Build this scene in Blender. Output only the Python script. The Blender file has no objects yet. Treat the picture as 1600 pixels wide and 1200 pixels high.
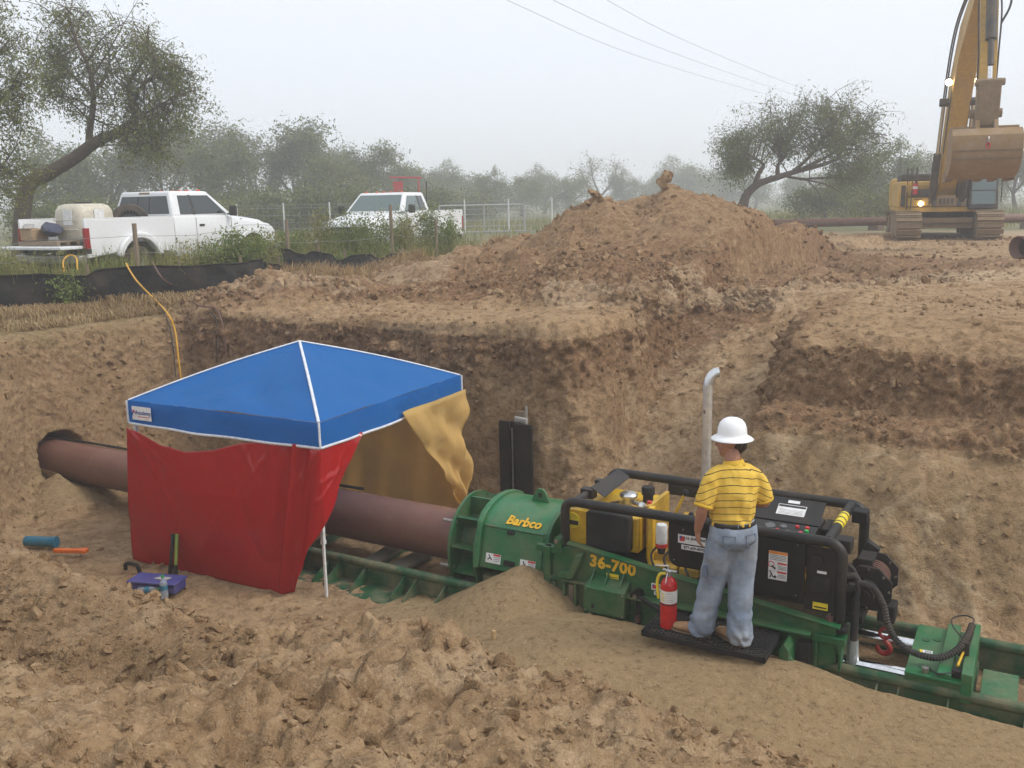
import bpy, bmesh, math, random
import numpy as np
from mathutils import Vector, Matrix, Euler

# ------------------------------------------------------------------ camera, sky, sun, exposure
sc = bpy.context.scene
COL = sc.collection
R = math.radians
FPX = 1440.0
PITCH = math.atan((600 - 315) / FPX)
ROLL = 0.02
EYE = Vector((0, 0, 1.7))
cam_d = bpy.data.cameras.new('camera')
cam = bpy.data.objects.new('camera', cam_d); COL.objects.link(cam)
cam_d.sensor_fit = 'HORIZONTAL'; cam_d.sensor_width = 36.0; cam_d.lens = 36.0 * FPX / 1600.0
cam_d.clip_start = 0.1; cam_d.clip_end = 3000
fw = Vector((0, math.cos(PITCH), -math.sin(PITCH))); u0 = Vector((0, math.sin(PITCH), math.cos(PITCH))); r0 = Vector((1, 0, 0))
rt = r0 * math.cos(ROLL) - u0 * math.sin(ROLL); up = u0 * math.cos(ROLL) + r0 * math.sin(ROLL)
cam.matrix_world = Matrix(((rt.x, up.x, -fw.x, EYE.x), (rt.y, up.y, -fw.y, EYE.y), (rt.z, up.z, -fw.z, EYE.z), (0, 0, 0, 1)))
sc.camera = cam

SUN_EL, SUN_AZ = R(46), R(104)
world = bpy.data.worlds.new('World'); sc.world = world; world.use_nodes = True
wn, wl = world.node_tree.nodes, world.node_tree.links
wn.clear()
sky = wn.new('ShaderNodeTexSky'); sky.sky_type = 'NISHITA'; sky.sun_disc = False
sky.sun_elevation = SUN_EL; sky.sun_rotation = SUN_AZ; sky.air_density = 1.0; sky.dust_density = 6.0; sky.ozone_density = 1.0
hs = wn.new('ShaderNodeHueSaturation'); hs.inputs['Saturation'].default_value = 0.30
wl.new(sky.outputs[0], hs.inputs['Color'])
mx = wn.new('ShaderNodeMix'); mx.data_type = 'RGBA'; mx.inputs[0].default_value = 0.82
wl.new(hs.outputs[0], mx.inputs[6]); mx.inputs[7].default_value = (8.6, 9.1, 9.9, 1)      # an even overcast deck over the clear sky
bg = wn.new('ShaderNodeBackground'); bg.inputs['Strength'].default_value = 0.098
wl.new(mx.outputs[2], bg.inputs['Color'])
wo = wn.new('ShaderNodeOutputWorld'); wl.new(bg.outputs[0], wo.inputs['Surface'])

sun_d = bpy.data.lights.new('sun', 'SUN'); sun_d.energy = 1.5; sun_d.angle = R(18); sun_d.color = (1.0, 0.965, 0.91)
sun = bpy.data.objects.new('sun', sun_d); COL.objects.link(sun)
sd = Vector((math.sin(SUN_AZ) * math.cos(SUN_EL), math.cos(SUN_AZ) * math.cos(SUN_EL), math.sin(SUN_EL)))
sun.rotation_euler = sd.to_track_quat('Z', 'Y').to_euler()

sc.view_settings.view_transform = 'Standard'; sc.view_settings.look = 'None'
sc.view_settings.exposure = 0.37; sc.view_settings.gamma = 1.0; sc.view_settings.use_curve_mapping = False
sc.render.engine = 'CYCLES'
cy = sc.cycles
cy.use_denoising = True; cy.max_bounces = 6; cy.diffuse_bounces = 3; cy.glossy_bounces = 3; cy.transmission_bounces = 4
cy.volume_bounces = 3; cy.transparent_max_bounces = 8; cy.use_adaptive_sampling = True; cy.adaptive_threshold = 0.02
try: cy.denoiser = 'OPENIMAGEDENOISE'
except Exception: pass

rng = np.random.default_rng(7)
random.seed(7)

# ------------------------------------------------------------------ frames: the boring machine's own axes (u along the bore, v away, z up from the pit floor)
FLOOR = -2.35
O = Vector((-0.602, 9.494, FLOOR))
AU = Vector((math.cos(R(30)), -math.sin(R(30)), 0)); AV = Vector((math.sin(R(30)), math.cos(R(30)), 0))
MROT = R(-30)
def W(u, v, z): return O + AU * u + AV * v + Vector((0, 0, z))
def uv_of(X, Y):
    dx, dy = X - O.x, Y - O.y
    return dx * AU.x + dy * AU.y, dx * AV.x + dy * AV.y

# ------------------------------------------------------------------ noise
def _h(ix, iy, iz, s):
    n = (ix.astype(np.int64) * 374761393 + iy.astype(np.int64) * 668265263 + iz.astype(np.int64) * 2147483647 + s * 1274126177) & 0x7fffffff
    n = ((n ^ (n >> 13)) * 1274126177) & 0x7fffffff
    n = ((n ^ (n >> 15)) * 2246822519) & 0x7fffffff
    return (n ^ (n >> 16)) / 2147483647.0
def vnoise(P, s=0):
    i = np.floor(P).astype(np.int64); f = P - i; w = f * f * f * (f * (f * 6 - 15) + 10)
    r = 0
    for a in (0, 1):
        wx = w[:, 0] if a else 1 - w[:, 0]
        for b in (0, 1):
            wy = w[:, 1] if b else 1 - w[:, 1]
            for c in (0, 1):
                wz = w[:, 2] if c else 1 - w[:, 2]
                r = r + wx * wy * wz * _h(i[:, 0] + a, i[:, 1] + b, i[:, 2] + c, s)
    return r * 2 - 1
def fbm(P, freq, octv=4, s=0, gain=.5):
    a, t, r = 1.0, 0.0, 0
    for k in range(octv):
        r = r + a * vnoise(P * freq + 17.3 * k, s + k); t += a; a *= gain; freq *= 2.03
    return r / t
def cells(P, size, s=0, keep=.75):
    """rounded lumps: height of a bed of clods of about `size`"""
    Q = P / size; i = np.floor(Q).astype(np.int64); out = np.zeros(len(P))
    for a in (-1, 0, 1):
        for b in (-1, 0, 1):
            for c in (-1, 0, 1):
                ix, iy, iz = i[:, 0] + a, i[:, 1] + b, i[:, 2] + c
                r = _h(ix, iy, iz, s)
                d2 = (Q[:, 0] - ix - _h(ix, iy, iz, s + 1)) ** 2 + (Q[:, 1] - iy - _h(ix, iy, iz, s + 2)) ** 2 + (Q[:, 2] - iz - _h(ix, iy, iz, s + 3)) ** 2
                rad = .25 + .55 * r * r
                out = np.maximum(out, np.where(r < keep, np.sqrt(np.maximum(0, rad * rad - d2)), 0))
    return out
def S(x, a, b):
    t = np.clip((x - a) / (b - a), 0, 1); return t * t * (3 - 2 * t)
def L(x, a, b): return np.clip((x - a) / (b - a), 0, 1)
def P3(X, Y, Z=None):
    X = np.asarray(X, float); return np.stack([X.ravel(), np.asarray(Y, float).ravel(), (np.zeros(X.size) if Z is None else np.asarray(Z, float).ravel())], 1)

# ------------------------------------------------------------------ objects
BASE = {}
def tag(o, label=None, cat=None, group=None, kind=None):
    if label: o['label'] = label
    if cat: o['category'] = cat
    if group: o['group'] = group
    if kind: o['kind'] = kind
    return o
def thing(name, label, cat, loc=(0, 0, 0), rotz=0, group=None, base=(0, 0, 0)):
    o = bpy.data.objects.new(name, None); COL.objects.link(o); o.empty_display_size = .2
    o.location = loc; o.rotation_euler = (0, 0, rotz); BASE[o.name] = Vector(base)
    return tag(o, label, cat, group)
def pit_thing(name, label, cat, base, group=None):
    """a thing drawn in the machine's own u, v, z and standing at `base`"""
    return thing(name, label, cat, W(*base), MROT, group, base)
def link(me, name, m, parent=None):
    o = bpy.data.objects.new(name, me); COL.objects.link(o)
    if m is not None and not me.materials:
        for q in (m if isinstance(m, (list, tuple)) else [m]): me.materials.append(q)
    if parent is not None:
        o.parent = parent; BASE[o.name] = BASE.get(parent.name, Vector((0, 0, 0)))
    return o
def copy_tree(o, parent=None):
    c = o.copy(); COL.objects.link(c)
    if parent is not None: c.parent = parent
    BASE[c.name] = BASE.get(o.name, Vector((0, 0, 0)))
    for ch in list(o.children): copy_tree(ch, c)
    return c

class MB:
    def __init__(s): s.v = []; s.f = []
    def add(s, vs, fs, M=None):
        n = len(s.v)
        if M is not None: vs = [M @ Vector(q) for q in vs]
        s.v += [tuple(q) for q in vs]; s.f += [tuple(n + i for i in f) for f in fs]; return s
    def box(s, lo, hi, M=None):
        (a, b, c), (d, e, f) = lo, hi
        return s.add([(a, b, c), (d, b, c), (d, e, c), (a, e, c), (a, b, f), (d, b, f), (d, e, f), (a, e, f)],
                     [(3, 2, 1, 0), (4, 5, 6, 7), (0, 1, 5, 4), (1, 2, 6, 5), (2, 3, 7, 6), (3, 0, 4, 7)], M)
    def cbox(s, c, d, M=None):
        return s.box([c[i] - d[i] / 2 for i in range(3)], [c[i] + d[i] / 2 for i in range(3)], M)
    def hexa(s, p, M=None):      # 8 free corners, order as in box
        return s.add(p, [(3, 2, 1, 0), (4, 5, 6, 7), (0, 1, 5, 4), (1, 2, 6, 5), (2, 3, 7, 6), (3, 0, 4, 7)], M)
    def prism(s, poly, ax, a, b, M=None):
        """polygon in the two other axes (in cyclic order) pushed from a to b along ax"""
        n = len(poly)
        def p(q, t): return {'x': (t, q[0], q[1]), 'y': (q[0], t, q[1]), 'z': (q[0], q[1], t)}[ax]
        area = sum(poly[i][0] * poly[(i + 1) % n][1] - poly[(i + 1) % n][0] * poly[i][1] for i in range(n))
        if (area < 0) != (ax == 'y'): poly = poly[::-1]
        if b < a: a, b = b, a
        return s.add([p(q, a) for q in poly] + [p(q, b) for q in poly],
                     [tuple(range(n))[::-1], tuple(range(n, 2 * n))] + [(i, (i + 1) % n, n + (i + 1) % n, n + i) for i in range(n)], M)
    def tube(s, path, r, n=10, caps=True, ry=None, upv=None, M=None):
        path = [Vector(p) for p in path]; k = len(path)
        rs = r if isinstance(r, (list, tuple)) else [r] * k
        ry = rs if ry is None else (ry if isinstance(ry, (list, tuple)) else [ry] * k)
        vs = []; pu = Vector(upv) if upv is not None else None
        for i in range(k):
            t = (path[min(i + 1, k - 1)] - path[max(i - 1, 0)]).normalized()
            if pu is None: pu = Vector((0, 0, 1)) if abs(t.z) < .9 else Vector((1, 0, 0))
            pu2 = (pu - t * pu.dot(t))
            if pu2.length < 1e-4: pu2 = t.orthogonal()
            pu2.normalize(); sd_ = t.cross(pu2)
            if upv is None: pu = pu2
            for j in range(n):
                a = 2 * math.pi * j / n
                vs.append(path[i] + sd_ * (rs[i] * math.cos(a)) + pu2 * (ry[i] * math.sin(a)))
        fs = [(i * n + j, i * n + (j + 1) % n, (i + 1) * n + (j + 1) % n, (i + 1) * n + j) for i in range(k - 1) for j in range(n)]
        if caps: fs += [tuple(range(n))[::-1], tuple((k - 1) * n + j for j in range(n))]
        return s.add(vs, fs, M)
    def cyl(s, a, b, r, n=16, M=None): return s.tube([a, b], r, n, M=M)
    def lathe(s, prof, n=20, M=None, a0=0, a1=2 * math.pi):
        full = abs(a1 - a0 - 2 * math.pi) < 1e-6; m = n if full else n + 1
        vs = [(r * math.cos(a0 + (a1 - a0) * j / n), r * math.sin(a0 + (a1 - a0) * j / n), z) for r, z in prof for j in range(m)]
        fs = [(i * m + j, i * m + (j + 1) % m, (i + 1) * m + (j + 1) % m, (i + 1) * m + j) for i in range(len(prof) - 1) for j in range(n)]
        return s.add(vs, fs, M)
    def ball(s, c, r, n=12, M=None):
        r = r if isinstance(r, (list, tuple)) else (r, r, r); k = n // 2
        vs = [(c[0] + r[0] * math.sin(math.pi * i / k) * math.cos(2 * math.pi * j / n), c[1] + r[1] * math.sin(math.pi * i / k) * math.sin(2 * math.pi * j / n), c[2] - r[2] * math.cos(math.pi * i / k)) for i in range(1, k) for j in range(n)]
        fs = [(i * n + j, i * n + (j + 1) % n, (i + 1) * n + (j + 1) % n, (i + 1) * n + j) for i in range(k - 2) for j in range(n)]
        a = len(vs); vs += [(c[0], c[1], c[2] - r[2]), (c[0], c[1], c[2] + r[2])]
        fs += [(a, (j + 1) % n, j) for j in range(n)] + [((k - 2) * n + j, (k - 2) * n + (j + 1) % n, a + 1) for j in range(n)]
        return s.add(vs, fs, M)
    def grid(s, pts):
        """rows of points -> open sheet"""
        h, w = len(pts), len(pts[0])
        return s.add([p for row in pts for p in row], [(i * w + j, i * w + j + 1, (i + 1) * w + j + 1, (i + 1) * w + j) for i in range(h - 1) for j in range(w - 1)])
    def mesh(s, name, base=(0, 0, 0), smooth=35):
        me = bpy.data.meshes.new(name)
        b = Vector(base)
        me.from_pydata([(x - b.x, y - b.y, z - b.z) for x, y, z in s.v], [], s.f)
        if smooth:
            me.shade_smooth(); me.set_sharp_from_angle(angle=R(smooth))
        me.validate(); return me
    def build(s, name, m, parent=None, bev=0, smooth=35, seg=2, solid=0, sub=0):
        me = s.mesh(name, BASE.get(parent.name, (0, 0, 0)) if parent is not None else (0, 0, 0), smooth)
        o = link(me, name, m, parent)
        if solid: q = o.modifiers.new('thick', 'SOLIDIFY'); q.thickness = solid; q.offset = 0
        if bev:
            q = o.modifiers.new('edge', 'BEVEL'); q.width = bev; q.segments = seg; q.limit_method = 'ANGLE'; q.angle_limit = R(30); q.harden_normals = False
        if sub: q = o.modifiers.new('sub', 'SUBSURF'); q.levels = sub; q.render_levels = sub
        return o
def arc(c, r, a0, a1, n, ax='xz'):
    out = []
    for i in range(n + 1):
        a = R(a0 + (a1 - a0) * i / n); p = (r * math.cos(a), r * math.sin(a))
        out.append((c[0] + p[0], c[1] + p[1]))
    return out
def bez(pts, n=24):
    """smooth path through the points"""
    P = [Vector(p) for p in pts]; P = [P[0] * 2 - P[1]] + P + [P[-1] * 2 - P[-2]]; out = []
    m = len(P) - 3
    for i in range(m):
        for k in range(max(2, n // m)):
            t = k / max(2, n // m); a, b, c, d = P[i:i + 4]
            out.append(.5 * ((2 * b) + (c - a) * t + (2 * a - 5 * b + 4 * c - d) * t * t + (3 * b - a - 3 * c + d) * t ** 3))
    return out + [P[-2]]
def remesh(obs_mb, voxel, smooth_it=0, fac=.5):
    """closed overlapping shapes -> one continuous skin"""
    me = obs_mb.mesh('tmp', smooth=0); o = bpy.data.objects.new('tmp', me); COL.objects.link(o)
    q = o.modifiers.new('r', 'REMESH'); q.mode = 'VOXEL'; q.voxel_size = voxel
    if smooth_it: q = o.modifiers.new('s', 'SMOOTH'); q.iterations = smooth_it; q.factor = fac
    dg = bpy.context.evaluated_depsgraph_get(); r = bpy.data.meshes.new_from_object(o.evaluated_get(dg))
    bpy.data.objects.remove(o); bpy.data.meshes.remove(me); r.shade_smooth(); return r
def co(me):
    a = np.empty(len(me.vertices) * 3, np.float32); me.vertices.foreach_get('co', a); return a.reshape(-1, 3).astype(float)
def setco(me, a): me.vertices.foreach_set('co', a.astype(np.float32).ravel()); me.update()
def normals(me):
    a = np.empty(len(me.vertices) * 3, np.float32); me.vertex_normals.foreach_get('vector', a); return a.reshape(-1, 3).astype(float)
def colattr(me, name, a):
    at = me.attributes.new(name, 'FLOAT_COLOR', 'POINT'); b = np.ones((len(me.vertices), 4), np.float32); b[:, :a.shape[1]] = a
    at.data.foreach_set('color', b.ravel())
def np_mesh(name, V, F):
    """V (n,3), F (m,k) with k the same for all faces"""
    me = bpy.data.meshes.new(name); k = F.shape[1]
    me.vertices.add(len(V)); me.vertices.foreach_set('co', V.astype(np.float32).ravel())
    me.loops.add(F.size); me.loops.foreach_set('vertex_index', F.astype(np.int32).ravel())
    me.polygons.add(len(F)); me.polygons.foreach_set('loop_start', np.arange(0, F.size, k, dtype=np.int32))
    me.update(calc_edges=True); return me
def text_mesh(txt, size, depth=.002, shear=0, bold=0, spacing=1.0):
    cu = bpy.data.curves.new('t', 'FONT'); cu.body = txt; cu.size = size; cu.extrude = depth; cu.align_x = 'CENTER'; cu.align_y = 'CENTER'
    cu.shear = shear; cu.offset = bold; cu.space_character = spacing; cu.resolution_u = 2
    o = bpy.data.objects.new('t', cu); COL.objects.link(o)
    dg = bpy.context.evaluated_depsgraph_get(); me = bpy.data.meshes.new_from_object(o.evaluated_get(dg))
    bpy.data.objects.remove(o); bpy.data.curves.remove(cu); me.materials.clear(); return me
def lettering(name, txt, size, m, parent, at, xdir, ydir, **kw):
    me = text_mesh(txt, size, **kw); b = BASE.get(parent.name, Vector((0, 0, 0)))
    X = Vector(xdir).normalized(); Y = Vector(ydir).normalized(); Z = X.cross(Y).normalized(); Y = Z.cross(X)
    p = Vector(at) - b
    me.transform(Matrix(((X.x, Y.x, Z.x, p.x), (X.y, Y.y, Z.y, p.y), (X.z, Y.z, Z.z, p.z), (0, 0, 0, 1))))
    return link(me, name, m, parent)
# ------------------------------------------------------------------ materials
class NT:
    def __init__(s, name):
        s.m = bpy.data.materials.new(name); s.m.use_nodes = True; s.t = s.m.node_tree; s.n = s.t.nodes; s.b = s.n['Principled BSDF']
    def new(s, k, **kw):
        q = s.n.new('ShaderNode' + k)
        for a, b in kw.items(): setattr(q, a, b)
        return q
    def ln(s, a, b): s.t.links.new(a, b)
    def coord(s, out='Object'): return s.new('TexCoord').outputs[out]
    def noise(s, vec, scale, detail=4, rough=.55, dist=0):
        q = s.new('TexNoise'); q.inputs['Scale'].default_value = scale; q.inputs['Detail'].default_value = detail
        q.inputs['Roughness'].default_value = rough; q.inputs['Distortion'].default_value = dist; s.ln(vec, q.inputs['Vector']); return q.outputs['Fac']
    def ramp(s, fac, stops, interp='LINEAR'):
        q = s.new('ValToRGB'); q.color_ramp.interpolation = interp; e = q.color_ramp.elements
        while len(e) < len(stops): e.new(.5)
        for i, (p, c) in enumerate(stops): e[i].position = p; e[i].color = (*c, 1) if len(c) == 3 else c
        s.ln(fac, q.inputs[0]); return q.outputs[0]
    def step(s, fac, a, b):
        q = s.new('MapRange'); q.inputs[1].default_value = a; q.inputs[2].default_value = b; q.clamp = True; s.ln(fac, q.inputs[0]); return q.outputs[0]
    def mix(s, f, a, b, mode='MIX'):
        q = s.new('Mix', data_type='RGBA', blend_type=mode)
        for i, v in ((0, f), (6, a), (7, b)):
            if isinstance(v, (int, float)): q.inputs[i].default_value = v
            elif isinstance(v, tuple): q.inputs[i].default_value = (*v, 1)
            else: s.ln(v, q.inputs[i])
        return q.outputs[2]
    def math(s, op, a, b=0.0):
        q = s.new('Math', operation=op)
        for i, v in ((0, a), (1, b)):
            if isinstance(v, (int, float)): q.inputs[i].default_value = v
            else: s.ln(v, q.inputs[i])
        return q.outputs[0]
    def bump(s, h, strength, dist=.01):
        q = s.new('Bump'); q.inputs['Strength'].default_value = strength; q.inputs['Distance'].default_value = dist; s.ln(h, q.inputs['Height'])
        s.ln(q.outputs[0], s.b.inputs['Normal'])
    def base(s, c):
        if isinstance(c, tuple): s.b.inputs['Base Color'].default_value = (*c, 1)
        else: s.ln(c, s.b.inputs['Base Color'])
    def rough(s, r):
        if isinstance(r, (int, float)): s.b.inputs['Roughness'].default_value = r
        else: s.ln(r, s.b.inputs['Roughness'])
DUST = (.30, .21, .13)
def paint(name, c, rough=.45, metal=0, dust=.25, wear=None, scale=3.0, spec=.5, bump=.0, mott=.78):
    """painted or bare surface with streaks of dust and slight mottling"""
    t = NT(name); v = t.coord(); n1 = t.noise(v, scale, 6, .6); n2 = t.noise(v, scale * 6, 4, .6)
    dark = tuple(q * mott for q in c)
    col = t.mix(t.step(n2, .35, .65), dark, c)
    if wear: col = t.mix(t.step(n2, .62, .70), col, wear)
    if dust:
        d = t.math('MULTIPLY', t.step(n1, .40, .72), dust * 1.6); col = t.mix(d, col, DUST)
        t.rough(t.math('ADD', t.math('MULTIPLY', d, .5), rough))
    else: t.rough(rough)
    t.base(col); t.b.inputs['Metallic'].default_value = metal; t.b.inputs['Specular IOR Level'].default_value = spec
    if bump: t.bump(n2, bump, .004)
    return t.m
def glow(name, c, e):
    t = NT(name); t.base(c); t.b.inputs['Emission Color'].default_value = (*c, 1); t.b.inputs['Emission Strength'].default_value = e; return t.m
def cloth(name, c, rough=.6, trans=.0, fine=60, dust=.1, wr=.4, sheen=0, wscale=2.2, spec=.4):
    t = NT(name); v = t.coord(); n1 = t.noise(v, 2.2, 5, .6); n2 = t.noise(v, fine, 2)
    w = t.noise(v, wscale, 5, .5, 1.2)
    col = t.mix(t.step(n2, .3, .7), tuple(q * .88 for q in c), c); col = t.mix(t.math('MULTIPLY', t.step(n1, .45, .75), dust), col, DUST)
    t.base(col); t.rough(rough); t.b.inputs['Specular IOR Level'].default_value = spec
    t.bump(t.math('ADD', t.math('MULTIPLY', w, 4.0), t.math('MULTIPLY', n2, .08)), wr, .02)
    if trans:
        tr = t.new('BsdfTranslucent'); t.ln(col, tr.inputs[0]); ms = t.new('MixShader'); ms.inputs[0].default_value = trans
        out = t.n['Material Output']; t.ln(t.b.outputs[0], ms.inputs[1]); t.ln(tr.outputs[0], ms.inputs[2]); t.ln(ms.outputs[0], out.inputs[0])
    return t.m
def leafmat(name, c1, c2, trans=.35):
    t = NT(name); geo = t.new('NewGeometry'); q = t.new('ObjectInfo')
    v = t.coord(); n = t.noise(v, 1.3, 3)
    r = t.math('ADD', t.math('MULTIPLY', geo.outputs['Random Per Island'], .6), t.math('MULTIPLY', n, .5))
    col = t.ramp(r, [(.25, c1), (.85, c2)]); t.base(col); t.rough(.6); t.b.inputs['Specular IOR Level'].default_value = .25
    tr = t.new('BsdfTranslucent'); t.ln(col, tr.inputs[0]); ms = t.new('MixShader'); ms.inputs[0].default_value = trans
    out = t.n['Material Output']; t.ln(t.b.outputs[0], ms.inputs[1]); t.ln(tr.outputs[0], ms.inputs[2]); t.ln(ms.outputs[0], out.inputs[0])
    return t.m
def glassy(name, c, rough=.05):
    t = NT(name); t.base(c); t.rough(rough); t.b.inputs['Specular IOR Level'].default_value = .6; t.b.inputs['Coat Weight'].default_value = .3; return t.m

def soil(name, tone=True):
    """bare clay: dry tan, moist brown (R), fine olive sand (G), pale dry crust (B)"""
    t = NT(name); g = t.new('NewGeometry').outputs['Position']
    n0 = t.noise(g, .55, 5, .6); n1 = t.noise(g, 3.1, 6, .65); n2 = t.noise(g, 17, 6, .7); n3 = t.noise(g, 75, 4, .65)
    tan = t.mix(t.step(n1, .33, .68), (.265, .162, .082), (.465, .310, .172))
    tan = t.mix(t.math('MULTIPLY', t.step(n0, .45, .70), .55), tan, (.515, .355, .205))
    brown = t.mix(t.step(n2, .3, .7), (.150, .080, .040), (.290, .162, .085))
    sand = t.mix(t.step(n2, .35, .68), (.305, .208, .106), (.400, .280, .152))
    pale = t.mix(t.step(n2, .3, .7), (.50, .365, .225), (.64, .49, .32))
    if tone:
        at = t.new('Attribute'); at.attribute_name = 'tone'; sp = t.new('SeparateColor'); t.ln(at.outputs['Color'], sp.inputs[0])
        jig = t.math('MULTIPLY', t.math('SUBTRACT', n1, .5), 1.3)
        def f(o): return t.step(t.math('ADD', sp.outputs[o], jig), .22, .80)
        col = t.mix(f('Red'), tan, brown); col = t.mix(f('Blue'), col, pale); col = t.mix(t.step(sp.outputs['Green'], .3, .7), col, sand)
    else: col = t.mix(t.step(n1, .55, .7), tan, brown)
    if tone:
        gcol = t.mix(t.step(n2, .3, .7), (.11, .095, .036), (.25, .19, .085)); col = t.mix(at.outputs['Alpha'], col, gcol)
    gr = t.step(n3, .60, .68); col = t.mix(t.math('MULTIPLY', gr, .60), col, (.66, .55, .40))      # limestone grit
    dk = t.step(n2, .44, .34); col = t.mix(t.math('MULTIPLY', dk, .60), col, (.15, .092, .052))     # moist crumbs; their dark also stands in for shade in small crevices
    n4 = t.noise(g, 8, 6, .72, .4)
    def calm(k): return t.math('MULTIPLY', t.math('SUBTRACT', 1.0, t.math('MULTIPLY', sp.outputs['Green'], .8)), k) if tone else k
    col = t.mix(t.math('MULTIPLY', t.step(n4, .50, .38), calm(.58)), col, (.120, .072, .038)); col = t.mix(t.math('MULTIPLY', t.step(n4, .55, .66), calm(.50)), col, (.56, .39, .235))  # dark and light patches put fine relief shading into the colour
    t.base(col); t.rough(.95); t.b.inputs['Specular IOR Level'].default_value = .12
    h = t.math('ADD', t.math('ADD', t.math('MULTIPLY', n2, .9), t.math('MULTIPLY', n3, .35)), t.math('MULTIPLY', n4, 1.2)); t.bump(h, .85, .055)
    return t.m

M = {}
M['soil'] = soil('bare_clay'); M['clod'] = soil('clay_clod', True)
M['green'] = paint('green_paint', (.009, .108, .034), .38, dust=.22, wear=(.03, .12, .05)); M['green_dirty'] = paint('green_paint_muddy', (.009, .078, .026), .55, dust=.38, scale=5)
M['green_light'] = paint('green_paint_clean', (.014, .150, .050), .38, dust=.18, scale=4)
M['plate'] = paint('scuffed_green_steel', (.040, .150, .062), .5, dust=.30, wear=(.15, .2, .13), scale=4)
M['black'] = paint('black_paint', (.008, .008, .009), .42, dust=.03, spec=.3); M['black_tube'] = paint('black_tube_paint', (.011, .011, .012), .45, dust=.06, spec=.35)
M['black_dull'] = paint('dull_black', (.013, .013, .014), .7, dust=.07, spec=.3); M['rubber'] = paint('black_rubber', (.018, .018, .019), .75, dust=.15)
M['steel_black'] = paint('black_steel', (.007, .0065, .0065), .6, dust=.05, spec=.25)
M['yellow'] = paint('yellow_paint', (.72, .43, .012), .4, dust=.10); M['yellow_dark'] = paint('yellow_engine', (.55, .33, .015), .5, dust=.25)
M['chrome'] = paint('chrome_rod', (.78, .79, .80), .10, 1.0, dust=0); M['steel'] = paint('bare_steel', (.38, .36, .33), .38, .9, dust=.1)
M['stack'] = paint('heat_tinted_steel', (.80, .78, .74), .28, .7, dust=.0, wear=(.14, .11, .08), scale=2); M['alu'] = paint('bright_aluminium', (.72, .73, .74), .28, .9, dust=0)
M['white'] = paint('white_paint', (.74, .74, .73), .4, dust=.03); M['white_dec'] = paint('white_decal', (.78, .77, .75), .5, dust=0)
M['red_dec'] = paint('red_decal', (.60, .03, .03), .5, dust=0); M['orange_dec'] = paint('orange_decal', (.80, .25, .02), .5, dust=0)
M['yellow_dec'] = paint('yellow_decal', (.80, .62, .03), .5, dust=0); M['black_dec'] = paint('black_decal', (.02, .02, .02), .5, dust=0); M['blue_dec'] = paint('blue_decal', (.03, .07, .32), .5, dust=0)
M['letter'] = paint('yellow_letter', (.85, .48, .015), .45, dust=.05)
M['red'] = paint('red_enamel', (.55, .012, .014), .28, dust=.03); M['hook'] = paint('red_hook', (.42, .02, .02), .4, dust=.1)
M['rust_pipe'] = paint('coated_steel_pipe', (.175, .078, .058), .46, dust=.16, wear=(.21, .10, .075), scale=2.0, mott=.88)
M['rust_pipe2'] = paint('far_steel_pipe', (.145, .058, .040), .6, dust=.2)
M['blue'] = cloth('blue_canopy_cloth', (.010, .175, .54), .62, trans=.42, fine=90, dust=.02, wr=.30)
M['trim'] = paint('white_trim', (.72, .74, .78), .6, dust=.02)
M['redpl'] = cloth('red_plastic_sheet', (.52, .010, .012), .16, trans=.36, fine=30, dust=.02, wr=.22, wscale=.9, spec=.6)
M['yelltarp'] = cloth('yellow_canvas', (.93, .68, .27), .75, trans=.60, fine=120, dust=.18, wr=.45, wscale=2.5)
M['cloud'] = paint('hard_hat_white', (.84, .84, .84), .28, dust=0, mott=.98)
M['skin'] = paint('skin', (.42, .20, .125), .5, dust=0, scale=8); M['hair'] = paint('dark_hair', (.028, .018, .013), .6, dust=0, scale=30, bump=.5)
M['belt'] = paint('black_leather', (.015, .013, .012), .45, dust=0); M['boot'] = paint('tan_leather', (.42, .24, .12), .65, dust=.2, scale=9); M['sole'] = paint('boot_sole', (.13, .085, .05), .8, dust=.3)
M['wood'] = paint('weathered_wood', (.23, .175, .12), .8, dust=.2, scale=6); M['wood_new'] = paint('new_wood', (.46, .30, .14), .7, dust=.1, scale=6)
M['timber'] = paint('dirty_timber', (.17, .155, .115), .8, dust=.3, scale=6)
M['tyre'] = paint('tyre_rubber', (.022, .021, .020), .8, dust=.25); M['rim'] = paint('wheel_rim', (.42, .42, .41), .4, .6, dust=.15)
M['truck'] = paint('white_truck_paint', (.74, .745, .75), .28, dust=.03, scale=1.2, mott=.965); M['truck_low'] = paint('truck_rocker', (.42, .41, .38), .5, dust=.3)
M['glass'] = glassy('tinted_glass', (.022, .030, .030)); M['glass2'] = glassy('windscreen_glass', (.085, .125, .120), .12)
M['cablass'] = glassy('cab_glass', (.10, .15, .15), .1)
M['tank'] = paint('cream_poly_tank', (.60, .55, .44), .5, dust=.08); M['tail'] = paint('tail_lamp', (.30, .012, .012), .25, dust=.02)
M['amber'] = paint('amber_lens', (.62, .10, .03), .35, dust=0); M['trim_black'] = paint('black_trim', (.025, .025, .026), .6, dust=.05)
M['cat'] = paint('excavator_yellow', (.54, .31, .032), .5, dust=.30, scale=1.6); M['cat_dark'] = paint('excavator_dark', (.030, .027, .024), .55, dust=.18)
M['mud'] = paint('muddy_steel', (.215, .150, .085), .85, dust=.4, wear=(.28, .20, .12), scale=6, bump=.5); M['mud_cat'] = paint('muddy_yellow', (.27, .165, .065), .75, dust=.75, scale=3, bump=.3)
M['silt'] = cloth('black_silt_fabric', (.006, .006, .006), .85, fine=140, dust=.10, wr=.7, wscale=3)
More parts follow.
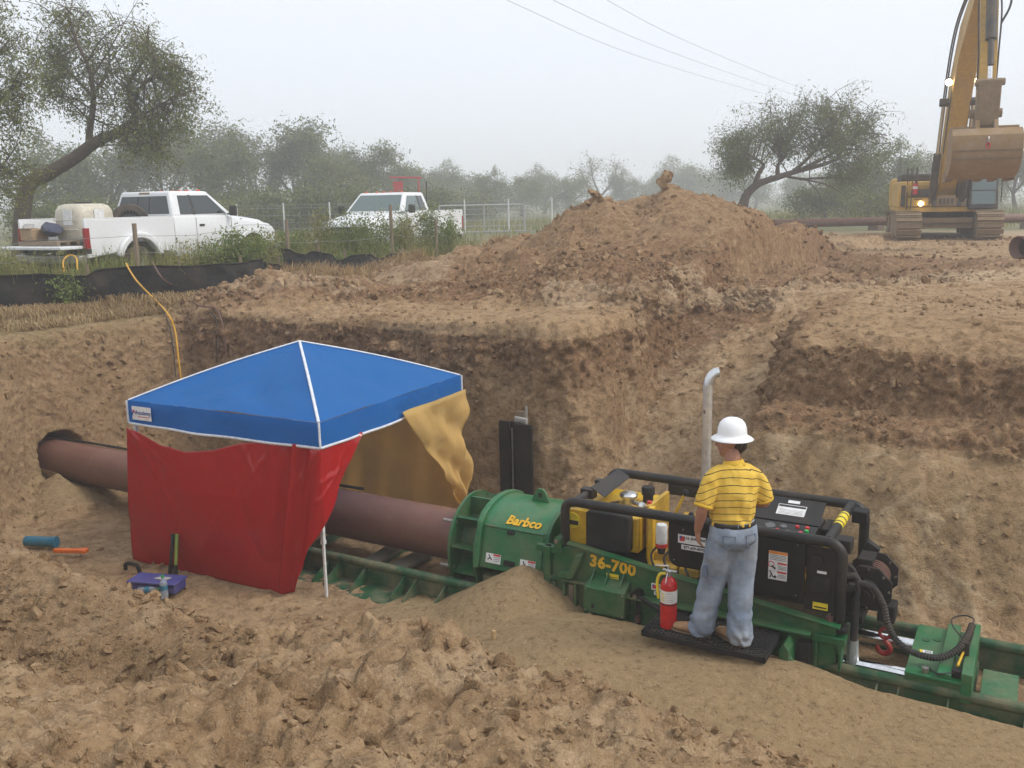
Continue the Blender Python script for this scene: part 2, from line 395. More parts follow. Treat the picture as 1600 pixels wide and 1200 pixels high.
M['hose_y'] = paint('yellow_hose', (.70, .36, .02), .5, dust=.05); M['hose_b'] = paint('brown_cord', (.13, .05, .035), .6, dust=.2); M['cord'] = paint('dark_cord', (.03, .025, .02), .7, dust=.1)
M['galv'] = paint('galvanised_wire', (.34, .34, .33), .5, .6, dust=0); M['white_pole'] = paint('white_pole', (.72, .72, .71), .4, dust=.05)
M['bark'] = paint('mesquite_bark', (.070, .048, .034), .9, dust=.15, scale=8, bump=.8); M['bark_far'] = paint('grey_bark', (.085, .070, .055), .9, dust=.1, scale=6)
M['leaf'] = leafmat('mesquite_leaf', (.080, .110, .022), (.230, .225, .062)); M['leaf2'] = leafmat('dark_leaf', (.070, .100, .022), (.190, .205, .060)); M['leaf3'] = leafmat('olive_leaf', (.095, .105, .034), (.22, .215, .085))
M['weed'] = leafmat('weed_leaf', (.085, .140, .028), (.24, .28, .080)); M['grass'] = leafmat('green_grass', (.115, .135, .034), (.36, .32, .115)); M['straw'] = leafmat('dry_straw', (.25, .155, .070), (.52, .37, .185), .2)
M['teal'] = paint('blue_plastic', (.015, .16, .26), .45, dust=.15); M['orange'] = paint('orange_plastic', (.80, .16, .02), .5, dust=.05)
M['cooler'] = paint('blue_box', (.045, .050, .22), .5, dust=.12); M['lime'] = paint('lime_handle', (.16, .24, .03), .5, dust=.1)
M['card'] = paint('cardboard', (.34, .23, .13), .8, dust=.1); M['sack'] = paint('grey_sack', (.36, .35, .33), .8, dust=.1); M['cloth_blue'] = paint('dark_blue_cloth', (.05, .06, .10), .9, dust=.1)
M['bottlecap'] = paint('green_cap', (.02, .30, .08), .4, dust=0)
t = NT('clear_plastic'); t.base((.72, .80, .86)); t.rough(.12); t.b.inputs['Transmission Weight'].default_value = .75; t.b.inputs['IOR'].default_value = 1.25; M['bottle'] = t.m
t = NT('clear_wrap'); t.base((.55, .58, .55)); t.rough(.3); t.b.inputs['Transmission Weight'].default_value = .5; M['wrap'] = t.m
M['lamp'] = glow('work_lamp', (1.0, .80, .45), 14.0)
M['led_r'] = paint('red_knob', (.62, .02, .02), .4, dust=0); M['led_g'] = paint('green_knob', (.02, .45, .08), .4, dust=0); M['gauge'] = paint('gauge_face', (.10, .10, .10), .3, dust=0)
# ------------------------------------------------------------------ terrain
def gz(X, Y):
    """level of the natural ground and the heaps on it (world z), pit not yet dug"""
    X = np.asarray(X, float); Y = np.asarray(Y, float); P = P3(X, Y); sh = X.shape
    n1 = fbm(P, .35, 3, 11).reshape(sh); n2 = fbm(P, 1.1, 4, 21).reshape(sh)
    far = 1 - S(Y, 40, 90)
    g = .10 + .32 * S(X, -3, 9) * far + (.05 * n1 + .025 * n2) * far
    wob = .22 * n1 + .15 * n2
    # main spoil heap
    def cone(cx, cy, l, r, f, b, h, pw=1.15, k=1.0):
        dx = X - cx; dy = Y - cy
        rr = np.sqrt((dx / np.where(dx < 0, l, r)) ** 2 + (dy / np.where(dy < 0, f, b)) ** 2) + wob * k
        return h * np.maximum(0, 1 - np.maximum(rr, 0) ** pw)
    heap = cone(2.75, 19.3, 5.8, 8.0, 5.6, 6, 1.55, .85, .6)
    heap = np.maximum(heap, cone(1.75, 18.6, 2.8, 2.2, 4.2, 3.4, 1.62, .9, .7))
    heap = np.maximum(heap, cone(3.2, 18.7, 2.2, 5.0, 4.4, 3.6, 1.86, .82, .6))
    heap = np.maximum(heap, cone(1.6, 15.2, 3.0, 2.2, 2.2, 3, .60, 1.4))
    heap = np.maximum(heap, cone(-.6, 18.0, 2.4, 2.4, 2.4, 2.5, .85, 1.2))
    heap = np.maximum(heap, cone(-3.7, 15.6, 1.9, 2.2, .85, 1.6, .52, 1.5))
    heap = np.maximum(heap, cone(-1.2, 15.0, 2.0, 2.4, .9, 1.6, .22, 1.5))
    heap = np.maximum(heap, cone(-2.0, 20.6, 1.6, 1.3, 1.0, 1.0, .48, 1.5))
    heap = np.maximum(heap, cone(-4.2, 19.6, 2.6, 2.2, .9, 1.0, .26, 1.5))
    g = g + heap
    # wheel ruts on the dirt road
    road = S(X, 2, 5) * (1 - S(Y, 30, 38)) * S(Y, 12.5, 14)
    g = g + road * .035 * np.sin(Y * 11 + 2.5 * n1 + X * 1.1) * S(n2, -.2, .5)
    return g, heap
def terrain(X, Y):
    X = np.asarray(X, float); Y = np.asarray(Y, float); sh = X.shape; P = P3(X, Y)
    u, v = uv_of(X, Y)
    g, heap = gz(X, Y)
    zt = g - FLOOR
    n1 = fbm(P, .8, 3, 31).reshape(sh); n2 = fbm(P, 2.3, 3, 41).reshape(sh); n3 = fbm(P, 6.0, 3, 43).reshape(sh)
    wb = .10 * n1 + .09 * n2 + .03 * n3
    wall = lambda d: np.interp(d, [-.25, 0, .12, .27, .34, .46], [0, .06, .20, .88, .975, 1])
    cham = (u + .20) * -.677 + (v - 2.45) * .736
    da, db = v - 2.20, (.66 + .03 * (v - 2.4) - u) * .95
    hh_ = np.clip(.5 + .5 * (db - da) / .7, 0, 1); d1 = db + (da - db) * hh_ - .7 * hh_ * (1 - hh_) + wb * .9
    H1 = zt * wall(d1)
    H2 = np.minimum(zt, np.interp(v + .25 * n1 + .06 * n2, [2.0, 2.6, 3.0, 5.0, 6.5], [0, .20, .42, 1.70, 2.62]))
    vv = v + .30 * n1 + .13 * n2 + .04 * n3 + .12 * np.sin(u * 1.7)
    Pm = np.interp(vv, [1.0, 1.25, 2.15, 2.40, 2.82, 3.02, 3.35, 3.9], [0, .14, 1.36, 1.62, 1.70, 2.22, 2.44, 2.62])
    H3 = np.minimum(Pm, zt) * S(u + .2 * n1 + .1 * n2, 1.8, 2.75)
    ub = np.interp(v, [-3, -2.2, -1.3, -.3, 1, 2.4], [-4.2, -5.2, -6.05, -6.6, -6.75, -6.5])
    d4 = (ub - u) * .75 + wb * .7
    H4 = (zt - .12) * wall(d4)
    zc = np.interp(u, [-7, -4, -2, 0, .8, 1.5, 2.2, 3.0, 3.7, 5.3, 7], [2.1, 2.0, 1.62, 1.36, 1.34, 1.52, 1.76, 1.66, 1.64, 1.56, 1.44])
    zd = np.interp(u, [-4, -1, .6, 1.3, 1.9, 6], [1.2, 1.05, 1.02, 1.42, 1.74, 1.70])
    zk = np.interp(u, [-4, 0, 1.2, 2, 6], [1.62, 1.58, 1.62, 1.80, 1.74])
    vn = v + .16 * n1 + .10 * n2
    H5 = np.interp(-vn, [2.35, 2.75, 3.1, 3.75, 4.05], [0, .12, .42, .84, 1.0]) * zc
    t = S(-vn, 4.05, 4.72); t2 = S(-vn, 4.78, 5.35); far = L(-vn, 5.35, 7.2)
    H5 = np.where(-vn > 4.05, np.where(-vn < 4.75, zc + (zd - zc) * t, np.where(-vn < 5.35, zd + (zk - zd) * t2, zk + (2.30 - zk) * far)), H5)
    H5 = H5 + .10 * np.maximum(0, n2) * S(-vn, 3.5, 4.2)
    # auger cuttings beside the machine
    H6 = np.maximum(0, .66 - .60 * np.sqrt((u - 1.18) ** 2 + ((v + .70) * 1.0) ** 2))
    berm = np.interp(u, [-.6, .4, 1.6, 3.2, 3.9, 4.3, 5.3, 6.0, 7.5], [0, .14, .36, .38, .33, .26, .235, .18, .16])
    bp = np.interp(v, [-3.2, -2.4, -1.75, -1.15, -.78, -.60, -.45], [.5, .75, 1.0, 1.0, .92, .35, 0])
    hump = .10 * np.exp(-((u - 3.75) / .45) ** 2 - ((v + 1.12) / .3) ** 2) + .10 * np.exp(-((u - 1.9) / .5) ** 2 - ((v + 1.5) / .4) ** 2)
    H6 = np.maximum(H6, berm * bp + hump * bp)
    H6 = H6 + .02 * n2 * (H6 > .02)
    H7 = np.maximum(0, .50 - .62 * np.sqrt((u + 6.4) ** 2 + (v + .35) ** 2))
    mud = .03 * n2 + .02 * n1 + .04
    fl = np.maximum(mud, 0.0) * np.where((v > -.75) & (v < .6) & (u > .2), .3, 1)
    Hs = np.stack([H1, H2, H3, H4, H5, H6, H7, fl]); k = np.argmax(Hs, 0); H = Hs.max(0)
    return FLOOR + np.minimum(H, np.maximum(zt, 0)), k, heap, u, v
def fields(X, Y, Z, NZ):
    P = P3(X, Y, Z); w1 = fbm(P, 1.1, 3, 151); w2 = fbm(P, 1.1, 3, 152); w3 = fbm(P, 5, 2, 153); rr = 0; tt = 0
    for ox, oy in ((.12, .04), (-.04, -.12)):
        a, b, k = fields0(X + .30 * w1 + .08 * w3 + ox, Y + .30 * w2 - .08 * w3 + oy, Z); rr = rr + a / 2; tt = tt + b / 2
    return rr, tt, k
def fields0(X, Y, Z):
    """roughness of the clods and the soil's tone at surface points"""
    _, k, heap, u, v = terrain(X, Y); zr = Z - FLOOR; P = P3(X, Y, Z)
    n = fbm(P, .9, 3, 51); m = fbm(P, 2.6, 3, 52)
    rough = np.full(len(X), .55)
    rough[k == 7] = .28; rough[k == 5] = .035; rough[k == 6] = .05; rough[k == 4] = 1.0; rough[k == 1] = .18
    rough[(k == 2)] = 1.15
    low = (k == 2) & (zr < 1.45); rough[low] = .20
    rough[k == 3] = .50; rough[k == 0] = (.38 + .7 * S(zr, 1.3, 1.9))[k == 0]
    top = (zr > 2.3) & (k < 4); rough[top] = .32
    rough = np.where(top & (heap > .08), 1.0, rough); rough = rough * (1 + .5 * n)
    r = np.zeros(len(X)); g = np.zeros(len(X)); b = np.zeros(len(X))
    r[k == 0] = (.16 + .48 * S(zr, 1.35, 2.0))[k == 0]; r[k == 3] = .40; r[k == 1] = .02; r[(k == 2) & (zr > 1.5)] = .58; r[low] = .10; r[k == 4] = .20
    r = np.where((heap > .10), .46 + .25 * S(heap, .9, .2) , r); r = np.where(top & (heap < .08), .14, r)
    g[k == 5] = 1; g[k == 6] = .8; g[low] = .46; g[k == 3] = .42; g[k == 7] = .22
    face = (k == 4) * S(u, 1.5, .9) * S(-v, 3.9, 4.2) * S(-v, 5.1, 4.75); rough = rough * (1 - .65 * face); r = r + .30 * face; g = np.maximum(g, .45 * face)  # smooth sandy ridge face, browned to stand in for its shade
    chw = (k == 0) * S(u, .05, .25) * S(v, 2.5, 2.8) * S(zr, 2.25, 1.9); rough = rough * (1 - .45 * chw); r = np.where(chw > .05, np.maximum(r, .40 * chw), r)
    d = (Y - (14.2 + .28 * (X - 2))) / 1.3                     # the pale trodden lane past the heap
    b = np.where(top & (heap < .35) & (X > .5), .50 * np.exp(-d * d) + .22 * S(X, 6, 11), b); b = np.where(k == 4, .18 + .3 * m, b)
    b = np.where(low, .12 + .85 * (np.abs(np.sin(v * 7 + u * 1.6 + 5.5 * n)) > .90) * S(m, -.15, .15), b); b = np.where(top & (X < -1) & (heap > .2), .40, b)
    b = np.where(k == 3, .12 + .2 * m, b); b = np.where((k == 1) & (zr < 2.35), .34 - .2 * S(zr, 1.6, 2.3), b); r = np.where((k == 2) & (u < 3.0) & (zr > .5), np.maximum(r, .52), r)
    rimg = S(-u, 6.6, 7.6) * S(Z, -.45, -.05) * (heap < .1)
    gr = np.maximum(S(-X - .18 * (Y - 16) , 4.6, 5.6) * S(Y, 15.8, 16.8), 0) * (heap < .12) * (Z > -.4)
    gr = np.maximum(gr, S(Y + .15 * X, 33.5, 35)); rough = rough * (1 - .6 * gr)
    return np.clip(rough, .03, 1.3), np.stack([np.clip(r, 0, 1), np.clip(g, 0, 1), np.clip(b, 0, 1), np.clip(np.maximum(gr, .8 * rimg), 0, 1)], 1), k
def lumps(P, rough, fine=True):
    d = .10 * fbm(P, 2.0, 4, 61) * rough - .03 * rough
    wq = np.stack([fbm(P, 7, 3, 5), fbm(P, 7, 3, 6), fbm(P, 7, 3, 7)], 1)
    patch = S(fbm(P, 1.0, 3, 63), -.25, .35)
    d = d + rough ** 1.2 * (.4 + .6 * patch) * (1.05 * .19 * cells(P + .05 * wq, .19, 70, .62))
    d = d + S(rough, .6, 1.0) * patch * 1.0 * .40 * cells(P + .10 * wq, .40, 90, .55) * .75
    if fine: d = d + rough * (.5 + .5 * patch) * (1.35 * .085 * cells(P + .018 * wq, .085, 80, .85)) + .045 * fbm(P, 13, 3, 62) * (.10 + rough)
    return d

# the pit and the bank in front of it: one solid of earth, skinned evenly so that walls carry as much relief as floors
AX0, AX1, AY0, AY1 = -10.0, 8.6, 1.8, 16.2
xs = np.linspace(AX0, AX1, 400); ys = np.linspace(AY0, AY1, 312)
gx, gy = np.meshgrid(xs, ys); H, *_ = terrain(gx, gy)
nx, ny = len(xs), len(ys)
V = np.concatenate([P3(gx, gy, H), P3(gx, gy, np.full_like(gx, -3.0))])
idx = np.arange(nx * ny).reshape(ny, nx); N = nx * ny
q = np.stack([idx[:-1, :-1], idx[:-1, 1:], idx[1:, 1:], idx[1:, :-1]], -1).reshape(-1, 4)
edge = np.concatenate([idx[0, :], idx[1:, -1], idx[-1, -2::-1], idx[-2:0:-1, 0]]); e2 = np.roll(edge, -1)
side = np.stack([edge + N, e2 + N, e2, edge], 1)
me = np_mesh('tmp', V, np.concatenate([q, q[:, ::-1] + N, side]))
tmp = bpy.data.objects.new('tmp', me); COL.objects.link(tmp)
rm = tmp.modifiers.new('r', 'REMESH'); rm.mode = 'VOXEL'; rm.voxel_size = .031
pit_me = bpy.data.meshes.new_from_object(tmp.evaluated_get(bpy.context.evaluated_depsgraph_get()))
bpy.data.objects.remove(tmp)
bm = bmesh.new(); bm.from_mesh(pit_me)
bmesh.ops.delete(bm, geom=[v_ for v_ in bm.verts if v_.co.z < -2.55 or v_.co.x < AX0 + .02 or v_.co.x > AX1 - .02 or v_.co.y < AY0 + .02 or v_.co.y > AY1 - .02], context='VERTS')
bm.to_mesh(pit_me); bm.free()
A = co(pit_me); NRM = normals(pit_me)
rough, tone, _ = fields(A[:, 0], A[:, 1], A[:, 2], NRM[:, 2])
fade = 1.0
disp = lumps(A, rough) * fade
# vertical gouges of the digging bucket on the steep faces
st = S(1 - np.abs(NRM[:, 2]), .35, .75); uu, vv_ = uv_of(A[:, 0], A[:, 1])
disp += st * fade * (.055 * fbm(np.stack([uu * 2.4, vv_ * 2.4, A[:, 2] * .35], 1), 1.0, 4, 91) + .05 * np.maximum(0, fbm(A, 1.9, 4, 92)) * rough)
# the bore: the casing runs into a hole a little wider than itself
A = A + NRM * disp[:, None]; ub_, vb_ = uv_of(A[:, 0], A[:, 1]); rr_ = np.hypot(vb_, A[:, 2] - FLOOR - .54)
A = A - (S(rr_, .40, .33) * S(-ub_, 6.0, 6.25) * .9)[:, None] * np.array([AU.x, AU.y, 0])
setco(pit_me, A)
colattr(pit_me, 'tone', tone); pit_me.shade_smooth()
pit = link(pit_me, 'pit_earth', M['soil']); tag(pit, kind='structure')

# yard, heap and land beyond
def sheet(xs, ys, fine):
    gx, gy = np.meshgrid(xs, ys); H, *_ = terrain(gx, gy); P = P3(gx, gy, H)
    ro = to = None
    if fine:
        ro, to, _ = fields(P[:, 0], P[:, 1], P[:, 2], None)
        _, hp = gz(P[:, 0], P[:, 1])
        P[:, 2] += lumps(P, ro, True)
        P[:, 2] += S(hp, .08, .5) * (.30 * fbm(P, .9, 4, 66) - .10 * np.abs(fbm(P * np.array([1, .5, 1]), 1.3, 3, 67)))
    idx = np.arange(len(xs) * len(ys)).reshape(len(ys), len(xs))
    return P, np.stack([idx[:-1, :-1], idx[:-1, 1:], idx[1:, 1:], idx[1:, :-1]], -1).reshape(-1, 4), to, ro
P, F, to, YR = sheet(np.linspace(-9.5, 17, 330), np.linspace(AY1 - .6, 31, 240), True)
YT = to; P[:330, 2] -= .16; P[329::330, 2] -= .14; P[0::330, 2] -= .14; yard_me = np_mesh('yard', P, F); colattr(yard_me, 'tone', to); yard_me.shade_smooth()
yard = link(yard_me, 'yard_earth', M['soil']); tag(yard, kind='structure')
VV, FF = [], []; n0 = 0
for xs_, ys_ in ((np.linspace(-60, -9.3, 80), np.linspace(1.7, 31, 60)), (np.linspace(16.7, 60, 40), np.linspace(AY1 - .1, 31, 30)), (np.linspace(AX1 - .9, 60, 62), np.linspace(1.7, AY1 + 2.2, 44)),
                 (np.linspace(-60, 60, 40), np.linspace(-30, 1.86, 20)), (np.linspace(-1500, 1500, 120), np.concatenate([np.linspace(30.2, 120, 50), np.linspace(130, 1800, 30)])),
                 (np.linspace(-1500, -59.9, 20), np.linspace(-30, 31, 8)), (np.linspace(59.9, 1500, 20), np.linspace(-30, 31, 8))):
    P, F, _, _ = sheet(xs_, ys_, False); P[:, 2] -= .07; VV.append(P); FF.append(F + n0); n0 += len(P)
gme = np_mesh('ground', np.concatenate(VV), np.concatenate(FF)); gme.shade_smooth()
t = NT('rough_pasture'); gpos = t.new('NewGeometry').outputs['Position']; a = t.noise(gpos, .12, 5, .6); b = t.noise(gpos, 1.7, 5, .6)
col = t.mix(t.step(b, .3, .7), (.060, .080, .026), (.155, .145, .055)); col = t.mix(t.math('MULTIPLY', t.step(a, .45, .65), .7), col, (.21, .165, .085))
sx = t.new('SeparateXYZ'); t.ln(gpos, sx.inputs[0])
bare = t.math('MULTIPLY', t.step(sx.outputs[0], 5.5, 8.5), t.step(sx.outputs[1], 36, 31)); col = t.mix(bare, col, (.33, .24, .145))
t.base(col); t.rough(.95); t.bump(b, .6, .08); M['pasture'] = t.m
ground = link(gme, 'ground', M['pasture']); tag(ground, kind='structure')

# ------------------------------------------------------------------ clods
def ico(sub, seed, rough=.35):
    bm = bmesh.new(); bmesh.ops.create_icosphere(bm, subdivisions=sub, radius=1.0)
    V = np.array([v.co[:] for v in bm.verts]); F = np.array([[v.index for v in f.verts] for f in bm.faces]); bm.free()
    d = 1 + rough * fbm(V + seed * 3.7, 1.1, 3, seed) + .5 * rough * fbm(V + seed, 3.3, 2, seed + 9)
    V = V * d[:, None]; rr_ = np.random.default_rng(seed)
    for _k in range(11):
        nn = rr_.normal(size=3); nn /= np.linalg.norm(nn); c_ = rr_.uniform(.36, .72); ex = np.maximum(0, V @ nn - c_); V = V - ex[:, None] * nn * .92
    V = V * np.array([1, .85 + .3 * (seed % 3) / 3, .68]); return V, F
BIG = [ico(3, s, .55) for s in range(1, 9)]; MIDC = [ico(2, s, .5) for s in range(11, 19)]; MID1 = [ico(1, s, .6) for s in range(31, 39)]; SML = [ico(0 + 1, s, .4) for s in range(21, 24)]
def proj(P):
    d = P - np.array(EYE); D = d @ np.array(fw); return 800 + FPX * (d @ np.array(rt)) / D, 600 - FPX * (d @ np.array(up)) / D, D
SURF = [(co(pit_me), normals(pit_me), rough, tone), (co(yard_me), normals(yard_me), YR, YT)]
PT = np.concatenate([s_[0] for s_ in SURF]); PN = np.concatenate([s_[1] for s_ in SURF]); PR = np.concatenate([s_[2] for s_ in SURF]); PTN = np.concatenate([s_[3] for s_ in SURF])
px, py, pd = proj(PT); inside = (px > -40) & (px < 1640) & (py > 250) & (py < 1230) & (pd > 1)
_, hp_ = gz(PT[:, 0], PT[:, 1]); _, kk, _, PU, PV = terrain(PT[:, 0], PT[:, 1])
grassz = (PT[:, 0] < -4.5) & (PT[:, 1] > 15.5) & (hp_ < .12)
keepout = (kk == 5) & (PTN[:, 1] > .9)
track = (PU > -6) & (PV > -.95) & (PV < .65)
clump = np.clip(fbm(PT, 1.3, 3, 77) * 2.2 + .25, 0.02, 1)
wgt = inside * np.clip(PR, .05, 1.2) ** 2 * clump * (~grassz) * np.where(keepout, .02, 1) * (~track) * (pd ** .7) * (PN[:, 2] > .15)
# the heap's foot and the bank's crest carry the big lumps
wgt *= 1 + 4 * ((hp_ > .05) & (hp_ < .9) & (PT[:, 1] < 19)) + 1.5 * (kk == 4) + 1.0 * ((kk == 2) & (PT[:, 2] - FLOOR > 1.4)) + .4 * (kk == 1)
wgt /= wgt.sum()
def place(n, w): return rng.choice(len(PT), n, p=w)
CLODM = []
for i, (V_, F_) in enumerate(BIG):
    me = np_mesh('clod', V_, F_); colattr(me, 'tone', np.repeat(np.array([[(.15, .3, .5, .62)[i % 4], (0, .2)[i % 2], (.35, .1, .15)[i % 3], 0]]), len(V_), 0)); me.shade_smooth(); me.set_sharp_from_angle(angle=R(26)); me.materials.append(M['clod']); CLODM.append(me)
for n_, par in ((260, None),):
    for i in place(n_, wgt):
        s_ = float(np.clip(rng.lognormal(math.log(.0046 * pd[i] ** 1.0), .35), .03, .13))
        if kk[i] == 4: s_ *= 1.0
        o = bpy.data.objects.new('clod', CLODM[rng.integers(8)]); COL.objects.link(o)
        o.parent = pit if PT[i, 1] < AY1 - .05 else yard
        p = PT[i] + PN[i] * s_ * .12; o.location = p; o.scale = (s_,) * 3; o.rotation_euler = rng.uniform(0, 6.28, 3) * np.array([.3, .3, 1])
for cx_, cy_, sz_ in ((1.72, 18.5, .16), (1.92, 18.4, .12), (1.55, 18.3, .11), (1.80, 18.3, .13), (3.02, 18.5, .15), (3.12, 18.45, .13), (3.05, 18.45, .17)):
    o = bpy.data.objects.new('clod', CLODM[rng.integers(8)]); COL.objects.link(o); o.parent = yard; zz_ = float(terrain(np.array([cx_]), np.array([cy_]))[0][0])
    o.location = (cx_, cy_, zz_ + sz_ * (.25 if cx_ < 3.04 else .75)); o.scale = (sz_, sz_, sz_ * (1 if cx_ < 3 else 1.5)); o.rotation_euler = rng.uniform(0, 1.0, 3)
def strew(name, n, shapes, smin, smax, w, parent):
    ids = place(n, w); VV, FF, TT = [], [], []; n0 = 0
    for i in ids:
        V_, F_ = shapes[rng.integers(len(shapes))]; s_ = smin + (smax - smin) * rng.random() ** 2.5; s_ *= (pd[i] / 8) ** .6
        e = Euler(rng.uniform(0, 6.28, 3)).to_matrix(); VV.append((V_ * s_) @ np.array(e).T + PT[i] + PN[i] * s_ * .1); FF.append(F_ + n0); n0 += len(V_)
        TT.append(np.repeat(PTN[i][None] * np.array([1, 1, 1, 0]), len(V_), 0))
    me = np_mesh(name, np.concatenate(VV), np.concatenate(FF)); colattr(me, 'tone', np.concatenate(TT)); me.shade_smooth(); me.set_sharp_from_angle(angle=R(24))
    o = link(me, name, M['clod'], parent); return tag(o, kind='stuff')
w2 = inside * np.clip(PR, .03, 1.2) * (clump + .15) * (~grassz) * (~track) * (pd ** 1.0) * (PN[:, 2] > .1) * np.where(keepout, .15, 1); w2 /= w2.sum()
strew('small_clod_litter', 9000, MID1, .014, .060, w2, pit)
near = inside * (kk == 4) * (.25 + clump) * (PN[:, 2] > .05) * (pd < 7.5); near = near / near.sum()
strew('bank_clod_litter', 2200, MIDC, .012, .075, near * 1.0, pit)
strew('bank_lump_litter', 260, BIG, .035, .10, near, pit)
strew('bank_crumb_litter', 9000, MID1, .004, .024, near, pit)
w3 = inside * (.12 + np.clip(PR, .03, 1.0)) * (~grassz) * (PN[:, 2] > .1) * (~track | (PV < -.8)); w3 /= w3.sum()
strew('crumb_litter', 7000, SML, .006, .020, w3, pit)
# ------------------------------------------------------------------ casing pipe, boring track and the boring machine (u, v, z)
AXZ = .512
t_ = pit_thing('casing_pipe', 'brown coated steel casing pipe running under the canopy into the earth wall', 'pipe', (0, 0, .23))
mb = MB()
for r0_, r1_ in ((.275, .255),):
    mb.tube([(-8.2, 0, AXZ), (-5.6, 0, AXZ), (-3, 0, AXZ), (.30, 0, AXZ)], r0_, 48, caps=True)
mb.build('pipe_shell', M['rust_pipe'], t_)
for u_ in (-5.9, -2.6):
    MB().tube([(u_ - .012, 0, AXZ), (u_, 0, AXZ), (u_ + .012, 0, AXZ)], [.276, .281, .276], 48, caps=False).build('weld_bead', M['rust_pipe'], t_)
MB().tube(bez([(-7.6, .06, AXZ + .298), (-6, .07, AXZ + .296), (-4.2, .08, AXZ + .296), (-1.4, .12, AXZ + .288)], 12), .018, 8).build('water_line', M['black_dull'], t_)

trk = pit_thing('boring_track', 'long green steel track carrying the boring machine along the pit floor', 'track', (0, 0, 0))
for u0_, u1_ in ((-4.2, .62), (.62, 3.6), (3.6, 7.6)):
    for s_, v0_ in ((-1, -.58), (1, .44)):
        mb = MB(); a_, b_ = u0_ + .006, u1_ - .006
        mb.box((a_, v0_ - .02, .03), (b_, v0_ + .02, .225)); mb.box((a_, min(v0_, v0_ + s_ * .33) - .03, .0), (b_, max(v0_, v0_ + s_ * .33) + .03, .03))
        mb.tube([(a_, v0_, .245), (b_, v0_, .245)], .046, 12); mb.build('rail', M['green_dirty'], trk, bev=.004)
        for i in range(int((b_ - a_) / .52)):
            for du in (0, .16) if i % 2 else (0,):
                uu_ = a_ + .25 + i * .52 + du
                MB().prism([(v0_ + s_ * .02, .03), (v0_ + s_ * .31, .03), (v0_ + s_ * .29, .075), (v0_ + s_ * .02, .215)], 'x', uu_ - .007, uu_ + .007).build('gusset', M['green_dirty'], trk)
for i in range(12):
    u_ = -4.0 + i * 1.0
    MB().box((u_ - .06, -.55, .012), (u_ + .06, .41, .10)).build('cross_member', M['green_dirty'], trk, bev=.006)
MB().box((5.10, -.52, .155), (5.36, .10, .172)).build('deck_plate', M['plate'], trk, bev=.003)
MB().box((5.62, -.52, .150), (5.98, .38, .168)).build('deck_plate', M['plate'], trk, bev=.003)
for (u_, r_, w_) in ((-1.0, .10, .2), (-.62, -.06, .22), (.18, .16, .16)):
    p_ = pit_thing('timber_plank', 'dirty grey timber plank laid across the green track ' + ('beside the red plastic sheet' if u_ == -1.0 else 'halfway between red sheet and green ring' if u_ == -.62 else 'next to the green casing ring'), 'plank', (u_, -.1, .10), 'planks across the track')
    MB().box((-w_ / 2, -.36, .0), (w_ / 2, .42, .045), Matrix.Translation((u_, -.1, .105)) @ Matrix.Rotation(r_, 4, 'Z')).build('board', M['timber'], p_, bev=.006)

mc = pit_thing('auger_boring_machine', 'green and black auger boring machine with yellow tank and tall exhaust stack', 'machine', (2.2, 0, 0))
# casing adapter ring
mb = MB()
for uu_, ro_, ri_, th_ in ((.20, .52, .29, .03), (.52, .54, .30, .03)):
    Mx = Matrix.Translation((uu_, 0, AXZ)) @ Matrix.Rotation(R(90), 4, 'Y')
    mb.lathe([(ri_, -th_ / 2), (ro_, -th_ / 2), (ro_, th_ / 2), (ri_, th_ / 2), (ri_, -th_ / 2)], 40, Mx)
ring = mb.build('casing_ring', M['green'], mc)
MB().tube([(.2, 0, AXZ), (.55, 0, AXZ)], .31, 36).build('ring_sleeve', M['green_dirty'], ring)
for k in range(10):
    a_ = R(k * 36 + 8); Mx = Matrix.Translation((0, 0, AXZ)) @ Matrix.Rotation(a_, 4, 'X')
    MB().box((.215, -.012, .30), (.505, .012, .50), Mx).build('rib', M['green'], ring)
for a_ in (200, 232, 140):
    MB().tube([(.05, .47 * math.cos(R(a_)), AXZ + .47 * math.sin(R(a_))), (.22, .47 * math.cos(R(a_)), AXZ + .47 * math.sin(R(a_)))], .017, 8).build('clamp_bolt', M['steel'], ring)
# hood
sec = [(-.54, .46), (-.53, .50), (-.435, .88), (-.36, .955), (-.25, 1.005), (-.12, 1.035), (0, 1.045), (.12, 1.035), (.25, 1.005), (.36, .955), (.435, .88), (.53, .5), (.53, .40), (.3, .36), (-.3, .36)]
hood = MB().prism(sec, 'x', .56, 1.32).build('cutting_hood', M['green_light'], mc, bev=.008)
sec2 = [(v_ * 1.06, AXZ + (z_ - AXZ) * 1.055) for v_, z_ in sec]
MB().prism(sec2, 'x', .525, .585).build('end_flange', M['green_light'], hood, bev=.006); MB().prism(sec2, 'x', 1.31, 1.35).build('end_flange', M['green'], hood, bev=.006)
def on_slope(u_, z_, off=.004):
    k_ = (z_ - .5) / (.88 - .5); n_ = Vector((0, -.38, .095)).normalized() ; n_ = Vector((0, -.97, .24))
    return Vector((u_, -.53 + k_ * .095, z_)) + n_ * off
SL = Vector((0, .095, .38)).normalized()
def quad_plate(name, m, par, c, w, h, off, th, xd=(1, 0, 0), yd=None, bev=0):
    X_ = Vector(xd).normalized(); Y_ = Vector(yd if yd is not None else SL).normalized(); Z_ = X_.cross(Y_)
    c = Vector(c); Mx = Matrix(((X_.x, Y_.x, Z_.x, c.x), (X_.y, Y_.y, Z_.y, c.y), (X_.z, Y_.z, Z_.z, c.z), (0, 0, 0, 1)))
    return MB().box((-w / 2, -h / 2, off), (w / 2, h / 2, off + th), Mx).build(name, m, par, bev=bev)
lid = quad_plate('hood_door', M['green_light'], hood, on_slope(.95, .685, 0), .66, .36, .002, .014, bev=.004)
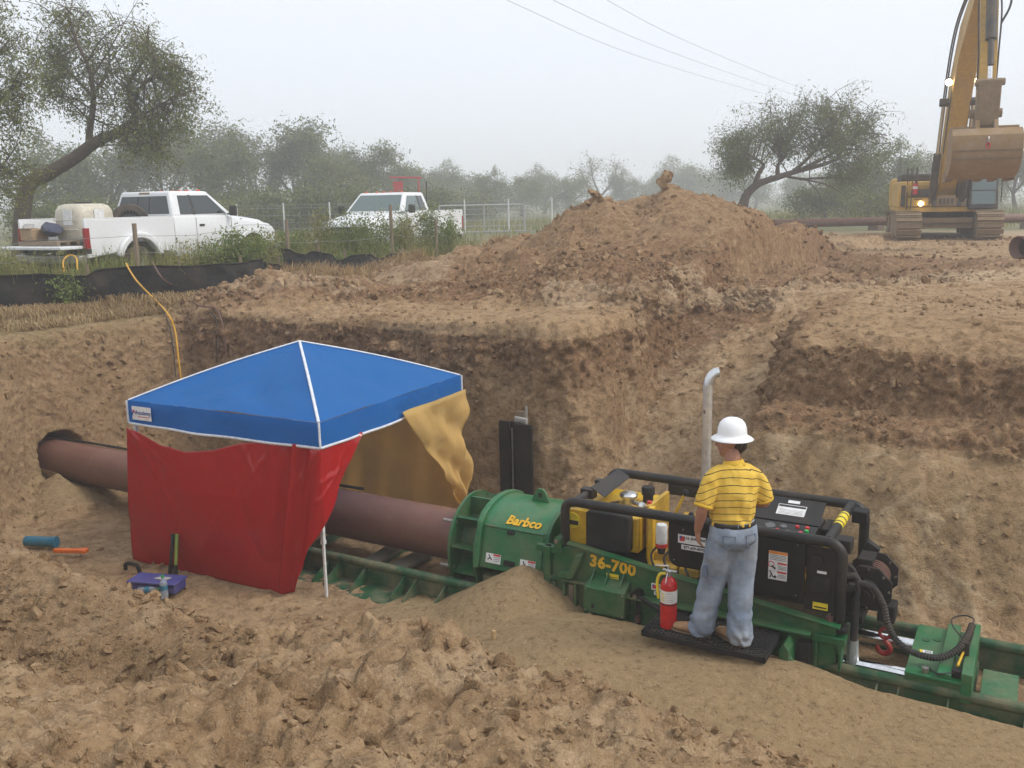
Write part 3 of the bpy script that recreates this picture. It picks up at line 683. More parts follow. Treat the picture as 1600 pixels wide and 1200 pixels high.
MB().tube([on_slope(.62, .872, .014), on_slope(1.28, .872, .014)], .012, 8).build('hinge', M['green'], hood)
b_ = MB().box((-.035, -.018, 0), (.035, .018, .035), Matrix.Translation(on_slope(.92, .84, .012)) @ Matrix.Rotation(R(76), 4, 'X')); b_.build('door_latch', M['black_dull'], hood, bev=.005)
quad_plate('latch_opening', M['black_dull'], hood, on_slope(.93, .545, 0), .13, .055, .014, .006)
for u_ in (.745, 1.135):
    d_ = quad_plate('warning_decal', M['white_dec'], hood, on_slope(u_, .565, 0), .17, .095, .0165, .003)
    quad_plate('decal_red_band', M['red_dec'], hood, on_slope(u_ + .042, .600, 0), .08, .018, .0198, .0012)
    for q_ in range(3): quad_plate('decal_print', M['black_dec'], hood, on_slope(u_ + .042, .580 - .018 * q_, 0), .07, .004, .0198, .0012)
    MB().tube([on_slope(u_ - .06, .55, .021), on_slope(u_ - .035, .57, .021), on_slope(u_ - .05, .595, .021)], .006, 6).build('decal_figure', M['black_dec'], hood)
    MB().tube([on_slope(u_ - .035, .57, .021), on_slope(u_ - .012, .548, .021)], .006, 6).build('decal_figure', M['black_dec'], hood)
lettering('maker_lettering', 'Barbco', .135, M['letter'], hood, (1.02, -.385, .943), (1, 0, 0), (0, .62, .60), depth=.003, shear=.25, bold=.004)
MB().prism([(.90, 1.03), (.955, 1.155), (.985, 1.18), (1.035, 1.18), (1.065, 1.155), (1.12, 1.03)], 'y', -.014, .014).build('lifting_lug', M['green_light'], hood, bev=.004)
MB().tube([(1.01, -.0165, 1.115), (1.01, .0165, 1.115)], .026, 14).build('lug_eye', M['black_dull'], hood)
MB().prism([(-.5, .18), (-.5, .36), (.5, .36), (.5, .18)], 'x', .6, 1.3).build('hood_base', M['green_dirty'], mc)
# yoke between hood and frame
for s_ in (-1, 1):
    y_ = -.62 if s_ < 0 else .52
    MB().box((1.385, y_ - .05, .20), (1.455, y_ + .05, .86)).build('yoke_post', M['green'], mc, bev=.005)
    MB().box((1.30, y_ - .03, .80), (1.56, y_ + .03, .86)).build('yoke_arm', M['green'], mc, bev=.005)
    MB().box((1.30, y_ - .03, .46), (1.50, y_ + .03, .52)).build('yoke_arm', M['green'], mc, bev=.005)
    for q_ in (-.035, .035): MB().prism([(1.49, .86), (1.50, .96), (1.53, .98), (1.56, .96), (1.57, .86)], 'y', y_ + q_ - .009, y_ + q_ + .009).build('clevis_ear', M['green'], mc, bev=.003)
    MB().cyl((1.53, y_ - .07, .935), (1.53, y_ + .07, .935), .02, 10).build('clevis_pin', M['steel'], mc)
MB().box((1.34, -.56, .30), (1.40, .5, .50)).build('yoke_plate', M['mud'], mc)
# side frames
fp = [(1.46, .24), (1.46, .83), (1.62, .875), (1.82, .885), (4.02, .615), (4.05, .30), (3.9, .245)]
for y_, nm in ((-.61, 'side_frame'), (.51, 'side_frame')):
    f_ = MB().prism(fp, 'y', y_ - .014, y_ + .014).build(nm, M['green'], mc, bev=.003)
    dz = (.885 - .615) / 2.2; an = math.atan2(dz, 1)
    Mx = Matrix.Translation((1.82, y_, .885)) @ Matrix.Rotation(an, 4, 'Y')
    MB().box((-.20, -.05, .002), (2.27, .03, .022), Mx).build('top_flange', M['green'], f_, bev=.003)
    MB().box((1.46, y_ - .09, .232), (3.9, y_ - .016, .250)).build('bottom_flange', M['green_dirty'], f_, bev=.003)
sf = MB().box((2.24, -.735, .535), (3.86, -.627, .555)).build('mid_flange', M['green'], mc, bev=.003)
bx = MB(); bx.prism([(-.78, .355), (-.78, .595), (-.625, .655), (-.625, .355)], 'x', 1.86, 2.255); bx = bx.build('tool_box', M['green'], mc, bev=.006)
MB().box((1.935, -.7835, .40), (1.965, -.7795, .445)).build('slot', M['black_dec'], bx)
for u_ in (1.875, 2.24):
    for z_ in (.375, .575): MB().tube([(u_, -.778, z_), (u_, -.788, z_)], .007, 8).build('bolt', M['steel'], bx)
for u_ in (1.90, 2.04, 2.19):
    MB().prism([(-.75, .607), (-.626, .655), (-.626, .72)], 'x', u_ - .006, u_ + .006).build('gusset', M['green'], mc)
MB().prism([(1.55, .58), (1.70, .60), (1.79, .80), (1.80, .86), (1.74, .84), (1.66, .66), (1.55, .64)], 'y', -.70, -.626).build('curved_stiffener', M['green'], mc, bev=.006)
MB().box((1.46, -.69, .555), (1.86, -.627, .58)).build('shelf', M['green_dirty'], mc, bev=.003)
for u_ in (1.60, 1.72, 1.82): MB().box((u_ - .012, -.68, .26), (u_ + .012, -.626, .552)).build('stiffener', M['green'], mc, bev=.002)
MB().box((1.64, -.65, .27), (1.69, -.627, .52)).build('jack_rod', M['steel'], mc)
lettering('model_lettering', '36-700', .155, M['letter'], mc, (2.075, -.6262, .775), (1, 0, -.045), (0, 0, 1), depth=.002, bold=.0055, spacing=1.05)
quad_plate('yellow_decal', M['yellow_dec'], mc, (2.075, -.625, .673), .12, .05, 0, .003, yd=(0, 0, 1)); quad_plate('decal_print', M['black_dec'], mc, (2.075, -.625, .665), .10, .006, .003, .001, yd=(0, 0, 1))
def us_sticker(u_, y_, z_, k, par):
    quad_plate('sticker', M['white_dec'], par, (u_, y_, z_), .24 * k, .075 * k, 0, .002, yd=(0, 0, 1)); quad_plate('sticker', M['white_dec'], par, (u_ + .02 * k, y_, z_ - .07 * k), .22 * k, .04 * k, 0, .002, yd=(0, 0, 1))
    quad_plate('sticker_flag', M['red_dec'], par, (u_ - .085 * k, y_, z_ + .002), .045 * k, .045 * k, .002, .001, yd=(0, 0, 1)); quad_plate('sticker_flag', M['blue_dec'], par, (u_ - .097 * k, y_, z_ + .013 * k), .02 * k, .02 * k, .003, .001, yd=(0, 0, 1))
    lettering('sticker_lettering', 'U.S. SHORING', .031 * k, M['black_dec'], par, (u_ + .03 * k, y_ - .003, z_ + .012 * k), (1, 0, 0), (0, 0, 1), depth=.0005, bold=.0012 * k)
    lettering('sticker_lettering', '877-659-0970', .032 * k, M['black_dec'], par, (u_ + .02 * k, y_ - .003, z_ - .07 * k), (1, 0, 0), (0, 0, 1), depth=.0005, bold=.0012 * k)
us_sticker(2.555, -.626, .655, .85, mc)
MB().tube([(2.34, -.70, .575), (2.72, -.80, .475)], .022, 10).build('step_brace', M['black'], mc); MB().tube([(2.34, -.63, .575), (2.34, -.73, .575)], .045, 14).build('brace_pivot', M['black'], mc)
MB().tube([(2.34, -.73, .575), (2.34, -.745, .575)], .018, 10).build('brace_bolt', M['steel'], mc)
MB().tube([(2.34, -.66, .27), (2.34, -.66, .50)], .018, 10).build('adjuster_rod', M['black_dull'], mc); MB().tube([(2.34, -.66, .30), (2.34, -.66, .37)], .026, 10).build('adjuster_nut', M['hose_b'], mc)
# step grating
st_ = MB(); pu0, pu1, pv0, pv1, pz = 2.58, 3.62, -1.18, -.67, .50
for a_, b_ in (((pu0, pv0), (pu1, pv0 + .03)), ((pu0, pv1 - .03), (pu1, pv1)), ((pu0, pv0), (pu0 + .03, pv1)), ((pu1 - .03, pv0), (pu1, pv1)), ((3.08, pv0), (3.11, pv1))):
    st_.box((*a_, pz - .05), (*b_, pz - .001 if a_[0] != 3.08 else pz - .012))
stp = st_.build('step_frame', M['black_dull'], mc, bev=.003)
gm = MB(); sp = .036
def clip_line(c, sgn):
    # v = c + sgn*.55*u inside the frame
    pts = []
    for uu_ in (pu0 + .01, pu1 - .01):
        vv1 = c + sgn * .55 * (uu_ - pu0)
        if pv0 + .01 <= vv1 <= pv1 - .01: pts.append((uu_, vv1))
    for vv1 in (pv0 + .01, pv1 - .01):
        uu_ = pu0 + (vv1 - c) / (sgn * .55)
        if pu0 + .01 < uu_ < pu1 - .01: pts.append((uu_, vv1))
    return pts[:2] if len(pts) >= 2 else None
for i in range(-20, 40):
    for sgn in (1, -1):
        pr = clip_line(pv0 + i * sp if sgn > 0 else pv1 - i * sp, sgn)
        if pr and (Vector(pr[0]) - Vector(pr[1])).length > .03: gm.tube([(*pr[0], pz + (.001 if sgn > 0 else -.001)), (*pr[1], pz + (.001 if sgn > 0 else -.001))], .0055, 4)
gm.build('step_mesh', M['black_dull'], stp, smooth=0)
# deck, tank and engine
MB().box((1.52, -.50, .70), (4.02, .46, .76)).build('deck', M['black_dull'], mc, bev=.004)
MB().box((1.52, -.42, .42), (3.95, .40, .70)).build('gear_case', M['mud'], mc, bev=.01)
tk = MB().box((1.56, -.40, .84), (2.235, .36, 1.175)).build('hydraulic_tank', M['yellow'], mc, bev=.012)
MB().box((1.53, -.455, .86), (1.74, -.40, 1.19)).build('tank_side_panel', M['yellow'], tk, bev=.006)
MB().prism([(1.755, .885), (1.775, .865), (2.165, .865), (2.185, .885), (2.185, 1.20), (2.165, 1.22), (1.775, 1.22), (1.755, 1.20)], 'y', -.52, -.402).build('cooler_panel', M['black_dull'], tk, bev=.014)
MB().box((1.70, -.36, 1.176), (2.02, .30, 1.184)).build('tank_top_plate', M['yellow'], tk)
MB().tube([(1.60, -.455, 1.085), (1.60, -.475, 1.085)], .075, 24).build('coupling_disc', M['yellow_dec'], tk); MB().box((1.56, -.484, 1.05), (1.66, -.474, 1.09), Matrix.Translation((0, 0, 0))).build('coupling_bar', M['black_dull'], tk)
MB().lathe([(0, 1.33), (.058, 1.33), (.064, 1.315), (.064, 1.255), (.05, 1.25), (.05, 1.17), (0, 1.17)][::-1], 20, Matrix.Translation((2.13, .10, 0))).build('breather_cap', M['black_dull'], tk)
mb = MB(); mb.lathe([(0, 1.175), (.06, 1.175), (.06, 1.24), (.085, 1.25), (.088, 1.275), (.075, 1.29), (0, 1.292)], 20, Matrix.Translation((1.99, -.05, 0))); mb.build('return_filter', M['alu'], tk)
MB().tube(bez([(2.06, -.10, 1.22), (2.12, -.16, 1.235), (2.2, -.18, 1.225), (2.26, -.14, 1.2)], 10), .022, 8).build('fitting', M['steel'], tk); MB().tube([(2.16, -.175, 1.23), (2.2, -.18, 1.228)], .032, 6).build('fitting_nut', M['alu'], tk)
MB().tube(bez([(1.92, -.12, 1.21), (1.86, -.2, 1.21), (1.8, -.24, 1.16)], 8), .010, 6).build('small_hose', M['rubber'], tk)
MB().tube([(2.27, -.22, 1.13), (2.27, -.22, 1.30)], .022, 10).build('red_gauge', M['red'], tk)
MB().tube([(2.05, -.415, .93), (2.12, -.43, .92), (2.14, -.43, .88)], .014, 8).build('drain_valve', M['steel'], tk)
MB().box((2.325, -.40, .62), (2.375, -.33, 1.30)).build('filter_post', M['yellow'], mc, bev=.004); MB().box((2.27, -.30, .62), (2.31, .2, 1.28)).build('fire_wall', M['yellow_dark'], mc, bev=.004)
en = MB(); en.box((2.30, -.36, .60), (3.92, .34, .88)); en.box((2.45, -.24, .86), (3.8, .26, 1.08)); en.tube([(2.62, -.3, .96), (3.3, -.3, .96)], .07, 12)
en.box((2.36, -.48, .62), (2.62, -.34, .80)); en.box((2.66, -.50, .66), (2.84, -.36, .82)); en = en.build('engine', M['yellow_dark'], mc, bev=.012)
for k, (u_, v_) in enumerate(((2.42, -.44), (2.55, -.46), (2.75, -.48))): MB().tube(bez([(u_, v_ - .05, .64), (u_ + .03, v_ - .09, .76), (u_ - .02, v_ - .06, .9), (u_ + .05, v_ + .02, 1.0)], 12), .011, 7).build('engine_hose', M['rubber'], en)
fl_ = MB().lathe([(0, .96), (.045, .96), (.052, .975), (.052, 1.16), (.045, 1.175), (0, 1.175)], 18, Matrix.Translation((2.47, -.43, 0))).build('fuel_filter', M['white'], mc)
MB().lathe([(.0535, .965), (.0535, 1.0)], 18, Matrix.Translation((2.47, -.43, 0))).build('filter_band', M['red_dec'], fl_); MB().lathe([(0, .90), (.03, .90), (.038, .93), (.038, .96), (0, .96)], 14, Matrix.Translation((2.47, -.43, 0))).build('filter_bowl', M['black_dull'], fl_)
MB().tube([(2.475, -.2, 1.12), (2.505, -.2, 1.19)], .012, 8).build('lever_base', M['black_dull'], mc)
lv = MB().tube([(2.495, -.2, 1.17), (2.60, -.2, 1.41)], .013, 8).build('control_lever', M['yellow'], mc); MB().ball((2.607, -.2, 1.425), (.030, .030, .034), 12).build('lever_knob', M['black_dull'], lv)
lv = MB().tube([(2.66, -.25, 1.10), (2.68, -.25, 1.22)], .012, 8).build('control_lever', M['black_dull'], mc); MB().ball((2.684, -.25, 1.24), .028, 12).build('lever_knob', M['black_dull'], lv)
# exhaust
ex = MB().tube([(2.70, .10, .98), (2.70, .10, 2.36)] + [(2.70 + .10 * (1 - math.cos(R(a_))) * .8, .10 + .05 * (1 - math.cos(R(a_))), 2.36 + .13 * math.sin(R(a_))) for a_ in (15, 30, 45, 60, 75, 90)], .043, 20).build('exhaust_stack', M['stack'], mc)
MB().tube([(2.70 + .10 * (1 - math.cos(R(a_))) * .8, .10 + .05 * (1 - math.cos(R(a_))), 2.362 + .13 * math.sin(R(a_))) for a_ in (5, 15, 30, 45, 60, 75, 91)], .0445, 20).build('chrome_tip', M['alu'], ex)
MB().tube([(2.70, .10, 1.10), (2.70, .10, 1.125)], .052, 20).build('clamp', M['steel'], ex)
MB().tube([(2.76, -.06, 1.14), (2.755, -.06, 1.40), (2.75, -.06, 1.45)], [.052, .050, .044], 16).build('intake_pipe', M['black_dull'], mc); MB().ball((2.755, -.075, 1.485), (.058, .05, .05), 16).build('intake_cap', M['alu'], mc)
# roll cage
def loop(v_, zl, zr):
    p = [(1.56, v_, zl)] + [(1.66 - .10 * math.cos(R(a_)), v_, 1.20 + .10 * math.sin(R(a_))) for a_ in range(0, 91, 15)]
    p += [(3.93 + .12 * math.sin(R(a_)), v_, 1.18 + .12 * math.cos(R(a_))) for a_ in range(0, 91, 15)] + [(4.05, v_, zr)]; return p
cg = MB().tube(loop(-.55, .86, .60), .044, 14).build('cage_front_tube', M['black_tube'], mc); MB().tube(loop(.50, .86, .60), .044, 14).build('cage_rear_tube', M['black_tube'], mc)
MB().tube([(1.66, -.52, 1.297), (1.66, .47, 1.297)], .040, 12).build('cage_cross_tube', M['black_tube'], mc)
ct = MB().tube([(3.93, -.52, 1.297), (3.93, .47, 1.297)], .044, 14).build('cage_cross_tube', M['black_tube'], mc)
MB().tube([(3.93, -.16, 1.297), (3.93, .16, 1.297)], .0455, 14, caps=False).build('yellow_decal', M['yellow_dec'], ct)
for q_ in range(5): MB().tube([(3.93, -.12 + .055 * q_, 1.297), (3.93, -.095 + .055 * q_, 1.297)], .0465, 14, caps=False).build('decal_print', M['black_dec'], ct) if q_ % 2 == 0 else None
for v_ in (-.42, .36): MB().box((3.97, v_ - .07, 1.20), (4.10, v_ + .07, 1.31)).build('mount_block', M['black_dull'], mc, bev=.008)
MB().box((1.60, .02, 1.255), (1.72, .10, 1.345)).build('clamp_block', M['black_tube'], mc, bev=.006); MB().box((1.595, -.30, 1.255), (1.73, -.20, 1.35)).build('clamp_block', M['black_tube'], mc, bev=.006)
MB().hexa([(1.68, -.24, 1.352), (1.92, -.45, 1.352), (1.91, .17, 1.375), (1.70, .38, 1.375), (1.68, -.24, 1.358), (1.92, -.45, 1.358), (1.91, .17, 1.381), (1.70, .38, 1.381)]).build('cover_plate', M['black_tube'], mc)
MB().box((2.2, .46, 1.16), (2.9, .54, 1.262)).build('rear_rail_box', M['black_tube'], mc, bev=.005)
for v_ in (-.55, .50): MB().box((1.50, v_ - .05, .84), (1.62, v_ + .05, .875)).build('post_foot', M['black_dull'], mc, bev=.004); MB().box((3.98, v_ - .06, .56), (4.12, v_ + .06, .60)).build('post_foot', M['black_dull'], mc, bev=.004)
# black side panels
def rpoly(u0_, z0_, u1_, z1_, r_, corners='1111'):
    out = []
    for (cx, cz, a0), on in zip(((u0_ + r_, z0_ + r_, 180), (u1_ - r_, z0_ + r_, 270), (u1_ - r_, z1_ - r_, 0), (u0_ + r_, z1_ - r_, 90)), corners):
        if on == '1': out += [(cx + r_ * math.cos(R(a0 + k * 18)), cz + r_ * math.sin(R(a0 + k * 18))) for k in range(6)]
        else: out.append({180: (u0_, z0_), 270: (u1_, z0_), 0: (u1_, z1_), 90: (u0_, z1_)}[a0])
    return out
pa = MB().prism(rpoly(2.585, .86, 3.06, 1.262, .09, '1000'), 'y', -.565, -.545).build('side_panel', M['black'], mc, bev=.003)
pb = MB().prism(rpoly(3.07, .77, 3.765, 1.262, .04, '1000'), 'y', -.567, -.547).build('side_panel', M['black'], mc, bev=.003)
pc = MB().prism(rpoly(3.775, .70, 4.01, 1.25, .03, '0110'), 'y', -.569, -.549).build('side_panel', M['black'], mc, bev=.003)
us_sticker(2.80, -.566, 1.125, 1.05, pa)
for u_, z_ in ((2.72, 1.21), (3.12, .80), (3.7, .80), (3.7, 1.24), (2.64, .92)): MB().tube([(u_, -.566, z_), (u_, -.573, z_)], .006, 6).build('screw', M['steel'], pa)
wx, wz = 3.545, 1.03
quad_plate('warning_label', M['white_dec'], pb, (wx, -.568, wz), .155, .25, 0, .002, yd=(0, 0, 1)); quad_plate('label_header', M['orange_dec'], pb, (wx, -.570, wz + .112), .153, .024, 0, .001, yd=(0, 0, 1))
for k in range(2): quad_plate('label_red_band', M['red_dec'], pb, (wx + .035, -.570, wz + (.022, -.055)[k]), .075, .016, 0, .001, yd=(0, 0, 1))
for k in range(4): quad_plate('label_print', M['black_dec'], pb, (wx, -.570, wz + .090 - k * .013), .135, .0035, 0, .001, yd=(0, 0, 1))
for k in range(3):
    for j in range(2): quad_plate('label_print', M['black_dec'], pb, (wx + .035, -.570, wz + (-.003, -.08)[j] - k * .012), .068, .0035, 0, .001, yd=(0, 0, 1))
MB().tube([(wx - .055 + .024 * math.cos(R(a_)), -.5705, wz + .008 + .024 * math.sin(R(a_))) for a_ in range(0, 361, 30)], .0035, 5, caps=False).build('label_symbol', M['red_dec'], pb); MB().tube([(wx - .05, -.571, wz - .005), (wx - .018, -.571, wz - .028)], .008, 6).build('label_symbol', M['black_dec'], pb)
MB().tube([(wx - .065, -.571, wz - .05), (wx - .05, -.571, wz - .075), (wx - .062, -.571, wz - .11)], .005, 6).build('label_symbol', M['black_dec'], pb); MB().tube([(wx - .05, -.571, wz - .075), (wx - .035, -.571, wz - .105)], .005, 6).build('label_symbol', M['black_dec'], pb); quad_plate('label_symbol', M['black_dec'], pb, (wx - .02, -.570, wz - .10), .022, .022, 0, .001, xd=(1, 0, 1), yd=(-1, 0, 1))
quad_plate('yellow_label', M['yellow_dec'], pc, (3.90, -.570, .745), .12, .06, 0, .002, yd=(0, 0, 1)); quad_plate('label_print', M['black_dec'], pc, (3.90, -.572, .735), .10, .012, 0, .001, yd=(0, 0, 1)); quad_plate('small_label', M['white_dec'], pc, (3.90, -.570, 1.04), .075, .022, 0, .002, yd=(0, 0, 1))
MB().box((3.82, -.577, .86), (3.97, -.570, 1.0)).build('access_cover', M['black_dull'], pc, bev=.003)
MB().tube([(3.86, -.56, 1.14), (3.86, -.585, 1.14)], .045, 18).build('gauge_rim', M['black_dull'], pc)
# console
cn = MB().prism([(-.54, 1.05), (-.54, 1.262), (-.50, 1.285), (-.26, 1.31), (-.26, 1.05)], 'x', 3.10, 3.80).build('console', M['black'], mc, bev=.006)
def con(u_, f): return Vector((u_, -.50 + .24 * f, 1.2855 + .025 * f))
for k, (u_, f, r_, m_) in enumerate(((3.42, .55, .045, 'gauge'), (3.53, .62, .030, 'gauge'), (3.20, .5, .045, 'gauge'), (3.50, .22, .018, 'led_r'), (3.64, .70, .016, 'led_r'), (3.72, .72, .018, 'led_r'), (3.73, .45, .018, 'led_g'), (3.69, .25, .018, 'led_r'), (3.58, .3, .016, 'gauge'))):
    c_ = con(u_, f); MB().tube([c_, c_ + Vector((0, -.002, .018 if m_ != 'gauge' else .008))], [r_, r_ * .9], 16).build('gauge' if m_ == 'gauge' else 'push_button', M[m_], cn)
ld = MB().hexa([(3.12, -.25, 1.30), (3.80, -.25, 1.30), (3.80, .02, 1.425), (3.12, .02, 1.425), (3.12, -.258, 1.318), (3.80, -.258, 1.318), (3.80, .012, 1.443), (3.12, .012, 1.443)]).build('console_lid', M['black_tube'], mc, bev=.003)
MB().box((3.12, -.24, 1.05), (3.80, .02, 1.295)).build('console_box', M['black'], mc, bev=.004)
ln_ = Vector((0, -.42, .91)); ly_ = Vector((0, .27, .125)).normalized(); lc = Vector((3.54, -.13, 1.378))
quad_plate('lid_label', M['white_dec'], ld, lc, .24, .13, .001, .002, yd=ly_); quad_plate('label_header', M['black_dec'], ld, lc + ly_ * .045, .23, .026, .003, .001, yd=ly_); quad_plate('small_label', M['white_dec'], ld, lc + ly_ * .105 + Vector((.0, 0, 0)), .10, .035, .001, .002, yd=ly_)
for k in range(4): quad_plate('label_print', M['sack'], ld, lc - ly_ * (.002 + .016 * k), .20, .004, .003, .001, yd=ly_)
MB().box((3.80, -.18, 1.20), (3.88, .10, 1.27)).build('lid_bracket', M['black_dull'], mc, bev=.004)
# right-hand yoke, thrust cylinders and push carriage
for v_ in (-.58, .46):
    MB().box((3.86, v_ - .07, .47), (4.12, v_ + .05, .53)).build('foot_plate', M['green'], mc, bev=.004)
    for u_ in (3.90, 4.085): MB().prism([(v_ - .075, .25), (v_ - .075, .47), (v_ + .05, .50), (v_ + .05, .25)], 'x', u_ - .010, u_ + .010).build('foot_gusset', M['green'], mc)
    for q_ in (3.93, 4.03): MB().prism([(v_ - .05, .53), (v_ - .04, .61), (v_, .63), (v_ + .04, .61), (v_ + .05, .53)], 'x', q_ - .009, q_ + .009).build('clevis_ear', M['green'], mc)
    MB().tube([(3.98, v_, .52), (3.98, v_, .67)], .028, 12).build('vibration_mount', M['hose_b'], mc)
MB().prism([(3.66, .27), (3.66, .46), (3.70, .52), (3.74, .46), (3.74, .27)], 'y', -.92, -.64).build('scraper_plate', M['green'], mc, bev=.004)
MB().tube(bez([(3.68, -.78, .45), (3.72, -.83, .40), (3.80, -.90, .33), (3.92, -.94, .27)], 8), .010, 6).build('green_cable', M['green_light'], mc)
MB().box((3.76, -.70, .26), (3.86, -.60, .46)).build('guide_block', M['black_dull'], mc, bev=.006)
for v_ in (-.40, .17):
    cyl_ = MB().tube([(2.6, v_, .22), (4.02, v_, .22)], .088, 24).build('thrust_cylinder', M['green_dirty'], mc)
    MB().tube([(4.02, v_, .22), (4.60, v_, .22)], .056, 28).build('thrust_rod', M['chrome'], cyl_)
MB().box((4.0, -.52, .10), (4.06, .38, .33)).build('cylinder_plate', M['green_dirty'], mc, bev=.004)
cr = MB(); cr.box((4.57, -.62, .335), (5.04, .30, .36)); cr = cr.build('push_carriage', M['green_light'], mc, bev=.004)
MB().box((4.80, -.60, .36), (4.90, .36, .40)).build('carriage_rib', M['green_light'], cr, bev=.006); MB().box((4.97, -.62, .20), (5.05, .36, .44)).build('carriage_wall', M['green_light'], cr, bev=.006)
MB().box((4.57, -.60, .12), (4.97, -.50, .335)).build('carriage_side', M['green'], cr, bev=.004); MB().box((4.57, .28, .12), (4.97, .38, .335)).build('carriage_side', M['green'], cr, bev=.004)
MB().box((4.60, -.44, .16), (4.66, .22, .33)).build('rod_bracket', M['green'], cr)
for u_, v_ in ((4.68, -.47), (4.66, .02), (4.75, -.50), (4.74, .06)): MB().tube([(u_, v_, .361), (u_, v_, .366)], .032, 20).build('pin_head', M['green'], cr)
MB().tube([(4.715, -.57, .36), (4.715, -.57, .405)], .028, 6).build('bolt', M['steel'], cr)
quad_plate('carriage_label', M['white_dec'], cr, (4.69, -.20, .361), .085, .05, 0, .002, xd=(1, .1, 0), yd=(-.1, 1, 0)); quad_plate('label_edge', M['yellow_dec'], cr, (4.645, -.205, .361), .022, .05, 0, .0025, xd=(1, .1, 0), yd=(-.1, 1, 0)); lettering('label_lettering', 'JO', .045, M['black_dec'], cr, (4.70, -.20, .364), (1, .1, 0), (-.1, 1, 0), depth=.0004)
MB().box((4.90, -.56, .36), (5.0, -.48, .42)).build('valve_body', M['black_dull'], cr, bev=.006); MB().box((4.92, -.25, .40), (4.97, -.18, .50)).build('valve_body', M['black_dull'], cr, bev=.006); MB().box((4.945, -.30, .42), (5.0, -.26, .55)).build('valve_handle', M['black_dull'], cr, bev=.006)
MB().tube([(4.935, -.50, .44), (4.96, -.28, .47)], .010, 8).build('release_rod', M['yellow'], cr)
MB().tube([(4.98, -.2, .48), (4.99, -.14, .56), (5.0, -.08, .62)], [.018, .026, .02], 10).build('hose_end', M['black_dull'], cr)
MB().tube(bez([(4.95, -.14, .50), (4.86, -.02, .54), (4.84, .10, .56), (4.92, .16, .58), (5.0, .08, .60), (4.99, -.06, .58)], 20), .007, 6).build('thin_wire', M['rubber'], cr)
MB().tube(bez([(4.72, -.50, .38), (4.8, -.60, .39), (4.88, -.58, .40), (4.92, -.53, .40)], 10), .008, 6).build('thin_wire', M['rubber'], cr)
# winch
wi = MB(); wi.tube([(4.20, -.14, .80), (4.20, .22, .80)], .125, 24); wi = wi.build('winch_drum', M['cat_dark'], mc)
for v_ in (-.15, .22):
    oc = [(4.20 + .205 * math.cos(R(22.5 + 45 * k)), .80 + .205 * math.sin(R(22.5 + 45 * k))) for k in range(8)]
    MB().prism(oc, 'y', v_ - .012, v_ + .012).build('winch_end_plate', M['black_dull'], wi, bev=.003)
    for k in range(8): MB().tube([(4.20 + .17 * math.cos(R(45 * k)), v_ - .02, .80 + .17 * math.sin(R(45 * k))), (4.20 + .17 * math.cos(R(45 * k)), v_ + .02, .80 + .17 * math.sin(R(45 * k)))], .012, 6).build('bolt', M['steel'], wi)
for k in range(7): MB().tube([(4.20, -.11 + .045 * k, .80), (4.20, -.085 + .045 * k, .80)], .135, 24).build('cable_wrap', M['hose_b'], wi)
MB().tube([(4.20, -.16, .80), (4.20, -.34, .80)], [.085, .078], 20).build('winch_motor', M['black_dull'], wi); MB().tube([(4.20, -.34, .80), (4.20, -.36, .80)], .05, 16).build('motor_cap', M['steel_black'], wi)
MB().box((4.10, -.10, .98), (4.22, .12, 1.03)).build('tie_bar', M['black_dull'], wi, bev=.004); MB().box((4.28, -.12, .50), (4.42, .06, .66)).build('cable_guide', M['black_dull'], wi, bev=.015)
MB().hexa([(3.98, -.30, .62), (4.12, -.30, .62), (4.12, -.22, .62), (3.98, -.22, .62), (4.06, -.30, .86), (4.20, -.30, .86), (4.20, -.22, .86), (4.06, -.22, .86)]).build('winch_bracket', M['black_dull'], wi, bev=.005)
MB().hexa([(3.98, .26, .70), (4.14, .26, .66), (4.14, .34, .66), (3.98, .34, .70), (4.12, .26, 1.06), (4.22, .26, 1.0), (4.22, .34, 1.0), (4.12, .34, 1.06)]).build('winch_bracket', M['black_dull'], wi, bev=.005)
MB().box((4.0, -.34, .55), (4.20, .36, .62)).build('winch_base', M['black_dull'], wi, bev=.005)
MB().tube([(4.15, -.42, .42), (4.15, -.42, .80)], .032, 12).build('hydraulic_riser', M['rubber'], mc); MB().tube([(4.15, -.42, .22), (4.15, -.42, .30), (4.15, -.42, .44)], [.045, .05, .04], 12).build('wrapped_coupling', M['wrap'], mc)
MB().tube([(4.345, -.06, .52), (4.345, -.06, .44)], .008, 8).build('cable', M['steel'], wi)
MB().tube([(4.345 + .022 * math.sin(R(a_)), -.06, .445 + .035 * math.cos(R(a_))) for a_ in range(0, 361, 30)], .006, 6, caps=False).build('shackle', M['steel'], wi)
hk = [(4.345 + .042 * math.sin(R(a_)), -.06, .385 + .045 * math.cos(R(a_))) for a_ in range(-170, 171, 20)]
hp = bez([(4.345, -.06, .345), (4.352, -.06, .315), (4.378, -.06, .285), (4.392, -.06, .25), (4.38, -.06, .215), (4.345, -.06, .200), (4.308, -.06, .212), (4.292, -.06, .245), (4.294, -.06, .268)], 28)
h_ = MB(); h_.tube(hk, .015, 10, caps=False); h_.tube(hp, [.015 + .009 * math.sin(math.pi * i / (len(hp) - 1)) - (.008 if i > len(hp) - 3 else 0) for i in range(len(hp))], 10); h_.build('lifting_hook', M['hook'], wi)
def ribbed(pts, r, n):
    p = bez(pts, n); k = len(p); return MB().tube(p, [r * (1.0 if i % 2 else .80) for i in range(k)], 12)
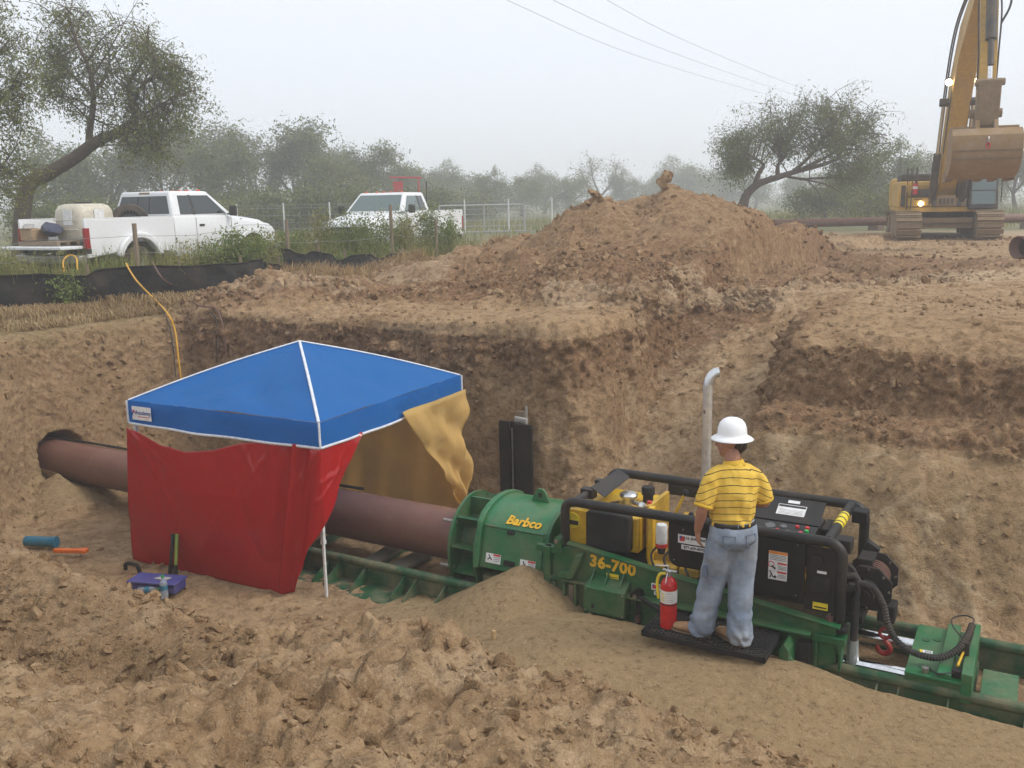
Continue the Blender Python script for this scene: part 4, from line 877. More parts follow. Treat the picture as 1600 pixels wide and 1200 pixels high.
ribbed([(4.02, -.46, .98), (4.12, -.40, .99), (4.16, -.36, .92), (4.22, -.40, .93), (4.29, -.40, .90), (4.36, -.40, .78), (4.41, -.42, .62), (4.50, -.44, .50), (4.64, -.46, .45), (4.79, -.43, .44), (4.91, -.34, .49), (4.975, -.22, .57), (5.0, -.10, .63)], .029, 168).build('hydraulic_hose', M['rubber'], mc)
ribbed([(4.01, -.42, .86), (4.10, -.40, .87), (4.18, -.36, .90), (4.20, -.30, .93)], .026, 60).build('hydraulic_hose', M['rubber'], mc)
ribbed([(4.0, -.30, 1.05), (4.10, -.34, 1.02), (4.16, -.40, .90), (4.15, -.42, .78)], .024, 60).build('hydraulic_hose', M['rubber'], mc)
# ------------------------------------------------------------------ canopy over the casing
cF, cL, cR = Vector((-.91, -1.11, 0)), Vector((-3.658, -1.206, 0)), Vector((-1.006, 1.638, 0)); cB = cL + cR - cF
CEN = (cF + cB) / 2
tent = pit_thing('canopy_tent', 'blue pop-up canopy with white piping standing over the casing pipe', 'canopy', (CEN.x, CEN.y, .03))
EZ0, EZ1, PKZ = 1.655, 1.915, 2.47
corners = [cL, cF, cR, cB]; PK = CEN + Vector((0, 0, PKZ))
def wr(P, f, s, a): return a * float(fbm(np.array([P], float), f, 3, s)[0])
def roof_pt(a, b, s, t):
    e = a.lerp(b, s); e = Vector((e.x, e.y, EZ1)); p = e.lerp(PK, t)
    ridge = abs(2 * s - 1)                        # 1 on the hips, 0 mid panel
    p.z += .030 * math.sin(math.pi * t) * (.35 + .65 * ridge ** 2) - .050 * (1 - ridge ** 2) * math.sin(math.pi * min(1, t * 1.25)) * (1 - t)
    return p
NG = 26
for a_, b_ in zip(corners, corners[1:] + corners[:1]):
    rows = []
    for i in range(NG + 1):
        t_ = i / NG; row = []
        for j in range(NG + 1):
            s_ = j / NG; p = roof_pt(a_, b_, s_, t_); k_ = math.sin(math.pi * s_) * (1 - t_) * min(1, t_ * 6 + .2)
            # folds run from the corners toward the middle of the eave and up to the peak
            p.z += k_ * (wr((p.x * 1.2, p.y * 1.2, 0), 1.6, 3, .060) + .018 * math.sin(14 * (s_ + .5 * t_) + 2 * t_) + .013 * math.sin(23 * (s_ - .6 * t_) + 1)); row.append(p)
        rows.append(row)
    MB().grid(rows).build('roof_panel', M['blue'], tent, smooth=60)
    rows = []; nrm = (b_ - a_).cross(Vector((0, 0, 1))).normalized()
    for i in range(7):
        f_ = i / 6; row = []
        for j in range(49):
            s_ = j / 48; p = a_.lerp(b_, s_); w_ = math.sin(math.pi * s_)
            p = Vector((p.x, p.y, EZ1 + (EZ0 - EZ1) * f_ - .012 * w_ * f_)) + nrm * (.012 + .03 * f_ * w_ * .5 + f_ * w_ * (.012 * math.sin(s_ * 19) + wr((s_ * 6, f_ * 1.5, a_.x), 1.0, 5, .04)))
            row.append(p)
        rows.append(row)
    MB().grid(rows).build('valance', M['blue'], tent, smooth=60)
    bot = [p + Vector((0, 0, -.002)) for p in rows[-1]]; MB().tube(bot[::2] + [bot[-1]], .011, 6, ry=.015).build('hem_tape', M['trim'], tent)
    hip = [roof_pt(a_, b_, 0, i / 16) + Vector((0, 0, .006)) for i in range(17)]
    MB().tube(hip, .016, 6, ry=.010, upv=(0, 0, 1)).build('ridge_piping', M['trim'], tent)
    out = (a_ - CEN).normalized() * .02; MB().tube([Vector((a_.x, a_.y, EZ1)) + out, Vector((a_.x, a_.y, EZ0)) + out], .012, 6).build('corner_piping', M['trim'], tent)
for c_ in corners:
    i_ = (CEN - c_).normalized() * .05; b_ = c_ + i_; lean = Vector((.0, 0, 0)) if c_ is not cF else Vector((-.03, .0, 0))
    lg = MB().box((b_.x - .019 + lean.x, b_.y - .019, .62), (b_.x + .019 + lean.x, b_.y + .019, EZ1 - .03)).build('leg', M['white_pole'], tent, bev=.004)
    MB().box((b_.x - .013 + lean.x, b_.y - .013, .0), (b_.x + .013 + lean.x, b_.y + .013, .64)).build('inner_leg', M['white_pole'], lg, bev=.003); MB().box((b_.x - .022 + lean.x, b_.y - .022, .61), (b_.x + .022 + lean.x, b_.y + .022, .65)).build('leg_collar', M['trim_black'] if c_ is cB else M['white_pole'], lg)
    MB().box((b_.x - .05 + lean.x, b_.y - .05, -.004), (b_.x + .05 + lean.x, b_.y + .05, .006)).build('foot_plate', M['white_pole'], lg)
for a_, b_ in zip(corners, corners[1:] + corners[:1]):
    for z0_, z1_ in ((1.86, 1.62), (1.62, 1.86)):
        m_ = (a_ + b_) / 2
        MB().tube([Vector((a_.x, a_.y, z0_)).lerp(Vector((CEN.x, CEN.y, z0_)), .04), Vector((m_.x, m_.y, z1_ if z0_ > z1_ else z1_)).lerp(Vector((CEN.x, CEN.y, z1_)), .04)], .011, 6).build('truss_bar', M['white_pole'], tent)
        MB().tube([Vector((b_.x, b_.y, z0_)).lerp(Vector((CEN.x, CEN.y, z0_)), .045), Vector((m_.x, m_.y, z1_)).lerp(Vector((CEN.x, CEN.y, z1_)), .045)], .011, 6).build('truss_bar', M['white_pole'], tent)
dl = (cF - cL).normalized(); nl = dl.cross(Vector((0, 0, 1))).normalized()
lb = quad_plate('label_patch', M['white_dec'], tent, cL + dl * .245 + nl * .040 + Vector((0, 0, 1.79)), .30, .155, .0, .004, xd=dl, yd=(0, 0, 1))
lettering('label_lettering', 'Academy', .066, M['blue_dec'], lb, cL + dl * .275 + nl * .046 + Vector((0, 0, 1.798)), dl, (0, 0, 1), depth=.0005, bold=.001)
for q_ in ((-.03, .03, .03, .0), (.0, .03, -.035, -.035), (-.035, -.0, .02, .012)):
    c_ = cL + dl * .13 + nl * .0465 + Vector((0, 0, 1.795)); MB().tube([c_ + dl * q_[0] + Vector((0, 0, q_[1])), c_ + dl * q_[2] + Vector((0, 0, q_[3]))], .006, 5).build('label_emblem', M['red_dec'] if q_[0] == -.03 else M['blue_dec'], lb)
quad_plate('label_red_line', M['red_dec'], lb, cL + dl * .275 + nl * .0445 + Vector((0, 0, 1.752)), .17, .008, .0, .001, xd=dl, yd=(0, 0, 1))

# red plastic sheet round two sides
def along(d):
    L1 = (cF - cL).length
    if d <= L1: p = cL.lerp(cF, d / L1); n = nl
    else:
        k = (d - L1) / (cR - cF).length; p = cF.lerp(cR, k); n = (cR - cF).cross(Vector((0, 0, 1))).normalized()
    w = min(1, max(0, (d - L1 + .12) / .24)); n2 = (cR - cF).cross(Vector((0, 0, 1))).normalized(); return p, nl.lerp(n2, w).normalized()
rs = pit_thing('red_plastic_sheet', 'red translucent plastic sheet hung as a side wall below the blue canopy', 'plastic sheet', (-2.4, -1.2, .05))
ND, NZ_ = 170, 84; L1 = (cF - cL).length
dg_ = np.repeat((-.05 + (L1 + .70) * np.arange(ND + 1) / ND)[None], NZ_ + 1, 0); fg_ = np.repeat((np.arange(NZ_ + 1) / NZ_)[:, None], ND + 1, 1)
top = np.interp(dg_, [-.05, .12, .5, .9, 1.3, 1.7, 2.2, L1 + .75], [1.60, 1.57, 1.455, 1.42, 1.48, 1.60, 1.665, 1.69])
bot = np.interp(dg_, [-.05, .1, 1.2, 2.2, 2.36, 2.55, L1, L1 + .2, L1 + .65], [.04, .02, .03, .03, .06, .45, .86, 1.22, 1.655])
zg_ = top + (bot - top) * fg_; Q = P3(dg_, zg_ * .9, np.full_like(dg_, 3.1)); sh_ = dg_.shape
def fq(s_, f_, o_, sd_): return fbm(Q * np.array(s_), f_, o_, sd_).reshape(sh_)
gather = np.exp(-((dg_ - 2.45) / .35) ** 2)
og_ = .035 + .04 * fq((1, 1, 1), .7, 1, 33) - .022 * np.exp(-np.abs(fq((.8, .5, 1), .9, 2, 35)) * 30) + .020 * np.abs(np.sin(3.1 * (dg_ - .75 * (1.6 - zg_)) + 2 * fq((1, 1, 1), 1.1, 2, 31))) * np.exp(-((dg_ - .4) / .9) ** 2)
og_ += gather * (.035 * np.sin(dg_ * 24 + 2.2 * (1.6 - zg_) ** 2) + .014 * np.sin(dg_ * 40 - zg_ * 5)) + .10 * np.sin(np.pi * fg_) * np.exp(-((dg_ - 1.3) / 1.1) ** 2) + .05 * fg_
for (x0_, y0_, x1_, y1_, am, wd) in ((.02, 1.58, .95, .55, .016, .026), (.0, 1.56, .62, 1.22, .013, .02), (.0, 1.5, .45, .35, .010, .025), (2.2, 1.64, 1.35, .70, .013, .03), (2.72, 1.62, 2.12, .80, .018, .026), (2.65, 1.6, 2.35, .2, .014, .026), (.35, .95, 1.9, 1.05, .006, .04), (1.05, .2, 1.6, 1.0, .009, .035), (1.7, 1.6, 2.2, .9, .010, .026), (2.75, 1.3, 3.2, 1.45, .013, .026), (2.7, 1.1, 3.1, 1.55, .011, .022), (1.5, .05, 2.0, .55, .008, .035)):
    lx, ly = x1_ - x0_, y1_ - y0_; tt_ = np.clip(((dg_ - x0_) * lx + (zg_ - y0_) * ly) / (lx * lx + ly * ly), 0, 1); dd = np.hypot(dg_ - x0_ - tt_ * lx, zg_ - y0_ - tt_ * ly); og_ += am * np.exp(-(dd / wd) ** 2) * (1 - .6 * tt_)
rows = []
for i in range(NZ_ + 1):
    row = []
    for j in range(ND + 1):
        d = float(dg_[i, j]); p, n = along(max(0, d))
        if d < 0: p = p + dl * d
        row.append(p + n * float(og_[i, j]) + Vector((0, 0, float(zg_[i, j]))))
    rows.append(row)
MB().grid(rows).build('sheet', M['redpl'], rs, smooth=70, solid=.002)
# yellow canvas along the far side and gathered at the far leg
yt = pit_thing('yellow_canvas_tarp', 'yellow canvas tarp hung behind the casing pipe and gathered at a canopy leg', 'tarp', (-2.3, 1.6, .05))
rows = []
for i in range(31):
    row = []
    for j in range(71):
        s_ = j / 70; f_ = i / 30; p = cR.lerp(cB, s_ * .97); z = 1.76 + (.09 - 1.76) * f_
        q_ = np.array([[s_ * 3, z * .8, 7.0]]); row.append(p + Vector((0, 1, 0)) * (-.06 + .03 * math.sin(s_ * 30 + 2 * float(fbm(q_, 1, 2, 4)[0])) * f_ + .05 * float(fbm(q_, 1.2, 3, 8)[0])) + Vector((0, 0, z)))
    rows.append(row)
MB().grid(rows).build('back_sheet', M['yelltarp'], yt, smooth=70, solid=.003)
rows = []; dfr = (cF - cR).normalized(); nfr = (cR - cF).cross(Vector((0, 0, 1))).normalized()
for i in range(41):
    f_ = i / 40; row = []; w_ = 1.38 * (1 - f_) ** .85 * (1 - .28 * math.sin(math.pi * f_)) + .03
    for j in range(41):
        s_ = j / 40; d = s_ * w_; z = 1.715 - 1.60 * f_ - .30 * s_ ** 1.3 * math.sin(math.pi * min(1, f_ * 1.1)) * (1 - f_) + (.02 if f_ == 0 else 0)
        q_ = np.array([[s_ * 2, f_ * 3, 1.7]])
        out = .06 + .05 * math.sin(9 * (f_ * 1.3 + s_ * .9)) * min(1, f_ * 5) * (1 - .5 * f_) + .035 * math.sin(17 * (f_ * .7 - s_ * .9) + 1) * min(1, f_ * 5) + .05 * float(fbm(q_, 1.7, 3, 18)[0])
        row.append(cR + dfr * (d - .04) + nfr * out + Vector((0, 0, z)))
    rows.append(row)
MB().grid(rows).build('gathered_flap', M['yelltarp'], yt, smooth=70, solid=.004)

# ------------------------------------------------------------------ things round the pit
bp_ = pit_thing('steel_trench_panel', 'tall black steel channel panel standing against the earth wall behind the machine', 'steel panel', (-.45, 2.05, .10))
MB().box((-.67, 2.00, .1), (-.52, 2.04, 1.285)).build('flange', M['steel_black'], bp_, bev=.004); MB().box((-.52, 2.06, .1), (-.43, 2.10, 1.27)).build('web', M['steel_black'], bp_, bev=.004); MB().box((-.43, 2.00, .1), (-.19, 2.04, 1.265)).build('flange', M['steel_black'], bp_, bev=.004)
MB().box((-.535, 2.00, .1), (-.515, 2.10, 1.28)).build('lip', M['steel_black'], bp_, bev=.003); MB().box((-.435, 2.00, .1), (-.415, 2.10, 1.268)).build('lip', M['steel_black'], bp_, bev=.003)
MB().tube([(-.495, 2.04, .12), (-.493, 2.04, 1.20)], .012, 8).build('steel_rod', M['alu'], bp_)
sk = pit_thing('survey_stake', 'weathered wooden stake with tape rising behind the black steel panel', 'stake', (-.42, 2.16, .2))
MB().box((-.47, 2.14, .2), (-.38, 2.18, 1.40)).build('post', M['wood'], sk, bev=.004); MB().box((-.36, 2.15, .3), (-.335, 2.165, 1.47)).build('lath', M['sack'], sk); MB().tube([(-.49, 2.12, 1.30), (-.32, 2.12, 1.285)], .03, 8, ry=.04).build('tape', M['sack'], sk)
pg = pit_thing('wooden_peg', 'short pale wooden peg driven into the loose cuttings', 'peg', (1.42, -1.66, .15)); MB().tube([(1.42, -1.66, .1), (1.42, -1.66, .43), (1.425, -1.66, .445)], [.022, .022, .014], 8).build('peg_body', M['wood_new'], pg)
# fire extinguisher
fe = pit_thing('fire_extinguisher', 'red fire extinguisher standing on the black step beside the worker', 'fire extinguisher', (2.76, -1.02, .503))
Tx = Matrix.Translation((2.76, -1.02, .503))
fb = MB().lathe([(0, 0), (.062, 0), (.070, .008), (.070, .37), (.066, .395), (.050, .425), (.030, .442), (.022, .455), (0, .456)], 28, Tx).build('cylinder', M['red'], fe)
MB().lathe([(.0712, .235), (.0712, .345)], 28, Tx).build('label', M['white_dec'], fb); MB().lathe([(.0716, .218), (.0716, .228)], 28, Tx).build('strap', M['black_dull'], fb)
for k in range(4): MB().lathe([(.0718, .255 + .02 * k), (.0718, .263 + .02 * k)], 6, Tx, R(225), R(262)).build('label_symbol', M['yellow_dec'], fb)
for k in range(5): MB().lathe([(.0718, .250 + .018 * k), (.0718, .2535 + .018 * k)], 8, Tx, R(268), R(318)).build('label_print', M['sack'], fb)
MB().lathe([(0, .45), (.018, .45), (.018, .49), (.026, .49), (.026, .505), (0, .506)], 16, Tx).build('valve', M['alu'], fe)
MB().box((-.055, -.011, .50), (.07, .011, .512), Tx).build('carry_handle', M['alu'], fe, bev=.003); MB().box((-.05, -.010, .535), (.075, .010, .545), Tx @ Matrix.Rotation(R(-8), 4, 'Y')).build('squeeze_lever', M['alu'], fe, bev=.003)
MB().tube([(0, 0, .5), (-.005, 0, .54)], .008, 6, M=Tx).build('lever_pin', M['alu'], fe); MB().tube([(.0, -.028, .49), (.0, -.038, .49)], .018, 12, M=Tx).build('gauge', M['steel'], fe)
MB().tube(bez([(-.02, 0, .475), (-.075, -.005, .46), (-.098, -.01, .40), (-.094, -.015, .33), (-.082, -.02, .25)], 16), .013, 8, M=Tx).build('hose', M['yellow_dec'], fe)
MB().tube([(0, -.073, .42), (0, -.060, .47), (0, -.03, .50)], .005, 5, M=Tx).build('pull_tag', M['white'], fe)
# things lying on the floor at the far end
def floor_z(u, v):
    p = W(u, v, 0); return float(terrain(np.array([p.x]), np.array([p.y]))[0][0]) - FLOOR
cu, cv = -2.62, -1.86; cz = floor_z(cu, cv) + .05
cb = pit_thing('tool_tray', 'low blue plastic tray box lying below the red sheet', 'box', (cu, cv, cz))
Tx = Matrix.Translation((cu, cv, cz)) @ Matrix.Rotation(R(18), 4, 'Z')
MB().box((-.27, -.11, .0), (.27, .11, .10), Tx).build('tray', M['cooler'], cb, bev=.015); MB().box((-.285, -.125, .10), (.285, .125, .125), Tx).build('lid', M['cooler'], cb, bev=.01); MB().hexa([(-.02, -.03, .126), (.12, -.05, .126), (.16, .02, .126), (.03, .03, .126), (-.02, -.03, .135), (.12, -.05, .135), (.16, .02, .135), (.03, .03, .135)], Tx).build('sticker', M['sack'], cb)
for (m_, p0, p1, nm, lab) in (('black_dull', (-2.87, -1.50, .0), (-2.90, -1.38, .46), 'pry_bar', 'black handled bar leaning against the red sheet behind the blue tray'), ('lime', (-2.76, -1.52, .0), (-2.86, -1.36, .45), 'spade_handle', 'lime green tool handle leaning against the red sheet behind the blue tray')):
    z_ = floor_z(p0[0], p0[1]); tl = pit_thing(nm, lab, 'tool', (p0[0], p0[1], z_)); a_ = Vector(p0) + Vector((0, 0, z_)); b_ = Vector(p1) + Vector((0, 0, z_))
    MB().tube([a_, a_.lerp(b_, .55), b_], [.018, .020, .022], 10).build('shaft', M[m_], tl); MB().tube([a_.lerp(b_, -.02), a_.lerp(b_, .30)], .024, 10).build('grip', M['black_dull'], tl)
def bottle(u, v, tilt, lab):
    z_ = floor_z(u, v) + .045; b_ = pit_thing('water_bottle', lab, 'bottle', (u, v, z_)); Tx = Matrix.Translation((u, v, z_ + (.0 if tilt == 0 else .04))) @ Matrix.Rotation(R(20), 4, 'Z') @ Matrix.Rotation(tilt, 4, 'Y')
    MB().lathe([(0, 0), (.036, 0), (.040, .01), (.040, .07), (.037, .08), (.040, .09), (.040, .15), (.034, .18), (.018, .205), (.014, .215), (.014, .225), (0, .226)], 18, Tx).build('bottle_body', M['bottle'], b_)
    MB().lathe([(0, .222), (.017, .222), (.017, .245), (0, .246)], 14, Tx).build('cap', M['bottlecap'], b_); MB().lathe([(.0408, .09), (.0408, .14)], 18, Tx).build('label', M['teal'], b_)
bottle(-2.40, -1.96, 0, 'clear water bottle with green cap standing before the blue tray'); bottle(-2.72, -2.02, R(82), 'clear water bottle lying on its side before the blue tray')
z_ = floor_z(-5.0, -1.62); bt = pit_thing('blue_plastic_tube', 'short teal blue plastic tube lying on the pit floor', 'tube', (-5.0, -1.62, z_))
Tx = Matrix.Translation((-5.0, -1.62, z_ + .09)) @ Matrix.Rotation(R(22), 4, 'Z')
MB().tube([(-.19, 0, 0), (.19, 0, 0)], .062, 18, M=Tx).build('tube_body', M['teal'], bt); MB().tube([(.16, 0, 0), (.21, 0, 0)], .068, 18, M=Tx).build('collar', M['teal'], bt)
z_ = floor_z(-4.45, -1.62); og = pit_thing('orange_level', 'bright orange plastic bar lying on the pit floor', 'bar', (-4.45, -1.62, z_))
Tx = Matrix.Translation((-4.45, -1.62, z_ + .06)) @ Matrix.Rotation(R(25), 4, 'Z'); MB().box((-.19, -.03, 0), (.14, .03, .045), Tx).build('bar_body', M['orange'], og, bev=.008); MB().box((.13, -.045, 0), (.22, .045, .05), Tx).build('bar_end', M['orange'], og, bev=.012)
z_ = floor_z(-3.35, -1.62); gp = pit_thing('black_tool_handle', 'small black bent handle lying beside the corner leg of the canopy', 'tool', (-3.35, -1.62, z_)); Tx = Matrix.Translation((-3.35, -1.62, z_ + .05))
MB().tube(bez([(-.10, 0, -.02), (-.09, 0, .05), (0, .01, .065), (.08, .02, .05), (.11, .02, -.03)], 14), .022, 8, M=Tx).build('handle_body', M['black_dull'], gp)

# ------------------------------------------------------------------ worker (X to the right of his view from behind, Y the way he faces away)
pw = W(3.235, -1.05, .5035)
man = thing('person', 'person in white hard hat, yellow striped polo shirt and blue jeans standing on the step', 'person', pw, R(-13))
FA = R(24); fdir = Vector((-math.sin(FA), math.cos(FA), 0)); ldir = Vector((math.cos(FA), math.sin(FA), 0))
TC = Vector((.055, .0, 0)); Z_ = Vector((0, 0, 1))
def T(l, f, z): return TC + ldir * l + fdir * f + Z_ * z
def limb(mb, pts, r, n=14, ry=None, upv=None, k=18):
    p = bez(pts, k); m = len(p); ii = np.linspace(0, len(r) - 1, m); rr = list(np.interp(ii, range(len(r)), r))
    r2 = None if ry is None else list(np.interp(ii, range(len(ry)), ry)); mb.tube([tuple(q) for q in p], rr, n, ry=r2, upv=upv); mb.ball(p[0], (rr[0],) * 3, 10) if ry is None else None; mb.ball(p[-1], (rr[-1],) * 3, 10) if ry is None else None
kneeL, ankL = Vector((-.090, .03, .50)), Vector((-.168, .045, .09)); kneeR, ankR = Vector((.135, .03, .49)), Vector((.135, -.055, .09))
hipL, hipR = T(-.09, 0, .90), T(.095, 0, .90)
shL, shR = T(-.188, -.005, 1.415), T(.188, -.005, 1.415)
elL, wrL = T(-.275, -.045, 1.165), T(-.262, .075, .945); elR, wrR = T(.27, .0, 1.16), T(.235, .23, 1.08)
HC = T(-.01, .045, 1.665); HA = R(86); hf = Vector((-math.sin(HA), math.cos(HA), 0)); hl = Vector((math.cos(HA), math.sin(HA), 0))
def Hd(l, f, z): return HC + hl * l + hf * f + Z_ * z
b = MB()
limb(b, [T(0, 0, .86), T(0, -.005, 1.0), T(0, -.01, 1.2), T(0, -.01, 1.36), T(0, 0, 1.46), T(0, .005, 1.50)], [.15, .145, .155, .16, .11, .055], 18, [.105, .10, .105, .10, .07, .055], fdir)
limb(b, [T(0, 0, 1.44), T(-.005, .02, 1.52), Hd(0, -.015, -.06)], [.066, .060, .058])
# head: skull, jaw, brow, nose, lips, chin, ear
b.ball(tuple(Hd(0, -.008, .035)), (.078, .092, .088), 20, Matrix.Identity(4))
limb(b, [Hd(0, .02, .02), Hd(0, .045, -.045), Hd(0, .058, -.098)], [.066, .058, .030]); b.ball(Hd(0, .072, -.100), (.022, .022, .018), 10)
limb(b, [Hd(0, .086, .028), Hd(0, .107, -.012), Hd(0, .110, -.026)], [.012, .014, .017], k=6); b.ball(Hd(0, .100, -.030), (.017, .014, .010), 8)
b.ball(Hd(0, .084, .036), (.020, .016, .012), 8); b.ball(Hd(-.030, .076, .038), (.022, .022, .012), 8); b.ball(Hd(.030, .076, .038), (.022, .022, .012), 8)
b.ball(Hd(0, .086, -.056), (.022, .016, .009), 8); b.ball(Hd(0, .084, -.070), (.020, .015, .009), 8)
for s_ in (-1, 1): limb(b, [Hd(s_ * .077, -.012, .022), Hd(s_ * .088, -.024, .006), Hd(s_ * .078, -.012, -.028)], [.010, .017, .010], k=6)
# arms and hands
limb(b, [shL + Z_ * -.03 + ldir * .02, shL.lerp(elL, .5) + fdir * -.005, elL], [.045, .050, .044]); limb(b, [elL, elL.lerp(wrL, .4), wrL], [.044, .045, .029])
limb(b, [shR + Z_ * -.03 - ldir * .02, elR], [.045, .044]); limb(b, [elR, elR.lerp(wrR, .4), wrR], [.044, .044, .029])
def hand(wr_, d, side, spread, curl):
    """palm and five fingers; d down the hand, side toward the thumb, curl the way the fingers close"""
    d = d.normalized(); side = (side - d * side.dot(d)).normalized(); cu_ = (curl - d * curl.dot(d)); cu_ = (cu_ - side * cu_.dot(side)).normalized()
    limb(b, [wr_, wr_ + d * .04, wr_ + d * .085], [.030, .040, .040], 12, [.022, .019, .015], cu_)
    for k, (o, ln) in enumerate(((.030, .078), (.010, .088), (-.011, .082), (-.031, .064))):
        q0 = wr_ + d * .075 + side * o; a1 = (d + cu_ * .25 + side * spread * (o * 6)).normalized(); a2 = (d + cu_ * .75).normalized(); a3 = (d + cu_ * 1.3).normalized()
        q1 = q0 + a1 * ln * .48; q2 = q1 + a2 * ln * .32; q3 = q2 + a3 * ln * .22; limb(b, [q0, q1, q2, q3], [.0105, .0098, .0088, .0075], 8, k=9)
    q0 = wr_ + d * .022 + side * .026; q1 = q0 + (d * .75 + side * .75 + cu_ * .25).normalized() * .042; q2 = q1 + (d + side * .25 + cu_ * .3).normalized() * .034; limb(b, [q0, q1, q2], [.015, .012, .009], 8, k=8)
hand(wrL, Vector((.10, .02, -1)) + fdir * .12, fdir, .25, ldir); hand(wrR, fdir * .9 + Vector((0, 0, -.25)), -ldir, .3, Vector((0, 0, -1)))
# legs and feet inside the clothes
for hp_i, kn, an_, fd in ((hipL, kneeL, ankL, Vector((-.95, .30, 0))), (hipR, kneeR, ankR, Vector((-.72, .69, 0)))):
    limb(b, [hp_i, hp_i.lerp(kn, .5), kn], [.085, .078, .056]); limb(b, [kn, kn.lerp(an_, .35), an_], [.056, .058, .038]); limb(b, [an_ + Z_ * -.04, an_ + fd.normalized() * .10 + Z_ * -.05], [.034, .028])
bme = remesh(b, .0085, 2, .5)
body = link(bme, 'body', M['skin'], man)
# shirt
s = MB()
limb(s, [T(0, 0, 1.0), T(0, -.005, 1.06), T(0, -.012, 1.20), T(0, -.015, 1.32), T(0, -.008, 1.41), T(0, 0, 1.465), T(0, .008, 1.505)], [.172, .180, .186, .196, .182, .128, .066], 22, [.132, .140, .138, .130, .108, .085, .066], fdir, 24)
limb(s, [T(-.11, 0, 1.43), shL + Z_ * -.022 + ldir * .012, shL.lerp(elL, .45), shL.lerp(elL, .82) + fdir * -.004], [.062, .064, .070, .072], 14, None, None, 15); limb(s, [T(.11, 0, 1.43), shR + Z_ * -.022 - ldir * .012, shR.lerp(elR, .45), shR.lerp(elR, .82)], [.062, .064, .070, .070], 14, None, None, 15)
sme = remesh(s, .011, 4, .5); a_ = co(sme); nn = normals(sme)
cut = shL.lerp(elL, .86); a_ = a_ + nn * (.016 * (.5 - np.abs(fbm(a_ * np.array([1, 1, .55]), 5, 3, 201)) * 2) + .008 * fbm(a_, 9, 2, 205) + .007 * fbm(a_ * np.array([1.6, 1.6, .5]), 14, 2, 203) + .008 * np.sin(a_[:, 2] * 38 + 6 * fbm(a_, 5, 2, 9)) * S(a_[:, 2], 1.16, 1.02))[:, None]
setco(sme, a_)
t = NT('striped_polo'); v_ = t.coord(); sx = t.new('SeparateXYZ'); t.ln(v_, sx.inputs[0]); n_ = t.noise(v_, 4, 3); w_ = t.noise(v_, 9, 3)
xx = t.math('SUBTRACT', sx.outputs[0], .05); arcx = t.math('MULTIPLY', t.math('MULTIPLY', xx, xx), 1.1)
ph = t.math('ADD', t.math('ADD', sx.outputs[2], arcx), t.math('MULTIPLY', n_, .02)); fr = t.math('FRACT', t.math('MULTIPLY', ph, 17.5))
ln1 = t.math('LESS_THAN', fr, .105); col = t.mix(ln1, t.mix(t.step(w_, .3, .7), (.64, .40, .055), (.77, .52, .095)), (.055, .035, .018))
t.base(col); t.rough(.85); t.b.inputs['Specular IOR Level'].default_value = .2; t.bump(t.math('ADD', t.math('MULTIPLY', n_, .7), t.math('MULTIPLY', w_, .5)), .5, .03); M['polo'] = t.m
shirt = link(sme, 'polo_shirt', M['polo'], man)
M['collar'] = cloth('yellow_collar', (.70, .43, .04), .85, fine=90, dust=0, wr=.2)
MB().tube([T(0, .005, 1.478), T(-.004, .006, 1.505), T(-.006, .010, 1.528)], [.092, .080, .070], 22, False, ry=[.085, .076, .070], upv=fdir).build('collar', M['collar'], shirt, smooth=60, solid=.006)
for e_, a0_, a1_ in ((shL, shL.lerp(elL, .86), shL.lerp(elL, .95)), (shR, shR.lerp(elR, .86), shR.lerp(elR, .93))): MB().tube([a0_, a1_], [.0745, .0735], 18, False).build('sleeve_cuff', M['collar'], shirt, smooth=60, solid=.005)
# jeans
j = MB()
limb(j, [T(0, 0, 1.035), T(0, -.01, .97), T(0, -.012, .90), T(0, -.005, .83)], [.176, .192, .196, .140], 20, [.134, .148, .150, .105], fdir, 12)
for hp_i, kn, an_, o in ((hipL, kneeL, ankL, -1), (hipR, kneeR, ankR, 1)):
    limb(j, [hp_i + Z_ * .01, hp_i.lerp(kn, .4), kn, kn.lerp(an_, .5), an_ + Z_ * .02, an_ + Z_ * -.025], [.108, .116, .102, .098, .100, .104], 16, None, None, 22)
jme = remesh(j, .011, 3, .5); a_ = co(jme); nn = normals(jme)
low = S(a_[:, 2], .42, .06); a_ = a_ + nn * (.016 * low * fbm(a_ * np.array([.5, .5, 1.5]), 11, 3, 211) + .012 * fbm(a_ * np.array([.7, .7, 1.0]), 7, 3, 212) + .010 * low * np.sin(a_[:, 2] * 60 + 9 * fbm(a_, 4, 2, 3) + 9 * a_[:, 0]))[:, None]
a_[:, 2] = np.maximum(a_[:, 2], .028); setco(jme, a_)
t = NT('faded_denim'); v_ = t.coord(); n1_ = t.noise(v_, 5, 5, .6); n2_ = t.noise(v_, 160, 2); sx = t.new('SeparateXYZ'); t.ln(v_, sx.inputs[0])
col = t.mix(t.step(n1_, .35, .65), (.160, .205, .275), (.34, .395, .475)); col = t.mix(t.math('MULTIPLY', t.step(t.noise(v_, 3.1, 4), .50, .68), .6), col, (.24, .205, .155)); col = t.mix(t.step(n2_, .2, .8), t.mix(.25, col, (.05, .07, .11)), col)
t.base(col); t.rough(.9); t.b.inputs['Specular IOR Level'].default_value = .15; t.bump(t.math('ADD', t.math('MULTIPLY', n1_, 1.0), t.math('MULTIPLY', n2_, .1)), .5, .03); M['denim'] = t.m
jeans = link(jme, 'jeans', M['denim'], man)
M['denim_dark'] = cloth('denim_seam', (.13, .16, .22), .9, fine=120, dust=.2, wr=.2)
def seat(l_, z_): return T(l_, -.004 - .156 * math.sqrt(max(0, 1 - (l_ / .205) ** 2)), z_)
